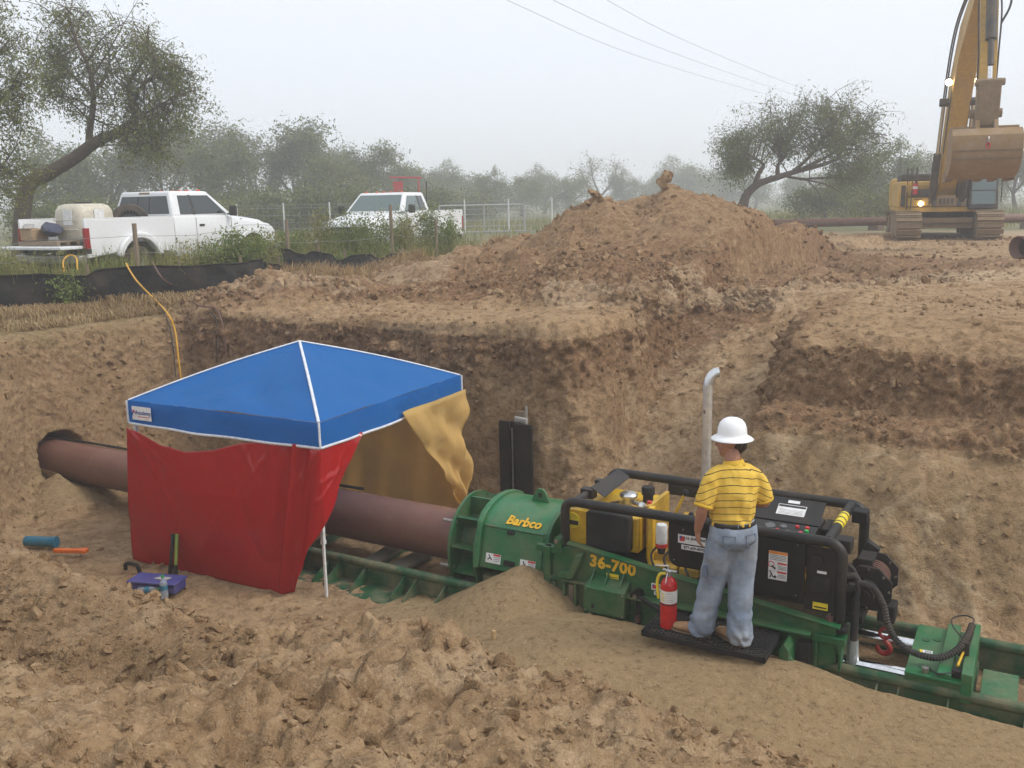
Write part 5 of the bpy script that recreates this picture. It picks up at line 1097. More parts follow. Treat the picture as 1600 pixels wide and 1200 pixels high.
for l0 in (-.135, .045):
    MB().tube([seat(l0, .955), seat(l0 + .004, .875), seat(l0 + .045, .855), seat(l0 + .086, .875), seat(l0 + .09, .955), seat(l0 + .045, .955), seat(l0, .955)], .0045, 5, caps=False).build('back_pocket_seam', M['denim_dark'], jeans)
pk = [ankL.lerp(hipL, .72) + ldir * -.108 + fdir * -.03 + Z_ * q_ for q_ in (0, -.05, -.10)]; MB().tube(pk, [.012, .05, .046], 8, ry=.012, upv=ldir).build('tool_pocket', M['denim_dark'], jeans)
belt = MB().tube([T(0, -.004, 1.008), T(0, -.004, 1.046)], .184, 32, False, ry=.144, upv=fdir).build('belt', M['belt'], man, smooth=60, solid=.006)
for l_ in (-.12, -.02, .09): MB().tube([T(l_, -.143 + abs(l_) ** 2 * 3.2, 1.0), T(l_, -.145 + abs(l_) ** 2 * 3.2, 1.052)], .008, 6).build('belt_loop', M['denim'], belt)
# boots
for an_, fd in ((ankL, Vector((-.95, .30, 0)).normalized()), (ankR, Vector((-.72, .69, 0)).normalized())):
    q = MB(); sdv = fd.cross(Z_)
    limb(q, [an_ + Z_ * .02 - fd * .02, an_ + Z_ * -.03 - fd * .02], [.052, .054]); limb(q, [an_ + Z_ * -.035 - fd * .03, an_ + fd * .07 + Z_ * -.030, an_ + fd * .17 + Z_ * -.036, an_ + fd * .235 + Z_ * -.045], [.046, .048, .052, .042], 14, [.044, .046, .036, .026], Z_)
    me_ = remesh(q, .008, 3, .5); a_ = co(me_); a_[:, 2] = np.maximum(a_[:, 2], .014); setco(me_, a_); bo = link(me_, 'boot', M['boot'], man)
    MB().tube([an_ - fd * .075 + Z_ * -.075, an_ - fd * .02 + Z_ * -.075, an_ + fd * .12 + Z_ * -.075, an_ + fd * .23 + Z_ * -.075, an_ + fd * .268 + Z_ * -.073], [.030, .046, .055, .044, .016], 14, ry=[.013] * 5, upv=Z_).build('sole', M['sole'], bo)
# hair under the hat, then the hat
hm = MB(); hm.ball(tuple(Hd(0, -.022, .03)), (.083, .088, .082), 18); limb(hm, [Hd(0, -.075, .02), Hd(0, -.072, -.035), Hd(0, -.062, -.065)], [.055, .048, .036]); limb(hm, [Hd(-.05, -.05, .0), Hd(.05, -.05, .0)], [.045, .045])
for s_ in (-1, 1): limb(hm, [Hd(s_ * .072, .018, .04), Hd(s_ * .075, .014, .005)], [.016, .010], k=4)
hme = remesh(hm, .008, 2, .5); a_ = co(hme); keep = ((a_ - np.array(HC)) @ np.array(hf)); a_ = a_ + normals(hme) * (.006 * fbm(a_, 40, 2, 5))[:, None]; setco(hme, a_); link(hme, 'hair', M['hair'], man)
HT = Matrix.Translation(HC + Vector((0, -.005, .045)) + hf * -.006) @ Matrix.Rotation(-.03, 4, 'X')
prof = [(.176, -.020), (.172, -.014), (.150, .000), (.128, .010), (.1215, .020), (.121, .040), (.116, .075), (.103, .108), (.080, .132), (.048, .147), (.018, .151), (0, .1515)]
hat = MB().lathe([(r_ * .93, z_) for r_, z_ in prof], 40, HT).build('hard_hat', M['cloud'], man, smooth=60, solid=.004)
MB().lathe([(.1635, -.0215), (.1655, -.018), (.1625, -.0165)], 40, HT).build('brim_edge', M['cloud'], hat)
# ------------------------------------------------------------------ excavator (Y forward)
def gh(x, y): return float(terrain(np.array([float(x)]), np.array([float(y)]))[0][0])
EXL = Vector((14.05, 30.4, gh(13.3, 28.3) - .03))
ex_ = thing('excavator', 'large muddy yellow excavator with raised boom and bucket, work lamps lit', 'excavator', EXL, R(162)); ex_.scale = (.86, .86, .86)
for s_ in (-1, 1):
    x0, x1 = (s_ * 1.32 - .42, s_ * 1.32 + .42)
    prof = [(-2.25 + .0, .52 + .50)] ; prof = arc((2.0, .52), .50, 90, -90, 10) + arc((-2.0, .52), .50, 270, 90, 10)
    tr = MB().prism([(y_, z_) for y_, z_ in [(q[0] * .985, .52 + (q[1] - .52) * .86) for q in prof]], 'x', x0 + .10, x1 - .10).build('track_frame', M['mud'], ex_)
    # shoes round the loop
    per = []; n_ = 0
    path = arc((2.0, .52), .50, 90, -90, 12) + arc((-2.0, .52), .50, 270, 90, 12); path.append(path[0])
    P_ = [Vector((0, q[0], q[1])) for q in path]; tot = sum((P_[i + 1] - P_[i]).length for i in range(len(P_) - 1)); NS = 46; me_sh = None
    for k in range(NS):
        d = tot * k / NS; i = 0
        while d > (P_[i + 1] - P_[i]).length and i < len(P_) - 2: d -= (P_[i + 1] - P_[i]).length; i += 1
        tg = (P_[i + 1] - P_[i]).normalized(); c_ = P_[i] + tg * d; nn_ = Vector((0, tg.z, -tg.y)) * -1
        if me_sh is None:
            mb_ = MB(); mb_.box((-.425, -.095, -.012), (.425, .095, .018)); mb_.box((-.425, -.090, .018), (.425, -.065, .05)); me_sh = mb_.mesh('track_shoe'); me_sh.materials.append(M['mud'])
        o = bpy.data.objects.new('track_shoe', me_sh); COL.objects.link(o); o.parent = tr
        Xv = Vector((1, 0, 0)); Zv = -nn_ if (c_ - Vector((0, c_.y * .9, .52))).dot(nn_) < 0 else nn_; Yv = Zv.cross(Xv)
        o.matrix_local = Matrix(((Xv.x, Yv.x, Zv.x, (x0 + x1) / 2), (Xv.y, Yv.y, Zv.y, c_.y), (Xv.z, Yv.z, Zv.z, c_.z), (0, 0, 0, 1)))
    for y_ in (2.0, -2.0): MB().tube([(x0 + .05, y_, .52), (x1 - .05, y_, .52)], .36, 20).build('idler', M['mud'], tr)
MB().hexa([(-.95, -1.0, .42), (.95, -1.0, .42), (.95, 1.25, .42), (-.95, 1.25, .42), (-.95, -1.0, .80), (.95, -1.0, .80), (.95, 1.15, .80), (-.95, 1.15, .80)]).build('carbody', M['mud'], ex_, bev=.03)
MB().box((-.92, 1.20, .62), (.92, 1.34, .80)).build('crossbeam', M['mud'], ex_, bev=.02)
MB().tube([(0, 0, .78), (0, 0, 1.04)], .72, 28).build('swing_ring', M['cat_dark'], ex_)
MB().box((-1.55, -2.3, 1.02), (1.65, 1.25, 1.20)).build('house_base', M['cat'], ex_, bev=.02)
hs_ = MB().hexa([(.42, -2.3, 1.2), (1.68, -2.3, 1.2), (1.68, 1.28, 1.2), (.42, 1.28, 1.2), (.42, -2.3, 2.14), (1.58, -2.3, 2.14), (1.58, .95, 2.14), (.42, .95, 2.14)]).build('side_house', M['cat'], ex_, bev=.05)
MB().box((.46, -2.1, 2.14), (1.45, .2, 2.42)).build('engine_hood', M['cat_dark'], hs_, bev=.06); MB().box((-1.55, -3.2, 1.1), (1.65, -2.2, 2.3)).build('counterweight', M['cat'], ex_, bev=.15)
MB().box((-.72, -2.2, 1.2), (.42, .3, 2.0)).build('rear_deck', M['cat'], ex_, bev=.04)
MB().hexa([(.55, 1.20, 1.90), (1.45, 1.20, 1.90), (1.45, 1.0, 2.10), (.55, 1.0, 2.10), (.55, 1.21, 1.62), (1.45, 1.21, 1.62), (1.45, 1.19, 1.62), (.55, 1.19, 1.62)][4:8] + [(.55, 1.22, 2.0), (1.45, 1.22, 2.0), (1.45, 1.1, 2.0), (.55, 1.1, 2.0)]).build('front_locker', M['cat'], hs_, bev=.01)
MB().box((.62, 1.285, 1.58), (1.2, 1.30, 1.85)).build('locker_recess', M['cat_dark'], hs_); MB().box((.60, 1.29, 1.24), (1.30, 1.315, 1.54)).build('locker_door', M['cat'], hs_, bev=.008); MB().box((.80, 1.315, 1.46), (1.08, 1.33, 1.49)).build('door_handle', M['cat_dark'], hs_)
MB().box((1.40, 1.28, 1.24), (1.55, 1.31, 2.0)).build('step_panel', M['cat_dark'], hs_, bev=.01)
for x_ in (1.02, 1.18, 1.34): MB().tube([(x_, 1.2, 1.75), (x_, 1.2, 2.62), (x_, .7, 2.62), (x_, .7, 2.3)], .018, 6).build('handrail', M['cat_dark'], hs_)
MB().tube([(1.34, 1.30, 1.1), (1.34, 1.34, 1.75)], .022, 6).build('handrail', M['cat_dark'], hs_); MB().tube([(1.2, 1.34, 1.1), (1.2, 1.34, 1.75)], .018, 6).build('handrail', M['cat_dark'], hs_)
MB().tube([(1.08, 1.36, 1.66), (1.08, 1.36, 2.06)], .085, 14).build('extinguisher_bottle', M['red'], ex_); MB().tube([(1.08, 1.36, 2.06), (1.08, 1.36, 2.14)], .035, 10).build('extinguisher_valve', M['cat_dark'], ex_); MB().tube([(1.08, 1.36, 1.86), (1.08, 1.36, 1.95)], .088, 14).build('extinguisher_label', M['white_dec'], ex_)
MB().tube([(.86, 1.31, 1.33), (.86, 1.36, 1.33)], .085, 18).build('head_lamp', M['lamp'], ex_); MB().box((.76, 1.28, 1.23), (.96, 1.318, 1.43)).build('lamp_housing', M['cat_dark'], ex_, bev=.01)
MB().box((-.68, .3, 1.2), (.42, 1.32, 1.52)).build('boom_foot_deck', M['mud'], ex_, bev=.03); MB().box((-.30, 1.30, 1.25), (.32, 1.345, 1.62)).build('valve_cover', M['mud_cat'], ex_, bev=.02)
for k in range(4): MB().box((-.22 + .13 * k, 1.34, 1.30), (-.14 + .13 * k, 1.36, 1.50)).build('valve_slot', M['cat_dark'], ex_)
for x_ in (-.42, .42): MB().prism([(.4, 1.2), (1.4, 1.2), (1.15, 2.05), (.85, 2.2), (.6, 2.05)], 'x', x_ - .05, x_ + .05).build('boom_bracket', M['cat_dark'], ex_, bev=.01)
# cab
cab = MB().hexa([(-1.68, -.35, 1.10), (-.70, -.35, 1.10), (-.70, 1.50, 1.10), (-1.68, 1.50, 1.10), (-1.62, -.30, 3.0), (-.74, -.30, 3.0), (-.74, 1.15, 3.0), (-1.62, 1.15, 3.0)]).build('cab', M['cat_dark'], ex_, bev=.05)
def cabq(name, m, x0, x1, z0, z1, off):
    y = lambda z: 1.50 - .35 * (z - 1.10) / 1.9 + off
    return MB().hexa([(x0, y(z0) - .01, z0), (x1, y(z0) - .01, z0), (x1, y(z0), z0), (x0, y(z0), z0), (x0, y(z1) - .01, z1), (x1, y(z1) - .01, z1), (x1, y(z1), z1), (x0, y(z1), z1)]).build(name, m, cab)
cabq('windscreen', M['cablass'], -1.58, -.80, 1.78, 2.82, .012); cabq('lower_window', M['cablass'], -1.58, -.80, 1.28, 1.74, .012)
MB().box((-1.70, .0, 1.75), (-1.672, 1.05, 2.8)).build('side_window', M['cablass'], cab); MB().tube([(-1.76, 1.40, 1.35), (-1.76, 1.40, 2.1)], .018, 6).build('grab_rail', M['cat_dark'], cab)
# boom
def beam(name, prof, w, m, par, x=0, bev=.02): return MB().prism(prof, 'x', x - w / 2, x + w / 2).build(name, m, par, bev=bev)
boom = beam('boom', [(.78, 1.78), (1.02, 1.72), (1.9, 2.7), (3.1, 4.7), (4.3, 6.0), (7.05, 7.40), (7.35, 7.55), (7.3, 7.85), (6.9, 7.95), (4.1, 7.0), (2.5, 5.6), (1.3, 3.4), (.75, 2.05)], .62, M['cat'], ex_, bev=.03)
for s_ in (-1, 1):
    MB().prism([(1.9, 3.15), (2.1, 3.0), (3.3, 5.0), (3.1, 5.15)], 'x', s_ * .312, s_ * .318).build('boom_stripe', M['cat_dark'], boom)
    a_, m_, b_ = Vector((s_ * .50, 1.22, 1.42)), Vector((s_ * .48, 1.95, 3.05)), Vector((s_ * .46, 2.62, 4.75))
    cyl_ = MB().tube([a_, m_], .13, 16).build('boom_cylinder', M['cat_dark'], ex_); MB().tube([m_, b_], .065, 14).build('cylinder_rod', M['chrome'], cyl_); MB().tube([b_ - Vector((.14, 0, 0)), b_ + Vector((.14, 0, 0))], .14, 14).build('cylinder_eye', M['cat_dark'], cyl_)
    lp = Vector((s_ * .44, 3.35, 5.36)); MB().tube([lp, lp + Vector((0, .06, -.05))], .105, 16).build('boom_lamp', M['lamp'], boom); MB().tube([lp + Vector((0, -.10, .05)), lp + Vector((0, .02, 0))], .12, 14).build('lamp_housing', M['cat_dark'], boom)
for k, x_ in enumerate((.36, .42)): MB().tube(bez([(x_, 1.1, 2.3), (x_, 2.2, 5.2), (x_, 3.9, 7.0), (x_ - .1, 6.6, 8.0)], 18), .028, 6).build('boom_hose', M['rubber'], boom)
# stick, cylinder and bucket
stick = beam('stick', [(6.55, 8.9), (6.85, 9.1), (7.35, 7.95), (8.05, 5.6), (8.32, 3.72), (8.22, 3.55), (8.02, 3.58), (7.78, 4.6), (7.15, 7.3), (6.75, 8.3)], .46, M['cat'], ex_, bev=.02)
MB().tube([(0, 7.15, 9.0), (0, 7.92, 6.9)], .14, 16).build('bucket_cylinder', M['cat_dark'], stick)
MB().tube([(0, 7.92, 6.9), (0, 8.52, 5.22)], .085, 14).build('bucket_cylinder', M['cat_dark'], stick) ; MB().tube([(0, 8.18, 6.2), (0, 8.60, 4.72)], .062, 14).build('cylinder_rod', M['chrome'], stick); MB().tube([(0, 7.92, 6.95), (0, 8.24, 5.95)], .145, 16).build('cylinder_barrel', M['cat_dark'], stick)
for s_ in (-1, 1): MB().tube(bez([(s_ * .26, 7.2, 7.8), (s_ * .30, 7.75, 6.8), (s_ * .26, 8.0, 5.6), (s_ * .24, 8.1, 4.6)], 14), .025, 6).build('stick_hose', M['rubber'], stick)
MB().tube(bez([(.18, 7.6, 8.2), (-.42, 8.0, 7.6), (-.46, 8.1, 6.9), (-.26, 8.1, 6.4)], 14), .03, 6).build('stick_hose', M['rubber'], stick)
MB().prism([(8.30, 4.18), (8.62, 4.86), (8.74, 4.80), (8.70, 4.1), (8.56, 3.55), (8.36, 3.56)], 'x', -.30, .30).build('bucket_link', M['mud'], ex_, bev=.03); MB().tube([(-.38, 8.64, 4.74), (.38, 8.64, 4.74)], .10, 14).build('link_pin', M['mud'], ex_); MB().tube([(-.42, 8.28, 3.92), (.42, 8.28, 3.92)], .13, 14).build('link_pin', M['mud'], ex_)
bo = [(7.95, 3.42), (8.25, 3.50), (8.75, 3.48), (9.02, 3.28), (9.10, 2.95), (9.02, 2.62), (8.80, 2.36), (8.45, 2.19), (8.05, 2.10), (7.65, 2.08)]
inn = [(q[0] - .05 * (1 if i > 1 else .2), q[1] - .05 * (1 if i < 4 else -.9)) for i, q in enumerate(bo)]
bk = MB().prism(bo + inn[::-1], 'x', -.87, .87).build('bucket', M['mud_cat'], ex_)
for s_ in (-1, 1):
    MB().prism(bo + [(7.72, 2.30), (7.85, 3.2)], 'x', s_ * .87, s_ * .91).build('side_plate', M['mud_cat'], bk, bev=.006); MB().prism([(7.55, 2.02), (8.1, 2.03), (8.05, 2.20), (7.75, 2.30)], 'x', s_ * .91, s_ * .93).build('side_cutter', M['mud'], bk)
for k in range(5): MB().hexa([(-.90 + k * .40, 7.32, 2.0), (-.70 + k * .40, 7.32, 2.0), (-.68 + k * .40, 7.8, 2.06), (-.92 + k * .40, 7.8, 2.06), (-.86 + k * .40, 7.32, 2.04), (-.74 + k * .40, 7.32, 2.04), (-.68 + k * .40, 7.8, 2.16), (-.92 + k * .40, 7.8, 2.16)]).build('tooth', M['mud'], bk)
for s_ in (-.24, .24): MB().prism([(7.95, 3.40), (8.05, 3.82), (8.35, 3.92), (8.62, 3.72), (8.75, 3.46)], 'x', s_ - .06, s_ + .06).build('bucket_ear', M['mud_cat'], bk, bev=.015)
MB().box((-.87, 8.02, 3.44), (.87, 8.5, 3.56)).build('top_plate', M['mud_cat'], bk, bev=.02)
for z_ in (2.62, 2.85): MB().prism([(8.96, z_ - .03), (9.03 + (z_ - 2.62) * .25, z_ - .03), (9.06 + (z_ - 2.62) * .25, z_ + .02), (8.98, z_ + .02)], 'x', -.86, .86).build('wear_strip', M['mud'], bk)
MB().tube([(0, 9.10 + .04 * math.cos(R(a_)), 3.12 + .10 * math.sin(R(a_))) for a_ in range(0, 361, 30)], .022, 6, caps=False).build('lifting_eye', M['steel'], bk); MB().tube([(.04 * math.cos(R(a_)) * 1.2, 9.135, 2.98 + .08 * math.sin(R(a_))) for a_ in range(0, 361, 30)], .018, 6, caps=False).build('shackle', M['red'], bk)

# ------------------------------------------------------------------ pickup trucks (X forward, origin under the tailgate)
def wheel(par, x, y, r=.40, w=.26):
    s_ = -1 if y < 0 else 1; Mx = Matrix.Translation((x, y, r)) @ Matrix.Rotation(R(90), 4, 'X')
    wh = MB().lathe([(r * .60, -w / 2), (r * .90, -w / 2), (r, -w * .32), (r, w * .32), (r * .90, w / 2), (r * .60, w / 2)], 28, Mx).build('wheel', M['tyre'], par)
    MB().lathe([(0, s_ * -w * .18), (r * .30, s_ * -w * .20), (r * .50, s_ * -w * .30), (r * .61, s_ * -w * .46), (r * .61, s_ * w * .3)], 20, Mx).build('rim', M['rim'], wh)
def pickup(name, label, loc, rot, tail_down, extras, facing):
    t_ = thing(name, label, 'pickup truck', loc, rot)
    hw = .99
    # bed: side walls with the wheel arch cut, front wall, floor
    arch = [(1.34 + .52 * math.cos(R(a_)), .44 + .52 * math.sin(R(a_))) for a_ in range(180, -1, -15)]
    side = [(0, .62)] + [(.80, .62)] + [q for q in arch if q[1] > .62 - .2][0:] + [(1.9, .62), (2.45, .62), (2.45, 1.40), (0, 1.40)]
    side = [(0, .60)] + [q for q in arch if q[1] >= .60] + [(2.44, .60), (2.44, 1.40), (0, 1.40)]
    for s_ in (-1, 1):
        w_ = MB().prism(side, 'y', s_ * hw, s_ * (hw - .07)).build('bed_side', M['truck'], t_, bev=.02)
        fl = [(1.34 + q * math.cos(R(a_)), .44 + q * math.sin(R(a_))) for q, r_ in ((.52, range(165, 14, -15)),) for a_ in r_] + [(1.34 + .66 * math.cos(R(a_)), .44 + .66 * math.sin(R(a_))) for a_ in range(14, 166, 15)]
        MB().prism(fl, 'y', s_ * (hw - .01), s_ * (hw + .10)).build('fender_flare', M['truck'], w_, bev=.03)
        MB().box((.02, s_ * (hw - .075), 1.395), (2.42, s_ * (hw - .0), 1.415)).build('rail_cap', M['truck'], w_, bev=.008)
        MB().box((-.015, s_ * (hw - .02) - .06, .80), (.10, s_ * (hw + .004) + .0, 1.22) if s_ > 0 else (.10, -hw + .08, 1.22)).build('tail_lamp', M['tail'], w_, bev=.01) if s_ > 0 else MB().box((-.015, -hw - .004, .80), (.10, -hw + .08, 1.22)).build('tail_lamp', M['tail'], w_, bev=.01)
        MB().box((-.017, s_ * hw - (.055 if s_ > 0 else -.0), .80) if False else (-.010, min(s_ * (hw + .006), s_ * (hw - .085)), .70), (.105, max(s_ * (hw + .006), s_ * (hw - .085)), .80)).build('lamp_bezel', M['trim_black'], w_)
    MB().box((.02, -.92, .82), (2.42, .92, .87)).build('bed_floor', M['trim_black'], t_); MB().box((2.38, -.92, .82), (2.44, .92, 1.40)).build('bed_front', M['truck'], t_, bev=.01)
    if tail_down: tg = MB().box((-.56, -.90, .80), (-.01, .90, .865)).build('tailgate', M['truck'], t_, bev=.015); MB().box((-.10, -.2, .862), (-.04, .2, .868)).build('gate_handle', M['trim_black'], tg)
    else: tg = MB().box((-.03, -.90, .80), (.03, .90, 1.40)).build('tailgate', M['truck'], t_, bev=.015)
    MB().box((-.18, -.95, .50), (.02, .95, .68)).build('rear_bumper', M['rim'], t_, bev=.03); MB().box((-.14, -.3, .44), (.0, .3, .52)).build('plate_holder', M['trim_black'], t_)
    # cab lower body, hood, fenders: one skin by sections along x
    secs = [(2.46, .97, .50, 1.42, .95), (2.9, .99, .48, 1.42, .95), (4.2, .99, .48, 1.40, .95), (4.55, .99, .52, 1.37, .93), (5.2, .985, .60, 1.30, .86), (5.75, .955, .60, 1.22, .80), (5.98, .90, .62, 1.12, .74), (6.06, .86, .64, 1.0, .70)]
    rows = []
    for x_, w_, z0_, z1_, wt in secs:
        hz = z1_ + (.05 if x_ > 4.4 else .0); zs = z1_ - (.06 if x_ > 4.4 else 0)
        half = [(w_ * .93, z0_), (w_, z0_ + .12), (w_ + .005, .98), (w_, zs - .06), (w_ - .03, zs - .01), (wt - .06, zs), (.62, hz - .02), (.30, hz), (0, hz + .005)]
        rows.append([(x_, y_, z_) for y_, z_ in half] + [(x_, -y_, z_) for y_, z_ in half[-2::-1]])
    mb = MB(); mb.grid(rows); n_ = len(rows[0]); mb.f += [tuple(range(n_)), tuple(len(mb.v) - n_ + i for i in range(n_))[::-1]]
    mb.f = [f if len(f) > 4 else f for f in mb.f]
    bd = mb.build('cab_body', M['truck'], t_, smooth=40)
    for s_ in (-1, 1):
        a_ = [(5.02 + .52 * math.cos(R(q)), .44 + .52 * math.sin(R(q))) for q in range(0, 181, 15)]
        MB().prism(a_ + [(4.5, .44)], 'y', s_ * (hw - .10), s_ * (hw + .016)).build('wheel_well', M['trim_black'], bd); 
        fl = [(5.02 + .50 * math.cos(R(q)), .44 + .50 * math.sin(R(q))) for q in range(165, 14, -15)] + [(5.02 + .60 * math.cos(R(q)), .44 + .60 * math.sin(R(q))) for q in range(14, 166, 15)]
        MB().prism(fl, 'y', s_ * (hw - .02), s_ * (hw + .045)).build('fender_lip', M['truck'], bd, bev=.015)
        MB().box((2.5, min(s_ * .93, s_ * 1.0), .44), (4.5, max(s_ * .93, s_ * 1.0), .52)).build('rocker', M['truck_low'], bd, bev=.01)
        MB().box((.84 if False else 3.22, min(s_ * (hw + .003), s_ * (hw + .02)), 1.16), (3.38, max(s_ * (hw + .003), s_ * (hw + .02)), 1.21)).build('door_handle', M['trim_black'], bd, bev=.005)
        for x_ in (3.12, 4.30): MB().box((x_ - .005, min(s_ * (hw - .0), s_ * (hw + .0065)), .55), (x_ + .005, max(s_ * (hw - .0), s_ * (hw + .0065)), 1.36)).build('door_seam', M['trim_black'], bd)
        mr = MB().box((4.18, min(s_ * 1.04, s_ * 1.24), 1.38), (4.28, max(s_ * 1.04, s_ * 1.24), 1.62)).build('mirror', M['trim_black'], bd, bev=.03); MB().tube([(4.24, s_ * .95, 1.42), (4.24, s_ * 1.1, 1.46)], .02, 6).build('mirror_arm', M['trim_black'], mr)
    # greenhouse
    z0_, z1_ = 1.40, 1.97; B = [(2.48, .93), (4.42, .93)]; Tp = [(2.62, .74), (3.82, .72)]
    gh_ = MB().hexa([(2.48, -.93, z0_), (4.45, -.93, z0_), (4.45, .93, z0_), (2.48, .93, z0_), (2.60, -.75, z1_), (3.80, -.73, z1_), (3.80, .73, z1_), (2.60, .75, z1_)]).build('cab_top', M['truck'], t_, bev=.05, seg=3)
    def gpt(x_, z_, s_, o):     # on the side glass plane
        k = (z_ - z0_) / (z1_ - z0_); return (x_, s_ * (.93 - .18 * k + o), z_)
    def glass(name, pts, o0, o1, m, side):
        f = [gpt(x_, z_, side, o0) for x_, z_ in pts]; g_ = [gpt(x_, z_, side, o1) for x_, z_ in pts]; n = len(pts); fs = [tuple(range(n)), tuple(range(n, 2 * n))[::-1]] + [(i, (i + 1) % n, n + (i + 1) % n, n + i) for i in range(n)]
        return MB().add(f + g_, fs).build(name, m, gh_)
    for s_ in (-1, 1):
        glass('rear_quarter_window', [(2.72, 1.44), (3.12, 1.44), (3.12, 1.87), (2.80, 1.87)], -.02, .006, M['glass'], s_); glass('door_window', [(3.20, 1.44), (4.22, 1.44), (3.76, 1.87), (3.20, 1.87)], -.02, .006, M['glass2'] if facing else M['glass'], s_)
        glass('window_seal', [(3.125, 1.43), (3.195, 1.43), (3.195, 1.88), (3.125, 1.88)], -.02, .004, M['trim_black'], s_)
    def xat(z_, back): k = (z_ - z0_) / (z1_ - z0_); return (2.48 + .12 * k) if back else (4.45 - .65 * k)
    def wat(z_): k = (z_ - z0_) / (z1_ - z0_); return .93 - .18 * k - .10
    def fb(name, z_a, z_b, y0, y1, back, m, o):
        q = []
        for z_ in (z_a, z_b):
            for y_ in ((y0, y1) if z_ == z_a else (y1, y0)): q.append((xat(z_, back) + (-o if back else o), y_ * wat(z_), z_))
        a_ = [Vector(p) for p in q]; d = Vector((.03 if back else -.03, 0, 0)); return MB().add([tuple(p) for p in a_] + [tuple(p + d) for p in a_], [(0, 1, 2, 3), (7, 6, 5, 4), (0, 4, 5, 1), (1, 5, 6, 2), (2, 6, 7, 3), (3, 7, 4, 0)]).build(name, m, gh_)
    fb('rear_window', 1.46, 1.86, -1, 1, True, M['glass'], .008); fb('window_bar', 1.46, 1.86, -.26, -.235, True, M['trim_black'], .013); fb('window_bar', 1.46, 1.86, .235, .26, True, M['trim_black'], .013)
    fb('windscreen', 1.45, 1.90, -1, 1, False, M['glass2'], .008)
    MB().box((2.585, -.16, 1.90), (2.615, .16, 1.95)).build('stop_lamp', M['card'], gh_)
    for y_ in (-.58, -.22, 0, .22, .58): MB().ball((3.70, y_, 1.985), (.06, .055, .028), 10).build('clearance_lamp', M['amber'], gh_)
    # nose
    MB().box((6.0, -.66, .74), (6.09, .66, 1.06)).build('grille', M['trim_black'], bd, bev=.02); MB().box((6.06, -.70, .88), (6.11, .70, .93)).build('grille_bar', M['rim'], bd)
    for s_ in (-1, 1): MB().box((5.98, min(s_ * .60, s_ * .86), .82), (6.06, max(s_ * .60, s_ * .86), 1.0)).build('head_lamp', M['alu'], bd, bev=.02)
    MB().box((5.98, -.97, .46), (6.22, .97, .68)).build('front_bumper', M['rim'], t_, bev=.04)
    for x_ in (1.34, 5.02):
        for s_ in (-1, 1): wheel(t_, x_, s_ * .86)
    MB().box((.2, -.45, .36), (5.6, .45, .58)).build('chassis', M['trim_black'], t_)
    return t_
T1 = Vector((-9.5, 19.42, .12)); PH1 = R(65)
tk1 = pickup('pickup_truck', 'white pickup with lowered tailgate hauling a cream tank and spare tyre', T1, PH1, True, None, False)
T2 = Vector((-2.45, 31.3, .06)); PH2 = R(250.7)
tk2 = pickup('pickup_truck', 'white pickup with amber roof lamps facing out of the tall weeds', T2, PH2, False, None, True)
def on_truck(T, ph, x, y, z): return T + Vector((x * math.cos(ph) - y * math.sin(ph), x * math.sin(ph) + y * math.cos(ph), z))
wt = thing('water_tank', 'cream plastic liquid tank with paper label standing in the pickup bed', 'tank', on_truck(T1, PH1, .85, -.02, .875), PH1)
rows = []
for z_, k in ((0, .80), (.06, .92), (.16, 1.0), (.58, 1.0), (.70, .97), (.80, .86), (.84, .62)):
    pts = []
    for i in range(32):
        a_ = 2 * math.pi * i / 32; c_, s_ = math.cos(a_), math.sin(a_); pts.append((.50 * k * math.copysign(abs(c_) ** .45, c_), .44 * k * math.copysign(abs(s_) ** .45, s_), z_))
    rows.append(pts + [pts[0]])
mb = MB().grid(rows); mb.f.append(tuple(range(len(mb.v) - 33, len(mb.v) - 1))); mb.build('tank_shell', M['tank'], wt, smooth=50)
MB().lathe([(0, .83), (.17, .83), (.17, .875), (0, .88)], 20).build('lid', M['trim_black'], wt); MB().box((-.512, -.22, .40), (-.500, .04, .72)).build('label', M['white_dec'], wt); MB().box((-.13, -.455, .40), (.12, -.443, .72)).build('label', M['white_dec'], wt)
for z_ in (.30, .50): MB().tube([(-.505, -.36, z_), (-.505, .36, z_)], .012, 6).build('moulded_rib', M['tank'], wt)
spt = thing('spare_tyre', 'worn spare tyre leaning upright against the cab in the pickup bed', 'tyre', on_truck(T1, PH1, 1.62, -.52, .875), PH1)
Mx = Matrix.Translation((0, 0, .42)) @ Matrix.Rotation(R(-43), 4, 'Z') @ Matrix.Rotation(R(76), 4, 'X'); MB().lathe([(.24, -.12), (.36, -.12), (.40, -.08), (.40, .08), (.36, .12), (.24, .12), (.24, -.12)], 30, Mx).build('tyre_body', M['tyre'], spt); MB().lathe([(0, -.02), (.12, -.03), (.22, -.07), (.24, -.10), (.24, .1)], 22, Mx).build('rim', M['rim'], spt)
def cargo(name, lab, cat, x, y, parts):
    c_ = thing(name, lab, cat, on_truck(T1, PH1, x, y, .875), PH1)
    for nm, m_, lo, hi, bv in parts: MB().box(lo, hi).build(nm, M[m_], c_, bev=bv)
cargo('wooden_pallet', 'thin wooden pallet lying in the open pickup bed', 'pallet', .02, .1, [('deck_board', 'wood', (-.28, -.55 + .2 * k, .06), (.28, -.40 + .2 * k, .085), .004) for k in range(6)] + [('runner', 'wood', (-.28 + .24 * k, -.55, .0), (-.20 + .24 * k, .6, .06), .004) for k in range(3)])
cargo('cardboard_box', 'crushed brown cardboard box on the pallet in the pickup', 'box', .0, .52, [('box_body', 'card', (-.20, -.18, .09), (.2, .18, .34), .02), ('flap', 'card', (-.22, -.16, .34), (-.02, .16, .355), .003)])
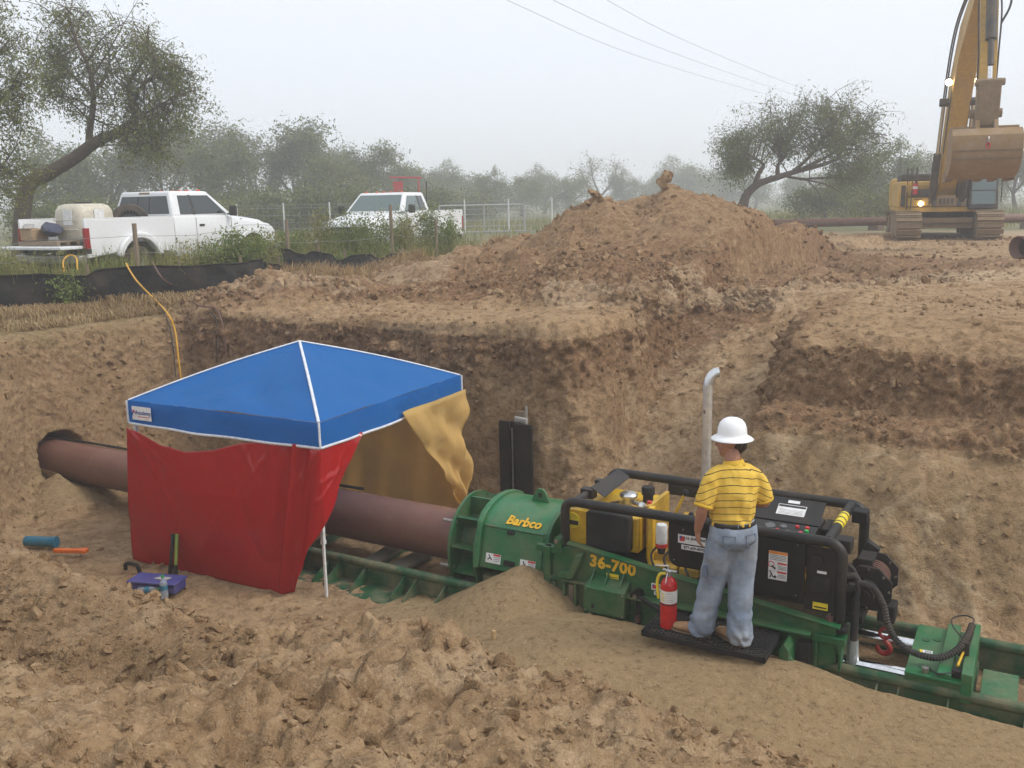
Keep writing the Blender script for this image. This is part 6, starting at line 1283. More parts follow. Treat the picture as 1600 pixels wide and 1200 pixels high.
def bundle(name, lab, cat, x, y, m_, r_, sd_):
    c_ = thing(name, lab, cat, on_truck(T1, PH1, x, y, .96), PH1); V_, F_ = ico(3, sd_, .5); me = np_mesh('bundle', V_ * np.array(r_) + np.array([0, 0, r_[2] * .7]), F_); me.shade_smooth(); link(me, 'bundle', M[m_], c_)
bundle('grey_sack', 'pale grey sack slumped beside the cardboard box in the pickup', 'sack', .10, .78, 'sack', (.20, .16, .30), 41); bundle('work_jacket', 'dark blue jacket heaped on the pallet in the pickup', 'jacket', .05, .12, 'cloth_blue', (.26, .30, .30), 43)
jk = thing('jack_stand', 'black upright iron jack standing in the far pickup bed', 'jack', on_truck(T2, PH2, 1.5, .35, .87), PH2)
MB().tube([(0, 0, 0), (-.10, .0, 1.45)], .022, 6).build('mast', M['cat_dark'], jk); MB().tube([(-.35, 0, .62), (.25, 0, .72)], .022, 6).build('arm', M['cat_dark'], jk); MB().tube([(-.25, 0, .62), (-.2, .0, .2)], .018, 6).build('stay', M['cat_dark'], jk)
M['gate_grey'] = paint('dull_gate_paint', (.42, .43, .42), .5, dust=.1)
def at_px(x, y, D):
    d = fw + rt * ((x - 800) / FPX) + up * ((600 - y) / FPX); return EYE + d * D
def hit(x, y, lift=0, d0=3.0, d1=80.0):
    """where a line of sight meets the ground"""
    D = np.linspace(d0, d1, 1500); d = np.array(fw + rt * ((x - 800) / FPX) + up * ((600 - y) / FPX)); P_ = np.array(EYE) + D[:, None] * d
    z = terrain(P_[:, 0], P_[:, 1])[0]; b_ = np.nonzero(P_[:, 2] < z)[0]; i = b_[0] if len(b_) else len(D) - 1; return Vector(P_[i]) + Vector((0, 0, lift))
# ------------------------------------------------------------------ pipes, fences, lines
def far_pipe(name, lab, a, b, r, m):
    c = (Vector(a) + Vector(b)) / 2; t_ = thing(name, lab, 'pipe', (a[0], a[1], a[2] - r)); A_ = Vector((0, 0, r)); B_ = Vector(b) - Vector(a) + Vector((0, 0, r))
    d = (B_ - A_).normalized(); mb = MB(); mb.tube([A_, B_], r, 24, caps=False); mb.tube([A_ + d * .002, B_ - d * .002], r * .93, 24, caps=False); mb.build('pipe_shell', m, t_) if False else MB().tube([A_, B_], r, 24, caps=False).build('pipe_shell', m, t_, solid=.02)
    return t_, A_, B_
pz_ = gh(9.0, 36)
pl, A_, B_ = far_pipe('steel_pipeline', 'long thin brown steel pipeline lying across the field behind the excavator', (7.6, 36.5, pz_ + .25), (26, 34.2, .75), .15, M['rust_pipe2'])
for k in range(4): MB().tube([A_.lerp(B_, .1 + .24 * k), A_.lerp(B_, .1003 + .24 * k) + Vector((.03, 0, 0))], .154, 20).build('weld_band', M['rust_pipe2'], pl)
for k in range(4):
    q = A_.lerp(B_, .05 + .3 * k); MB().box((q.x - .12, q.y - .5, q.z - .55), (q.x + .12, q.y + .5, q.z - .15)).build('skid', M['wood'], pl)
zz = gh(11.15, 19.9); t_, A_, B_ = far_pipe('pipe_offcut', 'dark open end of a short steel pipe lying on the dirt', (10.98, 20.05, zz + .24), (13.6, 20.9, zz + .30), .235, M['rust_pipe2'])
MB().tube([A_ + Vector((.25, .08, 0)), A_ + Vector((.3, .1, 0))], .21, 20).build('inner_wall', M['black_dull'], t_)

# black silt fence: sagging cloth on stakes
def silt(lab, pts, h0, h1, slump, seed):
    P_ = bez([(x, y, 0) for x, y in pts], 80); t_ = thing('silt_fence', lab, 'silt fence', (P_[0].x, P_[0].y, gh(P_[0].x, P_[0].y))); o = t_.location.copy(); rows = []
    for i in range(13):
        f = i / 12; row = []
        for j, p in enumerate(P_):
            g = gh_list[j] if False else None; s_ = j / (len(P_) - 1); hh = np.interp(s_, [0, 1], [h0, h1]) * (1 - slump * max(0, float(fbm(np.array([[s_ * 7, 0, seed]]), 1, 2, 3)[0]))); z = zc_[seed][j] if seed in zc_ else 0
            fold = .07 * float(fbm(np.array([[s_ * 26, f * 2.5, seed]]), 1, 3, 5)[0]) + .13 * f * (1 - f); row.append(Vector((p.x + fold, p.y - abs(fold) * .8 + .10 * (1 - f), z - .08 + (hh + .08) * (1 - f))) - o)
        rows.append(row)
    MB().grid(rows).build('fabric', M['silt'], t_, smooth=70, solid=.006)
    MB().tube([q + Vector((0, -.01, .006)) for q in rows[0][::2]], .016, 6).build('top_fold', M['silt'], t_)
    for j in range(4, len(P_), 16):
        q = rows[0][j]; MB().box((q.x - .018, q.y + .02, q.z - 1.0), (q.x + .018, q.y + .056, q.z + .10 + .06 * ((j // 16) % 3))).build('stake', M['wood'], t_)
    return t_
zc_ = {}
def prep(seed, pts):
    P_ = bez([(x, y, 0) for x, y in pts], 80); a = np.array([[p.x, p.y] for p in P_]); zc_[seed] = terrain(a[:, 0], a[:, 1])[0]; return pts
SF1 = prep(3, [(-12.5, 15.6), (-9.2, 16.1), (-7.2, 16.6), (-5.5, 17.3), (-4.75, 17.9)]); silt('tall black silt fence before the pickup with the lowered tailgate', SF1, .62, .60, .15, 3)
SF2 = prep(4, [(-4.9, 19.9), (-4.0, 20.4), (-3.1, 21.2), (-2.2, 22.1)]); silt('low slumped black silt fence between weeds and the brown earth bank', SF2, .50, .42, .5, 4)
SF3 = prep(5, [(-5.6, 19.3), (-5.35, 19.25), (-5.0, 19.3), (-4.8, 19.5)]); silt('small bunched scrap of black silt fence beside the earth mound', SF3, .42, .15, .6, 5)
# barbed wire fence on wooden posts
bw = thing('wire_fence', 'old barbed wire fence on wooden posts in front of the pickups', 'fence', (-7, 17.4, .1)); o = bw.location.copy()
posts = [(-12.2, 16.9), (-9.9, 17.4), (-7.05, 17.6), (-4.9, 20.6), (-2.95, 23.4), (-2.0, 25.6)]
hts = [1.3, 1.25, 1.35, 1.3, 1.55, 1.2]
for (x, y), h_ in zip(posts, hts):
    z = gh(x, y); MB().tube([(x - o.x, y - o.y, z - .2 - o.z), (x - o.x + .01, y - o.y, z + h_ - o.z)], [.055, .042], 7).build('post', M['wood'], bw)
for k, zz in enumerate((.45, .80, 1.12)):
    pts = []
    for i in range(len(posts) - 1):
        a, b_ = posts[i], posts[i + 1]
        for q in range(6):
            s_ = q / 6; x, y = a[0] + (b_[0] - a[0]) * s_, a[1] + (b_[1] - a[1]) * s_; pts.append((x - o.x, y - o.y, gh(x, y) + zz - .05 * math.sin(math.pi * s_) - o.z))
    MB().tube(pts, .004, 4).build('wire', M['galv'], bw)
# mesh fence and white gate beyond the trucks
mf = thing('mesh_fence', 'grey wire mesh fence with white posts in front of the far trees', 'fence', (-12, 48, .1)); o = mf.location.copy()
FX = [(-22 + k * 2.2, 44.5 + .28 * k) for k in range(12)]
for x, y in FX: MB().tube([(x - o.x, y - o.y, -.1), (x - o.x, y - o.y, 1.75)], .04, 7).build('post', M['white_pole'], mf)
for z in (.1, .45, .8, 1.15, 1.5, 1.65): MB().tube([(x - o.x, y - o.y, z) for x, y in FX], .008, 4).build('wire', M['galv'], mf)
mb = MB()
for i in range(len(FX) - 1):
    for k in range(9):
        s_ = k / 9; x, y = FX[i][0] + (FX[i + 1][0] - FX[i][0]) * s_, FX[i][1] + (FX[i + 1][1] - FX[i][1]) * s_; mb.tube([(x - o.x, y - o.y, .1), (x - o.x, y - o.y, 1.65)], .004, 3)
tag(mb.build('mesh_wires', M['galv'], mf, smooth=0), kind='stuff')
gt = thing('field_gate', 'white tubular field gate standing before the far trees', 'gate', (-2.6, 47.5, .1))
def bar(nm, a, b_, r, m='gate_grey'): MB().tube([a, b_], r, 8).build(nm, M[m], gt)
for x in (-.9, 1.35, 3.4): bar('upright', (x, .05 * x, 0), (x, .05 * x, 1.5), .045)
for z in (.12, 1.45): bar('rail', (-.9, -.04, z), (3.4, .17, z), .04)
for z in (.40, .70, 1.0, 1.25): bar('rail', (-.9, -.04, z), (3.4, .17, z), .014)
for k in range(7): bar('picket', (1.55 + .27 * k, .1, .12), (1.55 + .27 * k, .1, 1.45), .012)
MB().box((.0, -.05, .82), (.35, -.03, 1.05)).build('notice', M['sack'], gt)
rs_ = thing('red_sign_frame', 'red steel frame with hanging red board in front of the far trees', 'sign', (-6.3, 58, .1)); rs_.scale = (.8, .8, 1.05)
MB().tube([(1.0, 0, 0), (1.0, 0, 3.05)], .06, 8).build('mast', M['red'], rs_); MB().tube([(-1.2, 0, 3.05), (1.25, 0, 3.0)], .05, 8).build('beam', M['red'], rs_); MB().box((-.95, -.03, 2.2), (-.2, .03, 2.8)).build('board', M['red'], rs_); MB().tube([(-.9, 0, 2.8), (-.9, 0, 3.05)], .02, 6).build('hanger', M['red'], rs_); MB().tube([(-.3, 0, 2.8), (-.3, 0, 3.05)], .02, 6).build('hanger', M['red'], rs_)
# overhead wires
for k, (a, b_, c_) in enumerate((((788, -2), (1010, 92), (1225, 155)), ((860, -2), (1050, 82), (1240, 148)), ((945, -2), (1090, 72), (1262, 142)))):
    w = thing('power_line', ('thin overhead power line, lowest of three crossing the pale sky', 'thin overhead power line, middle one of three crossing the pale sky', 'thin overhead power line, highest of three crossing the pale sky')[k], 'cable', at_px(*a, 34))
    pts = [at_px(*a, 34), at_px(*b_, 47), at_px(*c_, 75)]; e = pts[-1] + (pts[-1] - pts[1]) * .8 + Vector((0, 0, .2)); s0 = pts[0] + (pts[0] - pts[1]) * 1.2 + Vector((0, 0, .5))
    MB().tube([q - w.location for q in bez([s0] + pts + [e], 40)], .007, 5).build('wire', M['cord'], w)
# hoses down the left wall
def on_ground(pts, lift):
    a = np.array(pts, float); z = terrain(a[:, 0], a[:, 1])[0]; return [Vector((x, y, zz + l)) for (x, y), zz, l in zip(pts, z, lift if isinstance(lift, list) else [lift] * len(pts))]
def hose(name, lab, cat, pts, r, m):
    t_ = thing(name, lab, cat, pts[0]); MB().tube([q - pts[0] for q in bez(pts, 60)], r, 8).build('hose_line', M[m], t_); return t_
def wpt(u, v, z): return W(u, v, z)
hose('yellow_hose', 'yellow hose hanging over the silt fence and down the earth wall', 'hose', [at_px(215, 440, 17.6), at_px(205, 422, 17.1), at_px(197, 412, 16.6), at_px(213, 438, 16.0), hit(238, 474, .12), hit(262, 500, .12), hit(272, 525, .12) + Vector((.05, -.08, 0)), hit(278, 560, .04) + Vector((.06, -.14, 0)), hit(284, 610, .05) + Vector((.06, -.14, 0))], .014, 'hose_y')
hose('yellow_cord_loop', 'loop of yellow cord lying by the lowered tailgate', 'cord', [at_px(100, 425, 16.9), at_px(99, 408, 17), at_px(108, 399, 17.1), at_px(119, 403, 17), at_px(121, 422, 16.8)], .015, 'hose_y')
hose('brown_hose', 'brown hose drooping from the silt fence across the dry grass', 'hose', [at_px(238, 410, 16.8), at_px(255, 436, 16.0), hit(280, 462, .12), hit(310, 488, .12), hit(338, 494, .12), hit(348, 520, .05) + Vector((.06, -.12, 0)), hit(352, 560, .04) + Vector((.06, -.14, 0))], .014, 'hose_b')
hose('dark_cord', 'thin dark cord hanging straight down the earth wall beside the yellow hose', 'cord', [hit(248, 478, .04), hit(264, 510, .05), hit(270, 545, .05) + Vector((.05, -.12, 0)), hit(274, 590, .05) + Vector((.05, -.12, 0))], .010, 'cord')
hose('dark_cord', 'thin dark cord hanging down the earth wall beside the brown hose', 'cord', [hit(330, 492, .04), hit(338, 505, .05), hit(337, 535, .05) + Vector((.05, -.12, 0)), hit(337, 570, .05) + Vector((.05, -.12, 0))], .010, 'cord')
# ------------------------------------------------------------------ trees
def leaves(name, C_, spread, n, ls, lw, droop, seed):
    """n little leaves scattered round the twig points C_"""
    r = np.random.default_rng(seed); i = r.integers(len(C_), size=n); P_ = C_[i] + r.normal(size=(n, 3)) * spread * np.array([1, 1, .8]) - np.array([0, 0, 1]) * (np.abs(r.normal(size=n)) * droop)[:, None]
    d = r.normal(size=(n, 3)); d[:, 2] -= .7; d /= np.linalg.norm(d, axis=1)[:, None]; s = np.cross(d, r.normal(size=(n, 3))); s /= np.linalg.norm(s, axis=1)[:, None]
    k = r.uniform(.6, 1.4, n)[:, None]; d = d * ls * k; s = s * lw * k
    V_ = np.stack([P_, P_ + d * .5 + s, P_ + d, P_ + d * .5 - s], 1).reshape(-1, 3); F_ = np.arange(4 * n).reshape(-1, 4)
    me = np_mesh(name, V_, F_); return me
def grow(limbs, blobs, nb, seed, twigs=4, thin=.010):
    """branches from the limbs into the crown's lumps; returns mesh builder and twig points"""
    r = random.Random(seed); mb = MB(); tips = []
    for pts, r0_, r1_ in limbs:
        p = bez(pts, 20); mb.tube(p, [r0_ + (r1_ - r0_) * (i / (len(p) - 1)) ** .8 for i in range(len(p))], 9)
    LP = [(q, r0_ + (r1_ - r0_) * i / 20) for pts, r0_, r1_ in limbs for i, q in enumerate(bez(pts, 20)) if i > 5]
    for _ in range(nb):
        c_, rad = r.choice(blobs); t_ = Vector(c_) + Vector((r.gauss(0, 1), r.gauss(0, 1), r.gauss(0, 1))).normalized() * r.random() ** .45 * 1.0 * Vector((1, 1, 1)).length / 1.732 if False else None
        v = Vector((r.gauss(0, 1), r.gauss(0, 1), r.gauss(0, 1))); v.normalize(); k = r.random() ** .4; t_ = Vector((c_[0] + v.x * rad[0] * k, c_[1] + v.y * rad[1] * k, c_[2] + v.z * rad[2] * k))
        best = sorted(r.sample(LP, min(14, len(LP))), key=lambda q: (q[0] - t_).length)[0]; a_, ra = best; ln = (t_ - a_).length
        m_ = a_.lerp(t_, .5) + Vector((r.gauss(0, .12), r.gauss(0, .12), r.gauss(.10, .10))) * ln * .6
        p = bez([a_, m_, t_], 8); rr = max(thin, min(ra * .55, .012 + ln * .012)); mb.tube(p, [rr * (1 - .75 * i / (len(p) - 1)) for i in range(len(p))], 5, caps=False)
        for q in p[5:]: tips.append(q)
        for _k in range(twigs):
            b_ = r.choice(p[3:]); e = b_ + Vector((r.gauss(0, 1), r.gauss(0, 1), r.gauss(.1, .8))) * (.22 + .16 * ln); mid = b_.lerp(e, .5) + Vector((r.gauss(0, .06), r.gauss(0, .06), .05))
            mb.tube([b_, mid, e], [rr * .4, rr * .3, thin * .35], 4, caps=False); tips += [b_.lerp(e, .5), e, e]
    return mb, tips
def tree(name, label, base, limbs, blobs, nb, nl, ls, lw, spread, droop, seed, bark, leaf, group=None, twigs=4, cat='tree'):
    t_ = thing(name, label, cat, base, 0, group); o = Vector(base)
    limbs = [([Vector(q) - o for q in pts], a, b_) for pts, a, b_ in limbs]; blobs = [(Vector(c_) - o, rad) for c_, rad in blobs]
    mb, tips = grow(limbs, blobs, nb, seed, twigs); mb.build('trunk', M[bark], t_, smooth=60)
    me = leaves('crown', np.array([q[:] for q in tips]), spread, nl, ls, lw, droop, seed); link(me, 'crown', M[leaf], t_); return t_
def pxb(x, y, D, rx, ry, rd): k = D / FPX; return (at_px(x, y, D), (rx * k, rd, ry * k))
def ground_pt(x, D):
    p = at_px(x, 330, D); return Vector((p.x, p.y, gh(p.x, p.y) - .1))
# leaning mesquite behind the near pickup
D = 26.0; b0 = ground_pt(20, D)
tree('mesquite_tree', 'leaning mesquite with thick slanting trunk behind the near pickup', b0,
     [([b0, at_px(40, 300, D), at_px(75, 272, D), at_px(115, 248, D), at_px(150, 222, D), at_px(185, 207, D), at_px(212, 188, D)], .25, .12),
      ([at_px(140, 232, D), at_px(140, 205, D), at_px(146, 160, D - .3), at_px(140, 110, D - .5), at_px(118, 60, D - .6), at_px(105, 12, D - .6)], .12, .025),
      ([at_px(212, 188, D), at_px(205, 160, D), at_px(202, 130, D + .4), at_px(225, 90, D + .6), at_px(232, 40, D + .8)], .10, .02),
      ([at_px(207, 165, D), at_px(225, 130, D - .3), at_px(265, 105, D - .6), at_px(300, 112, D - .8)], .06, .015),
      ([at_px(210, 185, D), at_px(240, 170, D - .6), at_px(275, 150, D - 1), at_px(310, 140, D - 1.2)], .05, .012),
      ([at_px(145, 150, D), at_px(170, 105, D + .8), at_px(165, 50, D + 1.2)], .05, .012), ([at_px(144, 150, D), at_px(105, 110, D + .5), at_px(70, 80, D + .8)], .05, .012), ([at_px(142, 190, D), at_px(110, 160, D), at_px(75, 140, D)], .035, .010)],
     [pxb(105, 30, D, 55, 40, 1.0), pxb(75, 90, D, 40, 50, 1.0), pxb(150, 60, D, 50, 50, 1.2), pxb(215, 60, D, 40, 40, 1.1), pxb(235, 110, D, 60, 45, 1.2), pxb(290, 120, D, 40, 35, .9), pxb(180, 140, D, 60, 40, 1.3), pxb(110, 140, D, 50, 40, 1.0), pxb(215, 205, D, 65, 40, 1.2), pxb(280, 175, D, 40, 40, 1.0), pxb(235, 235, D, 35, 14, .8)],
     240, 24000, .10, .016, .11, .22, 5, 'bark', 'leaf')
D = 23.0; b0 = ground_pt(-90, D)
tree('mesquite_tree', 'mesquite whose crown hangs in from beside the leaning trunk', b0,
     [([b0, at_px(-80, 250, D), at_px(-50, 170, D), at_px(-30, 90, D), at_px(-20, 30, D)], .2, .04), ([at_px(-70, 220, D), at_px(-20, 180, D), at_px(15, 140, D), at_px(45, 120, D)], .07, .015), ([at_px(-60, 190, D), at_px(-10, 100, D), at_px(15, 60, D)], .07, .015), ([b0, at_px(-40, 290, D), at_px(0, 262, D), at_px(28, 225, D)], .06, .015)],
     [pxb(-10, 40, D, 45, 40, 1.0), pxb(10, 110, D, 45, 35, 1.0), pxb(15, 165, D, 42, 30, 1.0), pxb(5, 215, D, 40, 35, 1.0), pxb(0, 280, D, 45, 45, 1.2)], 90, 9000, .10, .016, .12, .18, 6, 'bark', 'leaf')
# spreading mesquite behind the heap
D = 38.0; b0 = ground_pt(1160, D)
tree('mesquite_tree', 'wide spreading mesquite with bent trunk standing behind the earth heap', b0,
     [([b0, at_px(1162, 318, D), at_px(1170, 300, D), at_px(1187, 286, D), at_px(1215, 277, D), at_px(1250, 266, D), at_px(1290, 256, D), at_px(1330, 238, D)], .24, .06),
      ([at_px(1178, 294, D), at_px(1186, 270, D), at_px(1193, 258, D), at_px(1178, 246, D - .5), at_px(1155, 232, D - .8)], .13, .03), ([at_px(1215, 277, D), at_px(1216, 258, D), at_px(1226, 244, D + .3), at_px(1230, 215, D + .8)], .11, .025),
      ([at_px(1235, 272, D), at_px(1265, 245, D - .4), at_px(1290, 215, D - .8), at_px(1310, 185, D - 1)], .09, .02), ([at_px(1250, 266, D), at_px(1300, 240, D + .6), at_px(1350, 205, D + 1), at_px(1375, 185, D + 1.2)], .09, .02),
      ([at_px(1230, 276, D), at_px(1265, 282, D - .6), at_px(1295, 290, D - 1), at_px(1320, 305, D - 1.2)], .06, .015), ([at_px(1250, 280, D), at_px(1310, 278, D + .5), at_px(1360, 290, D + .8)], .06, .015), ([at_px(1180, 270, D), at_px(1158, 250, D), at_px(1140, 225, D)], .05, .015), ([at_px(1262, 282, D), at_px(1278, 300, D), at_px(1285, 322, D)], .035, .01)],
     [pxb(1140, 225, D, 28, 24, 1.2), pxb(1175, 205, D, 34, 28, 1.5), pxb(1220, 185, D, 40, 36, 1.6), pxb(1260, 165, D, 40, 32, 1.6), pxb(1310, 165, D, 42, 30, 1.6), pxb(1355, 190, D, 34, 34, 1.5), pxb(1240, 225, D, 45, 26, 1.6), pxb(1310, 215, D, 50, 30, 1.6), pxb(1365, 240, D, 30, 34, 1.4), pxb(1150, 262, D, 22, 18, 1.0), pxb(1330, 268, D, 40, 18, 1.3)],
     260, 25000, .125, .019, .14, .22, 8, 'bark', 'leaf2')
# generic trees for the row beyond
def variant(seed, h, w, leaf, nl, dense):
    r = random.Random(seed); limbs = []; blobs = []
    a = Vector((0, 0, -.1)); f = Vector((r.uniform(-.4, .4), r.uniform(-.3, .3), h * .28)); limbs.append(([a, a.lerp(f, .5) + Vector((r.uniform(-.2, .2), 0, 0)), f], .16 + .012 * h, .12))
    for k in range(5):
        an = k * 1.26 + r.uniform(-.4, .4); ro = r.uniform(.35, .75) * w; e = Vector((math.cos(an) * ro, math.sin(an) * ro, h * r.uniform(.55, .88))); m_ = f.lerp(e, .5) + Vector((math.cos(an), math.sin(an), 0)) * w * .12; limbs.append(([f * .9, m_, e], .10, .02)); blobs.append((e, (w * .42, w * .42, h * .17)))
    blobs += [(Vector((0, 0, h * .72)), (w * .7, w * .7, h * .22)), (Vector((0, 0, h * .5)), (w * .85, w * .85, h * .16))]
    if dense: blobs += [(Vector((math.cos(q) * w * .6, math.sin(q) * w * .6, h * .30)), (w * .5, w * .5, h * .24)) for q in (0, 1.6, 3.1, 4.7)]
    mb, tips = grow(limbs, blobs, 75 if nl > 1500 else 60, seed, 3, .014); tm = mb.mesh('trunk', smooth=60); tm.materials.append(M['bark_far'])
    cm = leaves('crown', np.array([q[:] for q in tips]), .24, nl, .20, .038, .25, seed); cm.materials.append(M[leaf]); return tm, cm
VAR = [variant(101, 6.0, 2.6, 'leaf2', 9500, True), variant(102, 7.0, 2.8, 'leaf3', 7500, False), variant(103, 5.2, 2.8, 'leaf', 9500, True), variant(104, 6.6, 2.4, 'leaf2', 6000, False), variant(105, 6.0, 3.0, 'leaf3', 700, False)]
ROWT = [  # px x, top y, distance, variant, width factor
    (88, 190, 50, 0, 1.2), (175, 205, 56, 2, 1.2), (255, 165, 54, 1, 1.1), (318, 158, 58, 3, 1.15), (352, 190, 50, 0, 1.1), (408, 185, 60, 1, 1.15), (470, 168, 58, 3, 1.25), (505, 190, 64, 1, 1.0), (535, 222, 52, 2, 1.0), (575, 205, 60, 3, 1.15), (612, 232, 66, 0, 1.0),
    (655, 246, 80, 2, 1.2), (690, 244, 86, 0, 1.2), (732, 255, 92, 2, 1.2), (772, 256, 78, 0, 1.1), (815, 262, 84, 2, 1.1), (850, 252, 98, 0, 1.2), (893, 262, 90, 2, 1.1), (935, 232, 105, 4, 1.4), (975, 258, 104, 0, 1.2), (1022, 262, 118, 2, 1.2), (1062, 238, 118, 0, 1.5), (1105, 252, 124, 2, 1.3), (1135, 262, 112, 0, 1.1),
    (1180, 265, 110, 2, 1.3), (1240, 262, 105, 0, 1.3), (1300, 258, 96, 2, 1.3), (1392, 208, 50, 0, 1.25), (1450, 222, 60, 1, 1.2), (1345, 236, 58, 2, 1.1), (1500, 236, 66, 2, 1.2), (1545, 228, 70, 0, 1.2), (1588, 215, 58, 3, 1.3), (1640, 205, 55, 1, 1.2)]
KIND = ('rounded dense tree', 'open airy olive tree', 'low bushy tree', 'upright thin tree', 'bare twiggy tree')
WHERE = ['above the lowered tailgate', 'behind the leaning mesquite trunk', 'right behind the near pickup cab', 'behind the near pickup windscreen', 'above the near pickup bonnet', 'where the near pickup bonnet ends', 'over the gap between the two pickups', 'over the mesh fence posts beside the far pickup', 'above the far pickup bonnet', 'above the far pickup roof lamps', 'above the far pickup rear window', 'behind the red sign frame', 'above the far pickup bed', 'at the hinge post of the white gate', 'at the free end of the white gate', 'where the earth heap starts to rise', 'halfway up the heap slope beside the gate', 'next to the bare twiggy tree on its gate side', 'in fog behind the heap', 'next to the bare twiggy tree on its heap top side', 'behind the dark clod on the heap top', 'faintest in fog beyond the heap top', 'in fog beside the first boughs of the spreading mesquite', 'in fog just clear of the spreading mesquite', 'in fog behind the bent mesquite trunk', 'in fog behind the middle of the spreading mesquite', 'in fog behind the drooping mesquite boughs', 'large and close beside the excavator', 'behind the excavator engine hood', 'between spreading mesquite and excavator', 'behind the excavator boom', 'behind the excavator cab', 'past the excavator cab by the pipeline', 'past the raised bucket']
def rowlab(k, v): return KIND[v] + ' ' + WHERE[k]
for k, (x, ty, D_, v, wf) in enumerate(ROWT):
    D_ = D_ * 1.22
    p = at_px(x, 330, D_); z = gh(p.x, p.y); top = at_px(x, ty, D_).z; hv = (6.0, 7.0, 5.2, 6.6, 6.0)[v] * 1.08; s_ = max(.4, (top - z) / hv)
    t_ = thing('field_tree', rowlab(k, v), 'tree', (p.x, p.y, z), (k * 2.4) % 6.28, 'trees along the far side of the field')
    t_.scale = (s_ * wf, s_ * wf, s_)
    tm, cm = VAR[v]; link(tm, 'trunk', None, t_); link(cm, 'crown', None, t_)
BV = [variant(111, 2.6, 1.9, 'leaf2', 5000, True), variant(112, 2.2, 2.1, 'leaf', 5000, True)]
for k, (x, D_, s_, lab) in enumerate(((70, 42, 1.2, 'dark shrub behind the tailgate of the near pickup'), (150, 46, 1.4, 'broad shrub behind the cream tank'), (235, 44, 1.2, 'shrub behind the cab of the near pickup'), (330, 46, 1.35, 'shrub behind the bonnet of the near pickup'), (395, 50, 1.5, 'large shrub behind the mesh fence posts'), (450, 54, 1.6, 'olive shrub between the two pickups beyond the mesh fence'), (520, 52, 1.6, 'dark shrub behind the windscreen of the far pickup'), (585, 56, 1.6, 'shrub behind the cab of the far pickup'), (650, 62, 1.6, 'shrub behind the bed of the far pickup'), (725, 74, 1.7, 'pale shrub behind the white field gate'), (1290, 52, 1.2, 'shrub under the boughs of the spreading mesquite'), (1370, 48, 1.1, 'shrub standing just past the excavator tracks'))):
    p = ground_pt(x, D_); t_ = thing('shrub', lab, 'shrub', p, k * 1.7, 'shrubs below the far trees'); t_.scale = (s_ * .85, s_ * .85, s_ * .75); tm, cm = BV[k % 2]; link(tm, 'trunk', None, t_); link(cm, 'crown', None, t_)
# ------------------------------------------------------------------ grass and weeds
def blades(name, P_, h, w, seed, m, lean=.35, kind='stuff', down=None):
    r = np.random.default_rng(seed); n = len(P_); a = r.uniform(0, 6.28, n); hh = h[0] + (h[1] - h[0]) * r.random(n) ** 1.6; s = np.stack([np.cos(a), np.sin(a), np.zeros(n)], 1) * w; b_ = a + 1.57 + r.normal(size=n) * .5
    ln = (hh * lean * np.abs(r.normal(size=n)))[:, None] * np.stack([np.cos(b_), np.sin(b_), np.zeros(n)], 1)
    upz = np.array([0, 0, 1.0])
    if down is not None: ln = ln * .5 + hh[:, None] * np.array(down) * r.uniform(.3, 1.1, n)[:, None]
    m1 = P_ + upz * (hh * .55)[:, None] + ln * .3; tp = P_ + upz * (hh * (1.0 if down is None else .35))[:, None] + ln
    V_ = np.stack([P_ - s, P_ + s, m1 + s * .7, m1 - s * .7, tp], 1).reshape(-1, 3); i = np.arange(n)[:, None] * 5
    F_ = np.concatenate([i + np.array([[0, 1, 2]]), i + np.array([[0, 2, 3]]), i + np.array([[3, 2, 4]])])
    o = link(np_mesh(name, V_, F_), name, M[m]); return tag(o, kind=kind)
def scatter(n, xr, yr, dens, seed):
    r = np.random.default_rng(seed); X = r.uniform(*xr, n); Y = r.uniform(*yr, n); k = r.random(n) < dens(X, Y); X, Y = X[k], Y[k]; z = terrain(X, Y)[0]; return np.stack([X, Y, z - .02], 1)
cl = lambda X, Y, f, s: np.clip(fbm(P3(X, Y), f, 3, s) * 2.5 + .5, .05, 1)
def leftzone(X, Y):       # land beyond the silt fence
    fy = np.interp(X, [-14, -9.2, -7.2, -5.5, -4.9, -4.0, -2.2, -1.2], [15.5, 16.15, 16.7, 17.5, 19.4, 20.6, 22.3, 24.5]); return (Y > fy) * (X < -1.0) 
tag(blades('grass', scatter(52000, (-14.5, -.8), (15.4, 34), lambda X, Y: leftzone(X, Y) * cl(X, Y, .7, 5), 1), (.10, .55), .008, 2, 'grass'), 'rough green and yellow grass round the pickups', 'grass')
tag(blades('tall_grass', scatter(32000, (-12.5, -1.2), (15.6, 29), lambda X, Y: leftzone(X, Y) * cl(X, Y, .9, 15) ** 2, 3), (.45, 1.05), .008, 4, 'grass', .3), 'tall seeding grass between silt fence and pickups', 'grass')
tag(blades('far_grass', scatter(26000, (-30, 45), (36, 75), lambda X, Y: cl(X, Y, .2, 25), 5), (.25, .8), .022, 6, 'grass'), 'green grass of the far field below the trees', 'grass')
def rim(X, Y):
    u, v = uv_of(X, Y); d = np.interp(v, [-3, -2.2, -1.3, -.3, 1, 2.4, 4], [-4.6, -5.7, -6.75, -7.5, -7.55, -7.4, -7.4]) - u; fy = np.interp(X, [-14, -9.2, -7.2, -5.5, -4.7], [15.5, 16.1, 16.6, 17.3, 17.9]); return (d > .0) * (d < 2.9) * (Y < fy) * (Y > 9) * (X < -4.6)
tag(blades('dry_grass', scatter(120000, (-12, -4.4), (10, 18), lambda X, Y: rim(X, Y) * cl(X, Y, 1.6, 35), 7), (.10, .34), .006, 8, 'straw', .8, down=(.55, -.35, -.15)), 'dead straw hanging over the edge of the pit', 'grass')
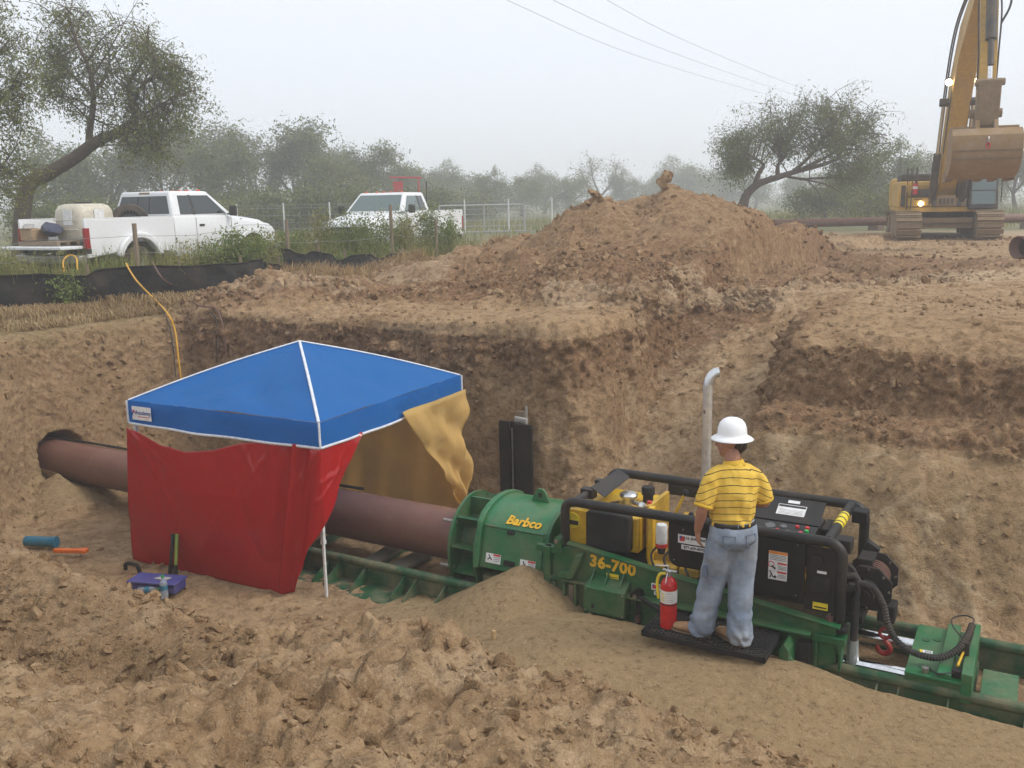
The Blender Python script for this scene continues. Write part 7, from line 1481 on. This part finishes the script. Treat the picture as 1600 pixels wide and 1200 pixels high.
tag(blades('dry_grass_bank', scatter(60000, (-5.2, 0), (18.2, 24), lambda X, Y: cl(X, Y, 1.4, 36) * ((Y - 18.0) > (X + 5.2) * .55) * ((Y - 20.8) < (X + 5.2) * .85) * .6, 9), (.08, .28), .007, 10, 'straw', .9), 'brown dead grass on the earth bank by the low silt fence', 'grass')
def weed(px_, py_, h, w, seed, lab, leaf='weed', D_=None):
    p = hit(px_, py_) if D_ is None else ground_pt(px_, D_) + Vector((0, 0, .1)); t_ = thing('weed_plant', lab, 'weed', p, 0, 'weeds growing along the fences'); r = random.Random(seed); mb = MB(); tips = []
    for k in range(9):
        a = r.uniform(0, 6.28); e = Vector((math.cos(a) * w * r.random(), math.sin(a) * w * r.random(), h * r.uniform(.6, 1.05))); q = bez([Vector((r.gauss(0, .05), r.gauss(0, .05), -.03)), e * .5 + Vector((0, 0, .08)), e], 8); mb.tube(q, [.008 * (1 - .7 * i / (len(q) - 1)) for i in range(len(q))], 4)
        tips += q[2:]
        for _k in range(4): b_ = r.choice(q[2:]); tips.append(b_ + Vector((r.gauss(0, .13), r.gauss(0, .13), r.gauss(.06, .08))))
    mb.build('stem', M['bark_far'], t_, smooth=0); link(leaves('foliage', np.array([q[:] for q in tips]), .07 + .05 * w, int(1000 * h * w / .35), .065, .014, .05, seed), 'foliage', M[leaf], t_)
WE = [(15, 462, .75, .5, 'dark bushy weed at the end of the tall silt fence', None), (148, 412, .55, .35, 'bright green weed between tailgate and silt fence', 17.2), (178, 400, .6, .4, 'green weed growing under the rear wheel of the near pickup', 17.4),
      (300, 400, .8, .45, 'feathery weed growing before the cab of the near pickup', 18.2), (340, 395, .95, .5, 'tall straw tinted weed before the nose of the near pickup', 18.4), (375, 398, .95, .55, 'tall yellowish weed where the tall silt fence ends', 18.8), (410, 392, .9, .5, 'bushy green weed just past the end of the tall silt fence', 20.0), (92, 440, .55, .3, 'single pale green weed rising in front of the silt fence', 16.1),
      (448, 385, .9, .6, 'olive weed left standing between the two pickups', 22.5), (500, 380, 1.25, .6, 'tall feathery weed before the grille of the far pickup', 22.8), (540, 375, 1.2, .65, 'thick green weed before the bumper of the far pickup', 22.5), (585, 372, 1.15, .6, 'thick green weed before the front wheel of the far pickup', 23.2), (628, 365, 1.2, .6, 'leafy weed against the door of the far pickup', 24.2), (665, 358, 1.35, .7, 'tallest leafy weed beside the bed of the far pickup', 25.5), (700, 362, 1.0, .55, 'green weed beside the rear wheel of the far pickup', 26.5),
      (470, 400, .5, .35, 'low green weed beside the slumped silt fence', 20.6), (520, 405, .55, .4, 'low weed growing through the slumped silt fence', 20.9), (600, 392, .5, .35, 'low weed at the top of the brown earth bank', 22.0)]
for k, (x, y, h_, w_, lab, D_) in enumerate(WE): weed(x, y, h_ * 1.15, w_ * 1.2, 300 + k, lab, 'weed' if k % 3 else 'grass', D_)
# ------------------------------------------------------------------ morning fog
hz = MB().box((-260, -40, FLOOR - 1.2), (260, 320, 14.5)).build('haze', None, None, smooth=0)
t = NT('fog'); t.n.remove(t.b); pv = t.new('VolumePrincipled'); pv.inputs['Color'].default_value = (.96, .97, .98, 1); pv.inputs['Density'].default_value = .0040; pv.inputs['Anisotropy'].default_value = .25
t.ln(pv.outputs[0], t.n['Material Output'].inputs['Volume']); hz.data.materials.append(t.m); tag(hz, 'pale morning fog over the whole field', 'fog', kind='stuff')
